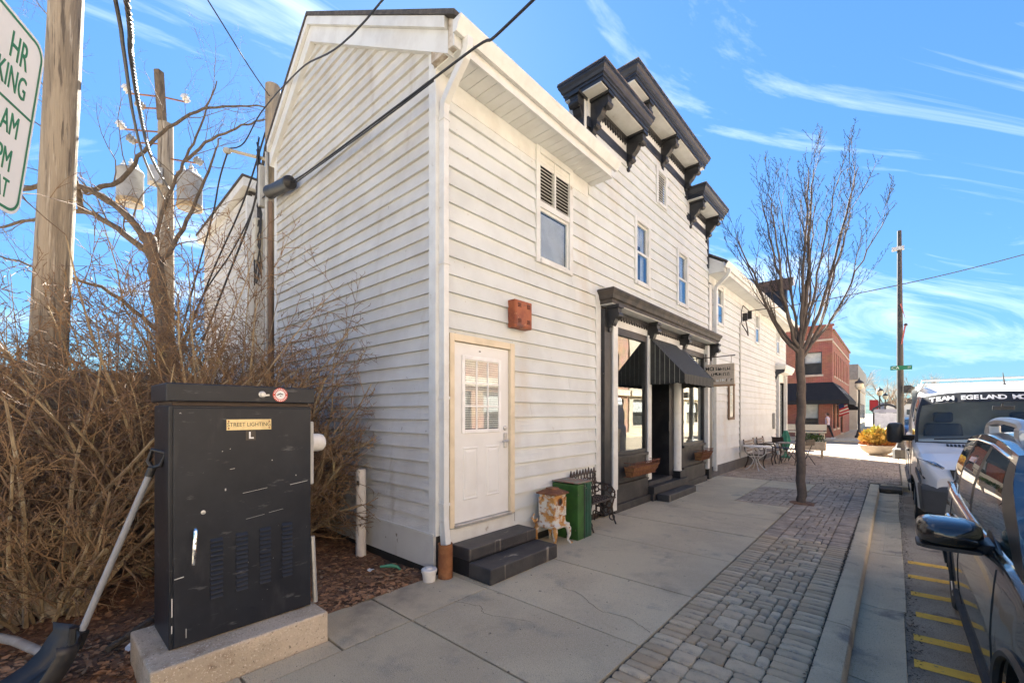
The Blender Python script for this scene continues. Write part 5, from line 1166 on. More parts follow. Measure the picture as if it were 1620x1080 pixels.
# forsythia-like shrubs
def shrub_lim(p): return p.y > -.06 or (p.x > -.42 and p.y < -1.25) or p.x > -.95 or p.z < .02 or (p.y < -2.5 and p.x > -.75 and p.z < 1.2)
CS = {'split': 1, 'lim': shrub_lim, 'rmin': .0042, 'rtip': .0022, 0: dict(n=9, w=.10, t=-.03, s=5, k=12, a=(22, 60), l=(.22, .46), r=.48, t0=.12, tp=.8), 1: dict(n=5, w=.16, t=.0, s=3, k=5, a=(25, 60), l=(.28, .55), r=.65, tp=.7), 2: dict(n=3, w=.15, t=0, s=3, k=2, a=(25, 60), l=(.3, .6), r=.65, tp=.7), 3: dict(n=2, w=.15, t=0, s=3, k=0, a=(0, 1), l=(0, 1), r=.6, tp=.6)}
def shrub(label, base, n_, hmin, hmax, seed, spread=.35, bias=(0, 0), rb=.018):
    rng = random.Random(seed); t = thing('bare_shrub', label, 'shrub', base, group='bare olive shrubs beside the gable'); b = MB(); bt = MB()
    for k in range(n_):
        a = rng.random()*6.283; rr_ = rng.random()*spread; p = V((base[0]+math.cos(a)*rr_, base[1]+math.sin(a)*rr_, -.02)); el = rng.uniform(.28, 1.15)
        d = V((math.cos(a)*el+bias[0], math.sin(a)*el+bias[1], 1.25)); grow(b, bt, p, d, rng.uniform(hmin, hmax), rng.uniform(.6, 1.35)*rb, 0, rng, CS)
    b.build('stems', M['stem'], t, smooth=True, recalc=False); bt.build('twigs', M['twig'], t, recalc=False)
shrub('bare olive shrub in front of the thick utility pole with stout low stems', (-1.85, -2.85, 0), 52, 1.6, 3.0, 1, .3, (-.1, 0), .020)
shrub('tall bare olive shrub behind the lighting cabinet', (-2.5, -1.75, 0), 61, 2.4, 4.1, 2, .4, (-.05, .0))
shrub('bare olive shrub reaching over the white gable wall', (-2.35, -.80, 0), 56, 2.2, 3.8, 3, .35, (.10, .0))
shrub('bare olive shrub near the back corner of the gable', (-3.7, -.75, 0), 56, 2.7, 4.3, 4, .4, (-.1, -.05))
shrub('bare olive shrub beyond the thick utility pole', (-4.4, -2.1, 0), 52, 2.2, 3.7, 5, .4)
shrub('bare olive shrub at the frame edge beside the thick utility pole', (-3.6, -3.6, 0), 50, 1.8, 3.3, 6, .35)
# a few stout leaning base stems
b = MB(); rr = random.Random(12)
SB = thing('shrub_base', 'cluster of stout leaning shrub trunks low beside the snow shovel', 'shrub', (-1.8, -2.85, 0))
for (x, y, ex, ey, ez, r) in ((-1.75, -2.75, -2.3, -3.5, .55, .045), (-1.8, -2.7, -2.6, -3.1, .5, .05), (-1.7, -2.65, -1.5, -2.55, .95, .035), (-1.72, -2.6, -1.95, -2.2, 1.1, .035), (-1.75, -2.7, -2.1, -2.6, 1.0, .03), (-1.68, -2.62, -1.2, -2.1, 1.3, .025), (-1.8, -2.8, -2.7, -3.8, .3, .04)):
    q = smoothpath([(x, y, -.03), (x*.6+ex*.4+rr.uniform(-.05, .05), y*.6+ey*.4, ez*.5), (ex, ey, ez)]); MB().tube(q, [r*(1-.5*i/(len(q)-1)) for i in range(len(q))], 8).build('stem', M['stem'], SB, smooth=True)
# ------------------------------------------------------------------ vehicles
def itp(tab, y):
    if y <= tab[0][0]: return tab[0][1]
    for (a, va), (b_, vb) in zip(tab, tab[1:]):
        if y <= b_:
            t = (y-a)/(b_-a); t = t*t*(3-2*t)*.35+t*.65; return va+(vb-va)*t
    return tab[-1][1]
rubber = mat('tyre_rubber', (.022,.022,.023), .8, (.035,.034,.033), 8)
alloy = mat('alloy_rim', (.45,.45,.46), .3, (.38,.38,.39), 4, metal=.8)
carglass = glassmat('car_glass', (.34,.38,.36), .08)
clearglass = glassmat('windscreen_glass', (.84,.90,.87), .05, 0, .8)
seatmat = mat('car_seat', (.055,.058,.065), .8)
headlens = mat('headlamp_lens', (.30,.31,.32), .06, (.10,.10,.105), 9, .44, .56, metal=.7)
amber = mat('amber_lens', (.5,.16,.03), .3)
def vehicle(name, label, cat, xf, paint, p, group=None, detail=True):
    """xf = (world x of centre line, world y of the front, road level); the nose points towards -Y unless p['flip']"""
    ox, oy, oz = xf; sgn = -1 if p.get('flip') else 1; Lg = p['L']
    sy0, sy1, sam = p.get('stretch', (0, 1, 0))
    def W(x, y, z):
        t_ = min(1, max(0, (y-sy0)/(sy1-sy0))); y = y+sam*t_*t_*(3-2*t_)
        return (ox+x*sgn, oy+(y if sgn == 1 else Lg-y), oz+z)
    root = thing(name, label, cat, W(0, Lg/2, 0), group)
    hw = lambda y: itp(p['hw'], y); zd = lambda y: itp(p['deck'], y)
    def zl(y):
        z = itp(p['low'], y)
        for yw in p['wheels']:
            d = abs(y-yw)
            if d < p['ra']: z = max(z, p['rw']+math.sqrt(p['ra']**2-d*d))
        return z
    st = sorted(set([round(p['hw'][0][0]+Lg*k/26, 4) for k in range(27)]+[round(yw+p['ra']*math.sin(rad(a)), 4) for yw in p['wheels'] for a in range(-90, 91, 12)]+[a for a, _ in p['hw']]+[round(yw+s*(p['ra']+.002), 4) for yw in p['wheels'] for s in (-1, 1)]))
    st = [y for y in st if 0 <= y <= Lg]
    prof = p.get('prof', [(.0, .93), (.30, .965), (.5, .995), (.68, 1.0), (.82, .992), (.95, .978), (1.1, .958)])
    rings = []
    for y in st:
        a, zt = hw(y), zd(y); zb = zt-p.get('roll', .05); z0 = min(zl(y), zb-.03); half = []
        for t in (0, .12, .25, .4, .55, .68, .8, .9, 1): 
            z = z0+(zb-z0)*t; half.append((a*itp(prof, z/p.get('pz', 1.0)), z))
        xe = half[-1][0]
        half += [(xe-.012, zb+.028), (xe-.05, zt), (xe*.78, zt+.016), (xe*.4, zt+.034), (0, zt+.040)]
        rings.append([W(x, y, z) for x, z in half]+[W(-x, y, z) for x, z in half[-2::-1]])
    b = MB(); n_ = len(rings[0]); b.loft(rings, False, False)
    b.add(rings[0], [tuple(range(n_))]); b.add(rings[-1], [tuple(range(n_))])
    body = b.build('body', paint, root, smooth=True, angle=32)
    # underside and wheel wells
    u = MB(); u.box(*sorted((W(-.8, 0, 0)[0], W(.8, 0, 0)[0])), *sorted((W(0, .25, 0)[1], W(0, Lg-.25, 0)[1])), oz+.22, oz+itp(p['deck'], Lg*.5)-.15 if not p.get('hollow') else oz+.62); u.build('underbody', M['blackp'], root)
    # greenhouse
    cols = p['cols']; zr = lambda y: itp(p['roof'], y); fr = p.get('rooff', .77); crown_ = p.get('crown', .06)
    def gh(side, k, t):
        yb, yr = cols[k][0], cols[k][1]; y = yb+(yr-yb)*t; xb = hw(max(yb, .6))*itp(prof, (zd(yb)-.05)/p.get('pz', 1.0))-.035; xr = hw(1.6)*fr
        x = xb+(xr-xb)*t+p.get('bow', .03)*math.sin(math.pi*t); z0 = zd(yb)-.02; z = z0+(zr(yr)-z0)*t
        return (side*x, y, z)
    rows = p.get('rows', (0, .05, .90, 1.0))
    for side in (-1, 1):
        G = MB(); PB = MB()
        for k in range(len(cols)-1):
            for r in range(len(rows)-1):
                q = [gh(side, k, rows[r]), gh(side, k+1, rows[r]), gh(side, k+1, rows[r+1]), gh(side, k, rows[r+1])]
                sub = []
                m_ = 5
                for i in range(m_+1):
                    t = rows[r]+(rows[r+1]-rows[r])*i/m_; sub.append([W(*gh(side, k, t)), W(*gh(side, k+1, t))])
                if cols[k][2] and r == 1:
                    g = MB(); g.grid(sub); g.build('side_window', p.get('sideglass', carglass), root, smooth=True, recalc=False)
                else:
                    (PB if (r == 1 and p.get('blackpillars')) else G).grid(sub)
                    if PB.v: PB.build('pillar', p['blackpillars'], root, smooth=True, recalc=False); PB = MB()
        G.build('roof_side', paint, root, smooth=True, recalc=False, angle=25)
    # roof
    kx = [1, .96, .85, .6, .3, 0, -.3, -.6, -.85, -.96, -1]; rr_ = []
    xr = hw(1.6)*fr; yr0 = cols[0][1]; yr1 = cols[-1][1]; m_ = 14
    for i in range(m_+1):
        y = yr0+(yr1-yr0)*i/m_; row = []
        for q in kx:
            fb = -p.get('wb', .10)*.5*(1-q*q) if i == 0 else 0
            row.append(W(q*xr, y+fb, zr(y)+crown_*(1-abs(q)**3.2)))
        rr_.append(row)
    rf = MB(); rf.grid(rr_); rf.build('roof', paint, root, smooth=True, recalc=False)
    # windscreen and rear window
    for k, sg, nm, gm in ((0, -1, 'windscreen', p.get('screen', carglass)), (len(cols)-1, 1, 'rear_window', p.get('backglass', carglass))):
        rowsg = []
        for i in range(7):
            t = i/6; row = []; e = gh(1, k, t)
            for q in kx:
                wbv = p.get('wb', .10)*(1-.5*t)
                row.append(W(e[0]*q, e[1]+sg*wbv*(1-q*q), e[2]+crown_*(1-abs(q)**3.2)*t))
            rowsg.append(row)
        g = MB(); g.grid(rowsg); g.build(nm, gm, root, smooth=True, recalc=False)
    # wheels
    for yw in p['wheels']:
        for side in (-1, 1):
            xo = side*(hw(yw)*.985-.02); wd = .23; ax = V((side*sgn, 0, 0)); c = W(xo-side*wd, yw, p['rw']); r = p['rw']
            ty = MB(); ty.lathe([(r*.62, .01), (r*.9, .0), (r*.985, .03), (r, .06), (r, wd-.06), (r*.985, wd-.03), (r*.93, wd-.004), (r*.70, wd), (r*.64, wd-.015)], c, 40, ax); wh = ty.build('wheel', rubber, root, smooth=True)
            if detail:
                ri = MB(); ri.lathe([(r*.66, wd-.02), (r*.63, wd-.005), (r*.60, wd-.02), (r*.56, wd-.10), (.02, wd-.12)], c, 32, ax); ri.build('rim', alloy, wh, smooth=True)
                sp = MB(); cc = V(c)+ax*(wd-.045)
                for s_ in range(p.get('spokes', 6)):
                    a = 2*math.pi*s_/p.get('spokes', 6); dd = V((0, math.cos(a), math.sin(a))); sp.obox(cc+dd*r*.32, dd*r*.30, ax*.014, ax.cross(dd)*.032)
                sp.lathe([(.07, -.02), (.065, .03), (.03, .035)], cc, 16, ax); sp.build('spokes', alloy, wh, smooth=True)
                li = MB(); rr2 = p['ra']+.015; li.loft([[W(side*(hw(yw)*.97), yw+rr2*math.cos(rad(a)), p['rw']+rr2*math.sin(rad(a))) for a in range(-10, 191, 12)], [W(side*(hw(yw)*.97-.34), yw+rr2*math.cos(rad(a)), p['rw']+rr2*math.sin(rad(a))) for a in range(-10, 191, 12)]], False, False)
                li.build('wheel_well', M['blackp'], root, recalc=False)
                if p.get('lip'):
                    MB().tube([W(side*(hw(yw+p['ra']*math.cos(rad(a)))*itp(prof, (p['rw']+p['ra']*math.sin(rad(a)))/p.get('pz', 1.0))+.002), yw+p['ra']*math.cos(rad(a)), p['rw']+p['ra']*math.sin(rad(a))) for a in range(-4, 185, 9)], .022, 6).build('arch_trim', p['lip'], root, smooth=True)
    side_x = lambda y, z: hw(y)*itp(prof, z/p.get('pz', 1.0))
    return root, W, gh, side_x, zd, hw
# ---- black crossover parked at the kerb, nose towards the viewer
blackpaint = mat('black_car_paint', (.016,.0145,.0135), .2, (.021,.019,.0175), 2, coat=.8)
gloss = mat('satin_black_trim', (.012,.012,.012), .42)
silver = mat('satin_silver', (.52,.53,.55), .35, (.46,.47,.49), 4, metal=.7)
suvp = dict(stretch=(1.36, 1.80, .27), L=4.85, wheels=(.92, 3.66), rw=.355, ra=.43, hw=[(0, .66), (.06, .76), (.22, .84), (.55, .90), (1.0, .935), (1.6, .945), (3.2, .945), (4.0, .94), (4.5, .91), (4.75, .85), (4.85, .78)],
    deck=[(0, .70), (.04, .80), (.15, .91), (.5, 1.0), (.95, 1.055), (1.35, 1.09), (2.2, 1.075), (3.4, 1.10), (4.4, 1.15), (4.7, 1.12), (4.85, .98)], low=[(0, .34), (.15, .25), (.5, .27), (4.2, .29), (4.6, .34), (4.85, .42)],
    roof=[(1.95, 1.60), (2.5, 1.665), (3.2, 1.69), (3.9, 1.66), (4.4, 1.60)], rooff=.775, crown=.055,
    cols=[(1.02, 1.95, False), (1.32, 2.12, True), (2.62, 2.66, False), (2.74, 2.77, True), (3.52, 3.46, False), (3.63, 3.56, True), (4.28, 4.06, False), (4.76, 4.36, False)], blackpillars=gloss, lip=M['plastic'], screen=carglass, spokes=7, bow=.035)
SUV, SW, sgh, ssx, szd, shw = vehicle('parked_suv', 'glossy black crossover with silver roof rails parked at the kerb', 'car', (5.03, -.99, ROADZ), blackpaint, suvp)
for side in (-1, 1):
    # bright strip along the belt line and around the glass
    MB().tube([SW(side*(abs(sgh(1, 0, 0)[0])+.012), 1.42+k*.1, szd(1.42+k*.1)-.012) for k in range(30)], .011, 6).build('belt_trim', M['chrome'], SUV, smooth=True)
    pts = []
    for k in range(1, 7):
        q = sgh(side, k, .93); pts.append(SW(q[0]+side*.006, q[1], q[2]))
    MB().tube(pts, .008, 6).build('window_trim', M['chrome'], SUV, smooth=True)
    # roof rail
    xr = side*.62; q = [SW(xr, 2.45, 1.695), SW(xr, 2.53, 1.765), SW(xr, 2.7, 1.785), SW(xr, 3.3, 1.80), SW(xr, 3.75, 1.775), SW(xr, 3.92, 1.74), SW(xr, 4.02, 1.67)]
    rl = MB(); pr_ = smoothpath(q, 4); rings = []
    for i, c in enumerate(pr_): rings.append([c+V((dx_, 0, dz_)) for dx_, dz_ in ((-.035, -.02), (.035, -.02), (.04, .01), (.022, .034), (-.022, .034), (-.04, .01))])
    rl.loft(rings); rl.build('roof_rail', silver, SUV, smooth=True)
    for yy in (2.55, 3.85): MB().box(*sorted((SW(xr-.04, 0, 0)[0], SW(xr+.04, 0, 0)[0])), SW(0, yy-.09, 0)[1], SW(0, yy+.09, 0)[1], ROADZ+1.66, ROADZ+1.76).build('rail_foot', silver, SUV, bevel=.015)
    # door seams
    for (ya, yb, za, zb) in ((1.47, 1.40, 1.03, .34), (2.70, 2.70, 1.05, .30), (3.62, 3.30, 1.06, .55)):
        pts = [(side*(ssx(ya+(yb-ya)*t, za+(zb-za)*t)+.0005), ya+(yb-ya)*t, za+(zb-za)*t) for t in [k/12 for k in range(13)]]
        MB().tube([SW(*p_) for p_ in pts], .0045, 4).build('door_seam', M['blackp'], SUV)
    # handles
    for yy in (2.52, 3.36):
        xs = side*(ssx(yy, .93)+.022); MB().tube([SW(xs-side*.02, yy-.11, .925), SW(xs, yy-.09, .93), SW(xs+side*.004, yy, .935), SW(xs, yy+.09, .935), SW(xs-side*.02, yy+.11, .93)], [.012, .018, .019, .018, .012], 8).build('door_handle', M['chrome'], SUV, smooth=True)
    # mirror
    def mir(cx_, cy_, cz_, hx, hy, hz): return [SW(side*(cx_+hx*math.copysign(abs(math.cos(a))**.55, math.cos(a))), cy_+hy, cz_+hz*math.copysign(abs(math.sin(a))**.6, math.sin(a))-(.012 if math.sin(a) < 0 else 0)*0) for a in [2*math.pi*k/20 for k in range(20)]]
    m_ = MB(); m_.loft([mir(1.065, 1.72, 1.115, .03, -.105, .02), mir(1.065, 1.72, 1.115, .115, -.09, .062), mir(1.065, 1.72, 1.115, .148, -.05, .082), mir(1.065, 1.72, 1.115, .155, .0, .088), mir(1.065, 1.72, 1.115, .15, .055, .085)]); mo = m_.build('mirror', blackpaint, SUV, smooth=True, angle=50)
    mb = MB(); mb.loft([mir(1.06, 1.72, 1.03, .13, -.085, .012), mir(1.06, 1.72, 1.028, .157, -.05, .022), mir(1.06, 1.72, 1.028, .158, .05, .022)]); mb.build('mirror_base', M['plastic'], mo, smooth=True)
    MB().loft([[SW(side*x, y, z) for x, y, z in ((.97, 1.68, 1.06), (.97, 1.76, 1.06), (.97, 1.76, 1.015), (.97, 1.68, 1.015))], [SW(side*x, y, z) for x, y, z in ((.90, 1.64, 1.085), (.90, 1.78, 1.09), (.90, 1.78, 1.02), (.90, 1.64, 1.02))], [SW(side*x, y, z) for x, y, z in ((.85, 1.60, 1.10), (.85, 1.80, 1.10), (.85, 1.80, 1.03), (.85, 1.60, 1.03))]]).build('mirror_arm', M['plastic'], mo, bevel=.008)
    MB().prism([SW(side*.872, 1.52, 1.075), SW(side*.872, 1.86, 1.075), SW(side*.855, 1.86, 1.15)], (side*.012, 0, 0)).build('sail_panel', gloss, SUV)
    # headlamp and fog lamp
    hl_ = MB(); hl_.loft([[SW(side*(shw(y)*.985+o), y, z) for y, z in ((.12, .80), (.5, .93), (.85, .985), (.78, .90), (.35, .78))] for o in (-.02, .006)]); hl_.build('headlamp', headlens, SUV)
    # lower sill cladding
    MB().tube([SW(side*(ssx(y, .33)+.004), y, .33) for y in [1.42+k*.12 for k in range(15)]], .030, 8).build('sill_cladding', rubber, SUV, smooth=True)
g_ = MB(); g_.box(SW(-.55, 0, 0)[0], SW(.55, 0, 0)[0], SW(0, -.012, 0)[1], SW(0, .05, 0)[1], ROADZ+.45, ROADZ+.70); g_.build('grille', M['chrome'], SUV, bevel=.01)
for k in range(5): MB().box(SW(-.5, 0, 0)[0], SW(.5, 0, 0)[0], SW(0, -.018, 0)[1], SW(0, -.010, 0)[1], ROADZ+.48+k*.042, ROADZ+.50+k*.042).build('grille_bar', M['blackp'], SUV)
MB().tube([SW(-.55, .96, 1.09), SW(-.1, .90, 1.11), SW(.2, .92, 1.11)], .01, 5).build('wiper', M['plastic'], SUV); MB().tube([SW(.0, .93, 1.11), SW(.6, .96, 1.09)], .01, 5).build('wiper', M['plastic'], SUV)
def seats(root, W, xs, y, z, w_=.26, m=seatmat, hh=.62, head=True):
    for x in xs:
        b = MB(); b.box(*sorted((W(x-w_, 0, 0)[0], W(x+w_, 0, 0)[0])), *sorted((W(0, y, 0)[1], W(0, y+.52, 0)[1])), W(0, 0, z)[2], W(0, 0, z+.14)[2])
        s_ = b.build('seat', m, root, bevel=.05, seg=3)
        c = [W(x+dx_, y+dy_, z+dz_) for dx_, dy_, dz_ in ((-w_, .46, .12), (w_, .46, .12), (w_*.86, .62, hh), (-w_*.86, .62, hh))]
        off = V(W(0, .14, 0))-V(W(0, 0, 0)); MB().prism(c, off).build('seat_back', m, s_, bevel=.05, seg=3)
        if head: MB().box(*sorted((W(x-.14, 0, 0)[0], W(x+.14, 0, 0)[0])), *sorted((W(0, y+.60, 0)[1], W(0, y+.72, 0)[1])), W(0, 0, z+hh+.02)[2], W(0, 0, z+hh+.22)[2]).build('headrest', m, s_, bevel=.045, seg=3)
seats(SUV, SW, (-.38, .38), 1.85, .68); seats(SUV, SW, (-.4, .4), 2.95, .70)
MB().box(SW(-.78, 0, 0)[0], SW(.78, 0, 0)[0], SW(0, 1.2, 0)[1], SW(0, 1.65, 0)[1], ROADZ+.85, ROADZ+1.03).build('dashboard', M['blackp'], SUV, bevel=.04)
# ---- white panel van behind it
whitepaint = mat('white_van_paint', (.66,.67,.68), .3, (.62,.63,.64), 2, coat=.6)
vanp = dict(L=5.93, wheels=(.98, 4.64), rw=.36, ra=.44, pz=1.45, roll=.06, hw=[(0, .72), (.05, .80), (.2, .88), (.5, .94), (1.0, .985), (1.6, .995), (5.7, .995), (5.93, .97)],
    deck=[(0, .86), (.04, .98), (.14, 1.08), (.5, 1.20), (1.0, 1.34), (1.2, 1.40), (1.6, 1.40), (5.93, 1.40)], low=[(0, .36), (.2, .30), (5.93, .36)],
    prof=[(.0, .95), (.3, .985), (.6, 1.0), (.85, .992), (1.0, .978)], roof=[(1.75, 2.16), (2.1, 2.30), (2.7, 2.38), (5.5, 2.38), (5.9, 2.34)], rooff=.83, crown=.08, bow=.035, wb=.16,
    cols=[(1.05, 1.72, False), (1.22, 1.84, True), (2.28, 2.30, False), (2.40, 2.42, False), (5.88, 5.84, False)], rows=(0, .06, .84, 1.0), screen=clearglass, backglass=whitepaint, hollow=True, spokes=5, lip=None, blackpillars=whitepaint)
VAN, VW, vgh, vsx, vzd, vhw = vehicle('parked_van', 'white panel van with lettering across the windscreen parked behind the black crossover', 'van', (4.93, 6.40, ROADZ), whitepaint, vanp)
van_grey = mat('van_bumper_grey', (.075,.077,.08), .6)
b = MB(); b.loft([[VW(x, y, .30) for x, y in ((-.90, .30), (-.86, .06), (-.6, -.05), (.6, -.05), (.86, .06), (.90, .30))], [VW(x, y, .66) for x, y in ((-.93, .40), (-.90, .06), (-.6, -.07), (.6, -.07), (.90, .06), (.93, .40))], [VW(x, y, .74) for x, y in ((-.93, .40), (-.90, .09), (-.6, -.03), (.6, -.03), (.90, .09), (.93, .40))]]); b.build('bumper', van_grey, VAN, bevel=.02)
b = MB(); b.prism([VW(x, -.012, z) for x, z in ((-.52, .78), (.52, .78), (.58, 1.0), (-.58, 1.0))], (0, .06, 0)); b.build('grille', M['plastic'], VAN)
for k in range(3): MB().box(VW(-.5, 0, 0)[0], VW(.5, 0, 0)[0], VW(0, -.03, 0)[1], VW(0, -.010, 0)[1], ROADZ+.81+k*.065, ROADZ+.84+k*.065).build('grille_bar', van_grey, VAN)
for side in (-1, 1):
    o_ = MB(); o_.loft([[VW(side*(x+o), y-o*.8, z) for x, y, z in ((.60, .035, .80), (.64, .06, 1.02), (.80, .14, 1.10), (.925, .45, 1.13), (.925, .42, .98), (.86, .15, .82))] for o in (-.06, .012)]); o_.build('headlamp', headlens, VAN, bevel=.01)
    MB().prism([VW(side*.89, .10, .80), VW(side*.935, .42, .98), VW(side*.935, .42, .90), VW(side*.89, .10, .74)], (side*.02, 0, 0)).build('headlamp_surround', van_grey, VAN)
    # mirror: tall black double housing
    def vm(hx, hy, hz): return [VW(side*(1.20+hx*math.copysign(abs(math.cos(a))**.5, math.cos(a))), 1.55+hy, 1.50+hz*math.copysign(abs(math.sin(a))**.5, math.sin(a))) for a in [2*math.pi*k/16 for k in range(16)]]
    m_ = MB(); m_.loft([vm(.03, -.10, .06), vm(.10, -.08, .17), vm(.125, -.03, .19), vm(.125, .05, .19)]); m_.build('mirror', M['plastic'], VAN, smooth=True, angle=50)
    MB().loft([[VW(side*x, y, z) for x, y, z in ((1.12, 1.52, 1.46), (1.12, 1.60, 1.46), (1.12, 1.60, 1.36), (1.12, 1.52, 1.36))], [VW(side*x, y, z) for x, y, z in ((.93, 1.40, 1.47), (.93, 1.62, 1.47), (.93, 1.62, 1.36), (.93, 1.40, 1.36))]]).build('mirror_arm', M['plastic'], VAN, bevel=.012)
    for (ya, za, yb, zb) in ((1.32, 1.36, 1.30, .55), (2.36, 2.2, 2.36, .5), (2.36, 1.0, 5.6, 1.0)):
        MB().tube([VW(side*(vsx(ya+(yb-ya)*t, min(za+(zb-za)*t, 1.34))+.001), ya+(yb-ya)*t, min(za+(zb-za)*t, 1.34)) for t in [k/14 for k in range(15)]], .006, 4).build('door_seam', M['blackp'], VAN)
    MB().tube([VW(side*(vsx(2.15, 1.15)+.012), 2.02, 1.15), VW(side*(vsx(2.15, 1.15)+.03), 2.1, 1.15), VW(side*(vsx(2.15, 1.15)+.03), 2.2, 1.15), VW(side*(vsx(2.15, 1.15)+.012), 2.26, 1.15)], .016, 6).build('door_handle', M['plastic'], VAN, smooth=True)
    MB().tube([VW(side*(vsx(y, .62)+.006), y, .62) for y in [1.5+k*.2 for k in range(14)]], .045, 6).build('side_moulding', van_grey, VAN, smooth=True)
# black border, lettering band and details of the windscreen
def ws(q, t, o=0.0):
    e = vgh(1, 0, t); wbv = .16*(1-.5*t); return V(VW(e[0]*q, e[1]-wbv*(1-q*q)-o*.75, e[2]+.08*(1-abs(q)**3.2)*t+o*.6))
edge = MB()
for a in ((-1, -.955, 0, 1), (.955, 1, 0, 1), (-1, 1, 0, .05)):
    edge.grid([[ws(a[0]+(a[1]-a[0])*i/12, a[2]+(a[3]-a[2])*j/8, .004) for i in range(13)] for j in range(9)])
edge.build('windscreen_border', M['blackp'], VAN, recalc=False)
MB().grid([[ws(-.99+1.98*i/20, .80+.2*j/3, .004) for i in range(21)] for j in range(4)]).build('sun_strip', M['blackp'], VAN, recalc=False)
word = 'TEAM EGELAND MOTORS'; n_ = len(word)
for i, ch in enumerate(word):
    if ch == ' ': continue
    q = -.86+1.72*(i+.5)/n_; c = ws(q, .885, .010); r_ = (ws(q+.02, .885)-ws(q-.02, .885)); u_ = (ws(q, .95)-ws(q, .83))
    txt('lettering', ch, c, r_, u_, .135, M['white'], VAN, sx=.95, bold=.004)
MB().tube([VW(.1, 1.22, 1.98), VW(.1, 1.16, 2.03)], .012, 6).build('mirror_stem', M['plastic'], VAN); MB().box(VW(.0, 0, 0)[0], VW(.24, 0, 0)[0], VW(0, 1.24, 0)[1], VW(0, 1.27, 0)[1], ROADZ+1.92, ROADZ+1.99).build('rear_view_mirror', M['plastic'], VAN, bevel=.01)
MB().tube([VW(-.7, 1.02, 1.42), VW(-.2, .86, 1.46), VW(.1, .86, 1.46)], .012, 5).build('wiper', M['plastic'], VAN); MB().tube([VW(.1, .88, 1.455), VW(.7, .98, 1.43)], .012, 5).build('wiper', M['plastic'], VAN)
for k in range(9): MB().obox(VW(-.55+k*.045, .80+.01*abs(k-4), 1.335), (.014, 0, 0), (0, .05, .014), (0, -.001, .004)).build('bonnet_vent', M['blackp'], VAN)
MB().box(VW(-.9, 0, 0)[0], VW(.9, 0, 0)[0], VW(0, 1.15, 0)[1], VW(0, 1.62, 0)[1], ROADZ+1.1, ROADZ+1.34).build('dashboard', M['blackp'], VAN, bevel=.05)
seats(VAN, VW, (-.5, .5), 1.9, .95, .30, hh=.72)
MB().box(VW(-.93, 0, 0)[0], VW(.93, 0, 0)[0], VW(0, 2.95, 0)[1], VW(0, 3.0, 0)[1], ROADZ+.4, ROADZ+2.35).build('bulkhead', mat('van_bulkhead', (.35,.35,.33), .7), VAN)
# roof rack bars and antenna
for yy in (2.6, 4.2, 5.5):
    MB().tube([VW(-.80, yy, 2.40), VW(-.80, yy, 2.52), VW(.80, yy, 2.52), VW(.80, yy, 2.40)], .02, 6).build('roof_bar', M['trim'], VAN)
MB().tube([VW(.25, 2.15, 2.36), VW(.25, 2.2, 2.42), VW(.25, 2.32, 2.60)], [.03, .012, .004], 6).build('antenna', M['plastic'], VAN)
MB().prism([VW(-.86, 1.9, 2.30), VW(-.80, 1.9, 2.42), VW(-.80, 5.8, 2.46), VW(-.86, 5.8, 2.34)], (.03, 0, 0)).build('roof_ladder_rail', M['trim'], VAN)
# ------------------------------------------------------------------ sidewalk furniture by the wing
CT_ = thing('round_cafe_table', 'round white wrought iron table beside the white wing wall', 'table', (.55, 11.9, 0))
wi = mat('white_iron', (.66,.66,.64), .5, (.5,.48,.45), 8)
MB().lathe([(.36, .71), (.375, .72), (.375, .735), (.36, .745), (.02, .75)], (.55, 11.9, 0), 32).build('tabletop', wi, CT_, smooth=True)
for k in range(4):
    a = k*1.5708+.5; c, s = math.cos(a), math.sin(a)
    MB().tube(smoothpath([(.55+.28*c, 11.9+.28*s, .71), (.55+.26*c, 11.9+.26*s, .5), (.55+.07*c, 11.9+.07*s, .32), (.55+.16*c, 11.9+.16*s, .12), (.55+.30*c, 11.9+.30*s, .0)], 5), .014, 6).build('leg', wi, CT_, smooth=True)
b = MB(); ring(b, (.55, 11.9, .42), .15, Xv, Yv, .011); b.build('brace', wi, CT_, smooth=True)
slatm = mat('grey_slat', (.30,.26,.21), .8, (.22,.19,.16), 5, st=(1,1,1))
def bench(label, x, y0, y1, faceback=-1, grp='slatted benches by the wing'):
    t = thing('park_bench', label, 'bench', (x, (y0+y1)/2, 0), grp)
    for k in range(5): MB().box(x-.20+k*.09, x-.13+k*.09, y0, y1, .43, .455).build('slat', slatm, t, bevel=.004)
    for k in range(4): MB().obox((x-.25-k*.022, (y0+y1)/2, .53+k*.095), (.006, 0, .0), (0, (y1-y0)/2, 0), (-.006, 0, .036)).build('slat', slatm, t)
    for y in (y0+.08, y1-.08):
        e = MB(); e.tube(smoothpath([(x+.26, y, .0), (x+.22, y, .2), (x+.24, y, .42), (x-.22, y, .42), (x-.34, y, .9)], 4), .022, 6); e.tube(smoothpath([(x-.20, y, .42), (x-.22, y, .2), (x-.30, y, .0)], 4), .022, 6)
        e.tube(smoothpath([(x-.27, y, .66), (x, y, .68), (x+.22, y, .66), (x+.25, y, .5), (x+.22, y, .42)], 4), .018, 6); e.build('end_frame', M['cast'], t, smooth=True)
bench('slatted bench with black iron ends against the white wing wall', .42, 12.35, 13.75)
bench('second slatted bench along the white wing, nearer the far corner', .42, 14.1, 15.2)
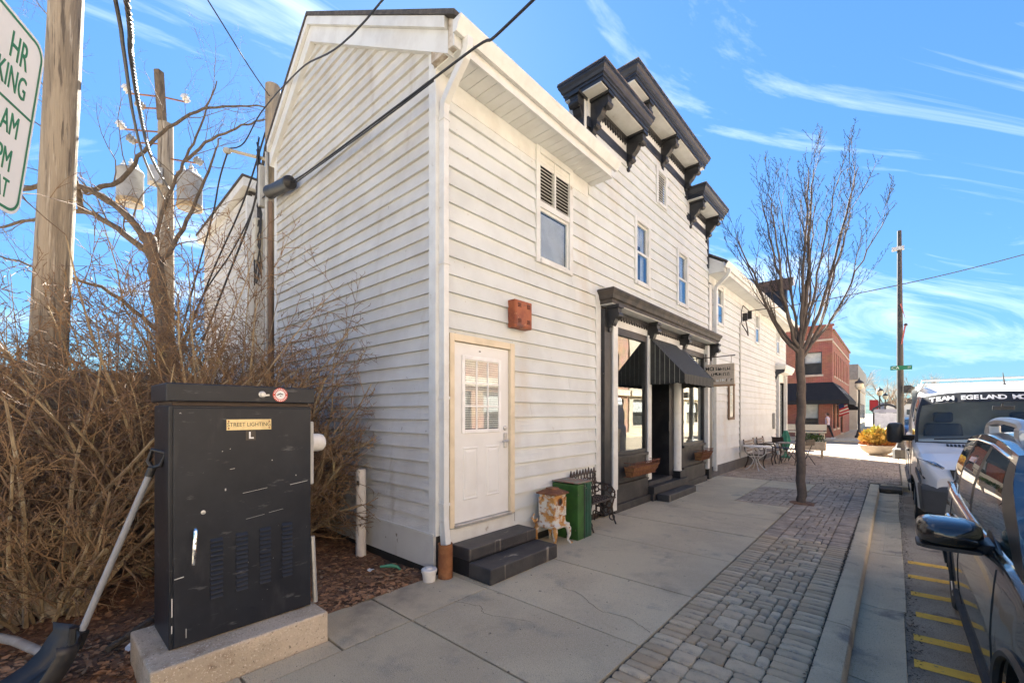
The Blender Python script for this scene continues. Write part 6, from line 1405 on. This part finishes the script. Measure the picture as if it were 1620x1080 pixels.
def chair(label, x, y, m, rot=0):
    t = thing('folding_chair', label, 'chair', (x, y, 0), 'cafe chairs by the wing'); c, s = math.cos(rot), math.sin(rot)
    def Q(a, b_, z): return (x+a*c-b_*s, y+a*s+b_*c, z)
    MB().prism([Q(-.2, -.2, .45), Q(.2, -.2, .45), Q(.2, .2, .45), Q(-.2, .2, .45)], (0, 0, .03)).build('seat', mat('navy_cushion', (.02,.03,.09), .8) if 'navy_cushion' not in bpy.data.materials else bpy.data.materials['navy_cushion'], t, bevel=.01)
    for b_ in (-.2, .2):
        MB().tube([Q(.2, b_, 0), Q(-.2, b_, .88)], .013, 6).build('leg', m, t); MB().tube([Q(-.22, b_, 0), Q(.15, b_, .46)], .013, 6).build('leg', m, t)
    MB().prism([Q(-.185, -.2, .66), Q(-.185, .2, .66), Q(-.2, .2, .86), Q(-.2, -.2, .86)], (.012, 0, 0)).build('backrest', m, t)
chair('dark folding chair with navy cushion between the bench and the green umbrella', .55, 15.7, M['cast'], 1.2)
chair('folding chair with navy cushion beside the grey cafe table', 1.0, 15.3, M['cast'], 3.0)
chair('folding chair with navy cushion on the street side of the cafe table', 1.45, 14.6, M['cast'], 2.6)
T2 = thing('cafe_table', 'grey square cafe table standing behind the street tree', 'table', (.98, 14.3, 0))
MB().box(.72, 1.32, 13.95, 14.65, .715, .745).build('tabletop', slatm, T2, bevel=.005)
for x in (.79, 1.25):
    MB().tube([(x, 14.05, 0), (x, 14.55, .715)], .014, 6).build('leg', M['cast'], T2); MB().tube([(x, 14.55, 0), (x, 14.05, .715)], .014, 6).build('leg', M['cast'], T2)
UM = thing('folded_umbrella', 'folded green patio umbrella leaning at the far end of the wing', 'umbrella', (.55, 16.8, 0))
gm = mat('green_canvas', (.03,.20,.13), .8, (.02,.13,.09), 6)
b = MB(); rings = []
for i in range(9):
    z = .30+i*.095; r = .04+.11*math.sin(math.pi*min(1, (i+.6)/9))*(1-.35*i/9); rings.append([(.55+math.cos(a*.3927)*r*(1+.28*(a % 2)), 16.8+math.sin(a*.3927)*r*(1+.28*(a % 2)), z) for a in range(16)])
b.loft(rings); b.build('canopy', gm, UM); MB().tube([(.55, 16.8, .0), (.55, 16.8, 1.2)], .015, 8).build('pole', M['trim'], UM); MB().lathe([(.16, 0), (.16, .04), (.08, .1), (.03, .25)], (.55, 16.8, 0), 16).build('base', gm, UM, smooth=True)
HB = thing('planter_box', 'wooden planter of green herbs behind the cafe table', 'planter', (1.05, 17.6, 0))
MB().box(.75, 1.75, 17.4, 17.8, .3, .62).build('box', M['oldconc'], HB, bevel=.01)
for x in (.85, 1.6): MB().box(x, x+.06, 17.5, 17.7, 0, .3).build('leg', M['oldconc'], HB)
leafball((1.25, 17.6, .72), (.48, .2, .16), 500, (.05, .12), mat('herb_leaf', (.09,.14,.035), .7, (.05,.09,.02), 4), 'foliage', HB, random.Random(2), .8)
NB = MB().box(.03, .05, 17.2, 17.6, 1.1, 1.75); tag(NB.build('notice_board', M['navy'], None, loc=(.04, 17.4, 1.4), bevel=.004), 'small dark notice board on the wing near the end shop', 'notice board')
# ------------------------------------------------------------------ bowl planter, steel pole, lamps
BP = thing('bowl_planter', 'wide concrete bowl planter with yellow grasses in the sun', 'planter', (3.22, 20.6, 0))
MB().lathe([(.28, .0), (.28, .03), (.36, .07), (.50, .18), (.58, .30), (.62, .38), (.635, .41), (.60, .42), (.56, .38)], (3.22, 20.6, 0), 36).build('bowl', mat('bowl_concrete', (.52,.46,.37), .8, (.45,.39,.31), 4, bump=.2), BP, smooth=True)
leafball((3.22, 20.6, .66), (.52, .52, .30), 1300, (.10, .28), mat('straw_grass', (.62,.40,.09), .8, (.48,.30,.06), 3), 'grasses', BP, random.Random(14), 1.2)
leafball((3.22, 20.6, .47), (.56, .56, .12), 800, (.06, .16), mat('orange_leaf', (.50,.20,.05), .8, (.38,.14,.04), 4), 'low_leaves', BP, random.Random(15), .2)
leafball((3.15, 20.5, .82), (.3, .35, .26), 220, (.10, .26), mat('lime_leaf', (.48,.44,.10), .8, (.36,.36,.08), 4), 'shoots', BP, random.Random(16), 1.4)
TP = thing('street_pole', 'tall dark steel pole with green street sign and banner brackets', 'pole', (3.92, 19.3, 0))
dk = mat('dark_steel', (.05,.05,.048), .55, (.075,.07,.065), 6)
MB().tube([(3.92, 19.3, 0), (3.90, 19.3, 4), (3.88, 19.3, 8.75)], [.115, .10, .065], 14).build('shaft', dk, TP, smooth=True)
MB().lathe([(.24, 0), (.24, .35), (.17, .42), (.13, .55)], (3.92, 19.3, 0), 8).build('base', dk, TP)
SGN = MB().box(3.62, 4.24, 19.185, 19.195, 3.40, 3.56).build('street_sign', M['signgreen'], TP)
txt('lettering', 'S', (3.665, 19.1845, 3.48), (1, 0, 0), (0, 0, 1), .09, M['white'], TP); txt('lettering', 'CA', (3.775, 19.1845, 3.48), (1, 0, 0), (0, 0, 1), .15, M['white'], TP); txt('lettering', 'ST', (4.16, 19.1845, 3.48), (1, 0, 0), (0, 0, 1), .09, M['white'], TP)
bn_ = mat('red_banner', (.55,.16,.12), .7, (.45,.12,.10), 4)
MB().prism([(3.93, 19.16, 5.95), (4.05, 19.16, 5.35), (4.05, 19.16, 5.30), (3.90, 19.16, 5.9)], (0, .02, 0)).build('banner', bn_, TP); MB().prism([(4.03, 19.16, 5.15), (3.92, 19.16, 4.35), (3.97, 19.16, 4.4), (4.08, 19.16, 5.12)], (0, .02, 0)).build('banner', bn_, TP)
MB().sph((4.06, 19.2, 5.1), .06, 8, 6).build('finial', dk, TP); MB().box(3.66, 4.02, 19.2, 19.35, 8.0, 8.13).build('sensor', M['trim'], TP); 
for dz in (0, .14): MB().tube([(4.1+k*.03, 19.12, 2.55+dz+k*.04) for k in range(6)], .09, 8).build('pedestrian_signal', dk, TP, smooth=True) if dz == 0 else None
MB().box(3.98, 4.22, 19.05, 19.2, 2.5, 2.8).build('signal_housing', dk, TP, bevel=.03)
globe = mat('lamp_globe', (.80,.72,.52), .3)
def lamp(x, y, lb):
    t = thing('street_lamp', lb, 'street lamp', (x, y, 0), 'black globe street lamps beyond the crossing')
    MB().lathe([(.26, 0), (.26, .12), (.18, .2), (.13, .5), (.07, .6), (.06, 3.3), (.09, 3.35), (.06, 3.4)], (x, y, 0), 14).build('post', dk, t, smooth=True)
    MB().lathe([(.10, 3.4), (.24, 3.55), (.26, 3.75), (.22, 3.85)], (x, y, 0), 14).build('globe', globe, t, smooth=True); MB().lathe([(.28, 3.85), (.22, 3.98), (.06, 4.1), (.03, 4.22), (.005, 4.28)], (x, y, 0), 14).build('cap', dk, t, smooth=True)
    return t
lamp(1.90, 36.2, 'black globe street lamp nearest the brick corner building'); lamp(2.75, 50.5, 'second black street lamp down the far sidewalk'); lamp(3.0, 66, 'third black street lamp, smallest down the street')
# ------------------------------------------------------------------ brick corner building
BB = thing('brick_building', 'two storey red brick corner building with black corner awning', 'building', (-6, 38, 0))
def brickmat(name, c1, c2, sc=1.0):
    m = bpy.data.materials.new(name); m.use_nodes = True; t = m.node_tree; b = t.nodes['Principled BSDF']; L_ = t.links.new
    tcn = t.nodes.new('ShaderNodeTexCoord'); sp = t.nodes.new('ShaderNodeSeparateXYZ'); L_(tcn.outputs['Object'], sp.inputs[0]); ad = t.nodes.new('ShaderNodeMath'); L_(sp.outputs[0], ad.inputs[0]); L_(sp.outputs[1], ad.inputs[1])
    cb = t.nodes.new('ShaderNodeCombineXYZ'); L_(ad.outputs[0], cb.inputs[0]); L_(sp.outputs[2], cb.inputs[1])
    br = t.nodes.new('ShaderNodeTexBrick'); br.inputs['Scale'].default_value = 1; br.inputs['Brick Width'].default_value = .22; br.inputs['Row Height'].default_value = .075; br.inputs['Mortar Size'].default_value = .006
    br.inputs['Color1'].default_value = (*c1, 1); br.inputs['Color2'].default_value = (*c2, 1); br.inputs['Mortar'].default_value = (.30, .22, .18, 1); L_(cb.outputs[0], br.inputs['Vector'])
    nz = t.nodes.new('ShaderNodeTexNoise'); nz.inputs['Scale'].default_value = 1.2; L_(tcn.outputs['Object'], nz.inputs['Vector']); mx_ = t.nodes.new('ShaderNodeMix'); mx_.data_type = 'RGBA'; mx_.blend_type = 'MULTIPLY'; mx_.inputs['Factor'].default_value = .5
    L_(br.outputs['Color'], mx_.inputs['A']); L_(nz.outputs['Color'], mx_.inputs['B']); hs = t.nodes.new('ShaderNodeHueSaturation'); hs.inputs['Value'].default_value = 1.35; L_(mx_.outputs['Result'], hs.inputs['Color']); L_(hs.outputs[0], b.inputs['Base Color'])
    b.inputs['Roughness'].default_value = .9; return m
bm_ = brickmat('red_brick', (.30,.10,.065), (.22,.07,.045)); stone = mat('stone_band', (.50,.42,.34), .8)
BX, BY, BH = .45, 35.2, 8.0
def wallops(plane, u0, u1, z0, z1, ops, th, m, parent, name='wall'):
    b = MB()
    for (a, c, d, e) in rects_minus(u0, u1, z0, z1, ops):
        vs = [plane(a, 0, d), plane(c, 0, d), plane(c, 0, e), plane(a, 0, e), plane(a, -th, d), plane(c, -th, d), plane(c, -th, e), plane(a, -th, e)]
        b.add(vs, [(0,1,2,3),(4,7,6,5),(0,4,5,1),(1,5,6,2),(2,6,7,3),(3,7,4,0)])
    return b.build(name, m, parent)
PN = lambda u, o, z: (u, BY-o, z); PE = lambda u, o, z: (BX+o, u, z)
f_ops = [(-6.2, -5.0, 4.55, 6.2), (-2.75, -1.75, 4.55, 6.2), (-.95+.0-1.0+1.0, -.95+1.0-.0+.0, 9, 9.1)]
f_low = [(-3.2, -2.3, .5, 2.6), (-1.55, -.35, .1, 2.6)]
f_win = [(-6.2, -5.0, 4.55, 6.2), (-2.95, -2.35, 4.6, 6.2), (-1.25, -.15-.0, 4.55, 6.2)]
wallops(PN, -14, BX, 0, BH, f_win+f_low, .3, bm_, BB)
s_win = [(BY+1.2+k*1.55, BY+1.75+k*1.55, 4.5, 6.3) for k in range(9)]
s_low = [(BY+.6, BY+2.2, .6, 2.7), (BY+3.4, BY+5.2, .6, 2.7), (BY+6.5, BY+8.6, .1, 2.7)]
wallops(PE, BY+.3, BY+16, 0, BH-.35, s_win+s_low, .3, bm_, BB)
MB().box(-14, BX-.3, BY+.31, BY+16, 0, BH-.6).build('core', M['dark'], BB)
wg = mat('dark_window', (.05,.06,.07), .08)
def bwin(plane, a, c, d, e, parent):
    f = MB(); q = .06
    for (x0_, x1_, z0_, z1_) in ((a, a+q, d, e), (c-q, c, d, e), (a+q, c-q, e-q, e), (a+q, c-q, d, d+q), (a+q, c-q, (d+e)/2-.03, (d+e)/2+.03)):
        vs = [plane(x0_, -.08, z0_), plane(x1_, -.08, z0_), plane(x1_, -.08, z1_), plane(x0_, -.08, z1_), plane(x0_, -.16, z0_), plane(x1_, -.16, z0_), plane(x1_, -.16, z1_), plane(x0_, -.16, z1_)]
        f.add(vs, [(0,1,2,3),(4,7,6,5),(0,4,5,1),(1,5,6,2),(2,6,7,3),(3,7,4,0)])
    fo = f.build('window', mat('window_frame_dark', (.06,.06,.06), .6) if 'window_frame_dark' not in bpy.data.materials else bpy.data.materials['window_frame_dark'], parent)
    MB().add([plane(a, -.13, d), plane(c, -.13, d), plane(c, -.13, e), plane(a, -.13, e)], [(0, 1, 2, 3)]).build('pane', M['glass'], fo, recalc=False)
    MB().add([plane(a+.03, -.25, (d+e)/2), plane(c-.03, -.25, (d+e)/2), plane(c-.03, -.25, e), plane(a+.03, -.25, e)], [(0, 1, 2, 3)]).build('shade', M['blind'], fo, recalc=False)
    vs = [plane(a-.08, .04, d-.14), plane(c+.08, .04, d-.14), plane(c+.08, .04, d), plane(a-.08, .04, d), plane(a-.08, -.02, d-.14), plane(c+.08, -.02, d-.14), plane(c+.08, -.02, d), plane(a-.08, -.02, d)]
    MB().add(vs, [(0,1,2,3),(4,7,6,5),(0,4,5,1),(1,5,6,2),(2,6,7,3),(3,7,4,0)]).build('sill', stone, fo)
for a in f_win: bwin(PN, *a, BB)
for a in s_win: bwin(PE, *a, BB)
for pl, lst in ((PN, f_low), (PE, s_low)):
    for a in lst: bwin(pl, *a, BB)
MB().box(-14, BX+.06, BY-.06, BY, 6.95, 7.08).build('stone_band', stone, BB); MB().box(BX, BX+.06, BY+.001, BY+16, 6.80, 6.93).build('stone_band', stone, BB)
MB().box(-14, BX+.10, BY-.10, BY+.3, BH, BH+.12).build('coping', bm_, BB); MB().box(BX-.3, BX+.10, BY+.3, BY+16, BH-.35, BH-.2).build('coping', bm_, BB)
MB().box(-1.0, -.6, BY-.05, BY-.001, 7.3, 7.55).build('stone_plaque', stone, BB)
MB().box(-.05, BX+.05, BY-.05, BY-.001, 3.3, BH).build('corner_pier', bm_, BB) if False else None
CA2 = thing('corner_awning', 'large black awning wrapping the brick building corner', 'awning', (0, 35, 2.6))
ab = mat('black_canvas', (.010,.011,.014), .85, (.014,.015,.018), 5)
b = MB(); t_, lo_ = 3.95, 2.65; ex = 1.0
b.add([(-6.5, BY-.02, t_), (BX+.02, BY-.02, t_), (BX+.02, BY+6.2, t_), (-6.5, BY-ex, lo_), (BX+ex, BY-ex, lo_), (BX+ex, BY+6.2, lo_), (-6.5, BY-ex, lo_-.28), (BX+ex, BY-ex, lo_-.28), (BX+ex, BY+6.2, lo_-.28), (-6.5, BY-.02, lo_-.28), (BX+.02, BY+6.2, lo_-.28)],
      [(0, 1, 4, 3), (1, 2, 5, 4), (3, 4, 7, 6), (4, 5, 8, 7), (0, 3, 6, 9), (2, 10, 8, 5)]); b.build('canopy', ab, CA2, recalc=False, solid=.02)
for k, yy in enumerate((BY+.4, BY+.9, BY+2.6, BY+3.4, BY+4.3)):
    MB().add([(BX+.02+ex*.30+.012, yy, t_+(lo_-t_)*.30+.012), (BX+.02+ex*.30+.012, yy+.35, t_+(lo_-t_)*.30+.012), (BX+.02+ex*.62+.012, yy+.35, t_+(lo_-t_)*.62+.012), (BX+.02+ex*.62+.012, yy, t_+(lo_-t_)*.62+.012)], [(0, 1, 2, 3)]).build('lettering_patch', mat('grey_print', (.45,.47,.5), .8) if k == 0 else bpy.data.materials['grey_print'], CA2, recalc=False)
A3 = thing('shop_awning', 'small black awning further along the brick building', 'awning', (1, 43, 2.4))
MB().prism([(BX, BY+7.2, 2.9), (BX+1.1, BY+7.2, 2.2), (BX+1.1, BY+7.2, 2.0), (BX, BY+7.2, 2.0)], (0, 2.0, 0)).build('canopy', ab, A3)
FL = thing('flag', 'small striped flag hanging below the corner awning', 'flag', (1.1, 38.2, 1.6))
MB().tube([(BX, 38.2, 2.35), (BX+.75, 38.2, 2.55)], .015, 6).build('staff', M['trim'], FL)
for k in range(7):
    MB().obox((BX+.45+.03*math.sin(k), 38.2+.04*math.sin(k*1.3), 1.65+k*.115+.0), (.30-.01*k, .0, .12), (0, .008, 0), (-.02, 0, .056)).build('stripe', mat('flag_red', (.5,.05,.07), .8) if k == 0 else (bpy.data.materials['flag_red'] if k % 2 == 0 else M['white']), FL)
MB().obox((BX+.30, 38.17, 2.28), (.16, 0, .06), (0, .012, 0), (-.02, 0, .17)).build('canton', mat('flag_blue', (.03,.06,.22), .8), FL)
# stone bench and walking person in front of the brick building
SB2 = thing('stone_bench', 'pale concrete bench before the brick building', 'bench', (-1.2, 31.9, 0))
MB().box(-2.9, .4, 31.75, 32.2, .42, .52).build('seat', M['concrete'], SB2, bevel=.02); MB().obox((-1.25, 32.25, .78), (1.65, 0, 0), (0, .05, .0), (0, .03, .2)).build('backrest', M['concrete'], SB2)
for x in (-2.7, -1.3, .1): MB().box(x, x+.2, 31.8, 32.2, 0, .42).build('leg', M['concrete'], SB2)
def person(label, x, y, rot, shirt, trouser, hairc, ph=0.0):
    r = thing('person', label, 'person', (x, y, 0)); c, s = math.cos(rot), math.sin(rot)
    def Q(a, b_, z): return (x+a*c-b_*s, y+a*s+b_*c, z)
    # a: forward, b: sideways
    b = MB()
    tor = [(.10, .15, .93), (.11, .165, 1.0), (.105, .14, 1.12), (.12, .165, 1.28), (.11, .19, 1.40), (.075, .14, 1.46), (.05, .055, 1.50)]
    b.loft([[Q(aa*math.cos(t*.5236)+.015*(z-1), bb*math.sin(t*.5236), z) for t in range(12)] for aa, bb, z in tor]); 
    body = b.build('torso', mat('shirt', shirt, .8), r, smooth=True)
    for sd2, ph_ in ((1, 1), (-1, -1)):
        MB().tube([Q(.0, sd2*.19, 1.40), Q(-ph_*.08, sd2*.22, 1.14), Q(-ph_*.06+.04, sd2*.21, .98), Q(-ph_*.04+.12, sd2*.20, .86)], [.055, .045, .036, .03], 8).build('arm', mat('skin', (.50,.30,.22), .6) if 'skin' not in bpy.data.materials else bpy.data.materials['skin'], r, smooth=True)
        MB().tube([Q(.0, sd2*.09, .96), Q(ph_*.16, sd2*.09, .50), Q(ph_*.22-.10*(ph_ < 0), sd2*.085, .08)], [.09, .065, .045], 10).build('trouser_leg', mat('trousers', trouser, .8) if 'trousers' not in bpy.data.materials else bpy.data.materials['trousers'], r, smooth=True)
        f = V(Q(ph_*.24-.10*(ph_ < 0), sd2*.085, .05)); MB().obox(f+V((c*.05, s*.05, 0)), (c*.12, s*.12, 0), (-s*.045, c*.045, 0), (0, 0, .045)).build('shoe', M['white'], r, bevel=.02)
    MB().tube([Q(.01, 0, 1.46), Q(.02, 0, 1.56)], .05, 8).build('neck', bpy.data.materials['skin'], r); MB().sph(Q(.03, 0, 1.64), (.09, .078, .115), 14, 10).build('head', bpy.data.materials['skin'], r, smooth=True)
    MB().sph(Q(-.005, 0, 1.665), (.10, .09, .11), 14, 10).build('hair', mat('hair', hairc, .8), r, smooth=True); MB().sph(Q(.118, 0, 1.63), (.018, .012, .018), 6, 4).build('nose', bpy.data.materials['skin'], r)
person('person in pale lilac top and black trousers walking past the brick building', .35, 33.4, math.pi*.9, (.55,.48,.58), (.02,.02,.025), (.05,.03,.02))
# ------------------------------------------------------------------ street beyond
CB2 = thing('cream_building', 'pale cream low building beyond the brick one', 'building', (-3, 60, 0))
crm = mat('cream_stucco', (.62,.55,.44), .85, (.55,.48,.38), 2)
MB().box(-12, .9, 54, 72, 0, 5.2).build('wall', crm, CB2); MB().box(-12, 1.0, 53.9, 72, 5.2, 6.8).build('parapet', mat('grey_parapet', (.33,.31,.28), .85), CB2); MB().box(.9, .96, 54, 72, 4.2, 4.5).build('band', stone, CB2)
for k in range(4): 
    MB().box(.9, .95, 55+k*4, 57.6+k*4, .6, 2.8).build('window', wg, CB2)
ob_ = [((-26, 9), 9.4, brickmat('tan_brick', (.42,.33,.25), (.35,.27,.20)), 'long sunlit tan brick shop building across the street'), ((9.3, 33), 10.6, brickmat('orange_brick', (.40,.24,.16), (.33,.19,.12)), 'tall sunlit orange brick building across the street'), ((33.3, 57), 9.0, mat('cream_front', (.50,.43,.33), .85), 'cream fronted building further along across the street')]
for (ya, yb), hh, bmt, lb in ob_:
    OB = thing('opposite_building', lb, 'building', (15, (ya+yb)/2, 0), 'shops across the street'); PO_ = lambda u, o, z: (14.2-o, u, z)
    owin = []; u0 = ya+1.0
    while u0+1.1 < yb: owin.append((u0, u0+1.1, 4.9, 6.9)); u0 += 2.5
    olow = []; u0 = ya+.8
    while u0+3.6 < yb: olow.append((u0, u0+3.6, .6, 3.0)); u0 += 4.6
    wallops(PO_, ya, yb, 0, hh, owin+olow, .3, bmt, OB); MB().box(14.55, 22, ya, yb, 0, hh-.4).build('core', M['dark'], OB)
    for a in owin+olow: bwin(PO_, *a, OB)
    MB().box(13.85, 14.2, ya, yb, hh, hh+.4).build('cornice', stone, OB); MB().box(13.95, 14.2, ya, yb, 3.3, 3.8).build('sign_band', crm, OB)
# far end of the street: houses and a brown wood
for k, (x, y, w_, h, lb, cc) in enumerate(((7, 205, 16, 5, 'low white building at the end of the street', (.6,.58,.55)), (-12, 150, 14, 5.5, 'far tan building beyond the cream one', (.42,.33,.25)), (24, 190, 12, 7, 'far grey building past the parked van', (.4,.39,.38)))):
    t = thing('far_building', lb, 'building', (x, y, 0), 'far buildings at the street end'); MB().box(x-w_/2, x+w_/2, y, y+10, 0, h).build('wall', mat('far_wall', cc, .85), t)
    MB().prism([(x-w_/2-.4, y-.4, h), (x+w_/2+.4, y-.4, h), (x, y-.4, h+2.2)], (0, 10.8, 0)).build('roof', M['shingle'], t)
    for q in range(4): MB().box(x-w_/2+1+q*w_/4.4, x-w_/2+2.4+q*w_/4.4, y-.05, y, 1.2, 3).build('window', wg, t)
rng = random.Random(50)
CF_ = {'split': 1, 0: dict(n=6, w=.1, t=.04, s=4, k=9, a=(25, 60), l=(.35, .6), r=.4, t0=.25), 1: dict(n=4, w=.15, t=.03, s=3, k=7, a=(25, 60), l=(.35, .6), r=.5), 2: dict(n=3, w=.15, t=.03, s=3, k=4, a=(25, 60), l=(.4, .7), r=.7), 3: dict(n=2, w=.1, t=0, s=3, k=0, a=(0, 1), l=(0, 1), r=.8)}
ftw = mat('far_twig', (.26,.19,.14), .9)
for k, (x, y, h, lb) in enumerate(((-3, 110, 11, 'bare brown tree behind the far street lamps'), (2, 150, 12, 'bare brown tree at the middle of the street end'), (9, 165, 13, 'bare brown tree above the white far building'), (-9, 130, 12, 'bare brown tree behind the cream building'), (16, 180, 12, 'bare brown tree over the parked van roof'), (4.5, 120, 8, 'small bare brown tree near the kiosk sign'))):
    t = thing('far_tree', lb, 'tree', (x, y, 0), 'bare trees at the street end'); b, bt = MB(), MB(); b.tube([(x, y, 0), (x, y, h*.3)], [.3, .24], 7)
    for q in range(7):
        a = rng.random()*6.28; grow(b, bt, (x, y, h*.28), (math.cos(a)*.7, math.sin(a)*.7, 1), h*.7, .16, 0, rng, CF_)
    bt.v = bt.v
    b.build('trunk', M['bark'], t, recalc=False); bt.build('crown', ftw, t, recalc=False)
KS = thing('kiosk_sign', 'white community notice board with arched black frame by the kerb', 'sign', (3.35, 33.5, 0))
for x in (2.75, 4.0): MB().tube([(x, 33.5, 0), (x, 33.5, 2.1)], .05, 8).build('post', dk, KS)
MB().box(2.8, 3.95, 33.46, 33.54, .5, 1.75).build('board', M['white'], KS); MB().tube(smoothpath([(2.65, 33.5, 1.85), (2.9, 33.5, 2.12), (3.37, 33.5, 2.3), (3.85, 33.5, 2.12), (4.1, 33.5, 1.85)], 4), .07, 6).build('arch', dk, KS, smooth=True); MB().box(2.75, 4.0, 33.45, 33.55, 1.78, 2.0).build('header', mat('kiosk_header', (.5,.5,.55), .6), KS)
bl_ = mat('blue_car_paint', (.06,.12,.28), .3, coat=.5); sl_ = mat('silver_car_paint', (.5,.52,.55), .3, coat=.5); rd_ = mat('dark_car_paint', (.03,.03,.035), .3, coat=.5)
carp = dict(suvp); carp.update(dict(stretch=(0, 1, 0), lip=None, roof=[(2.0, 1.36), (2.5, 1.42), (3.3, 1.40), (3.9, 1.30)], deck=[(0, .58), (.05, .68), (.3, .78), (.8, .86), (1.3, .92), (4.0, .95), (4.5, .93), (4.66, .8)], pz=.9, cols=[(1.2, 2.05, False), (1.5, 2.2, True), (2.6, 2.65, False), (2.7, 2.75, True), (3.6, 3.4, False), (4.2, 3.7, False)]))
for (x, y, pt, lb) in ((3.55, 41.5, bl_, 'blue car parked beyond the kiosk sign'), (3.4, 48.5, sl_, 'silver car parked beyond the blue car'), (4.2, 58, rd_, 'dark car parked farthest along the kerb')):
    vehicle('parked_car', lb, 'car', (x+1.6, y, ROADZ), pt, carp, 'cars parked beyond the crossing', detail=False)
for k, (x, y, col, lb) in enumerate(((2.75, 50.5, (.5,.05,.06), 'red banner on the second street lamp'), (3.0, 66, (.35,.4,.5), 'grey blue banner on the third street lamp'))):
    tag(MB().box(x-.75, x-.1, y-.01, y+.01, 2.0, 3.0).build('lamp_banner', mat('banner_cloth', col, .8), None, loc=(x, y, 2.5)), lb, 'banner')
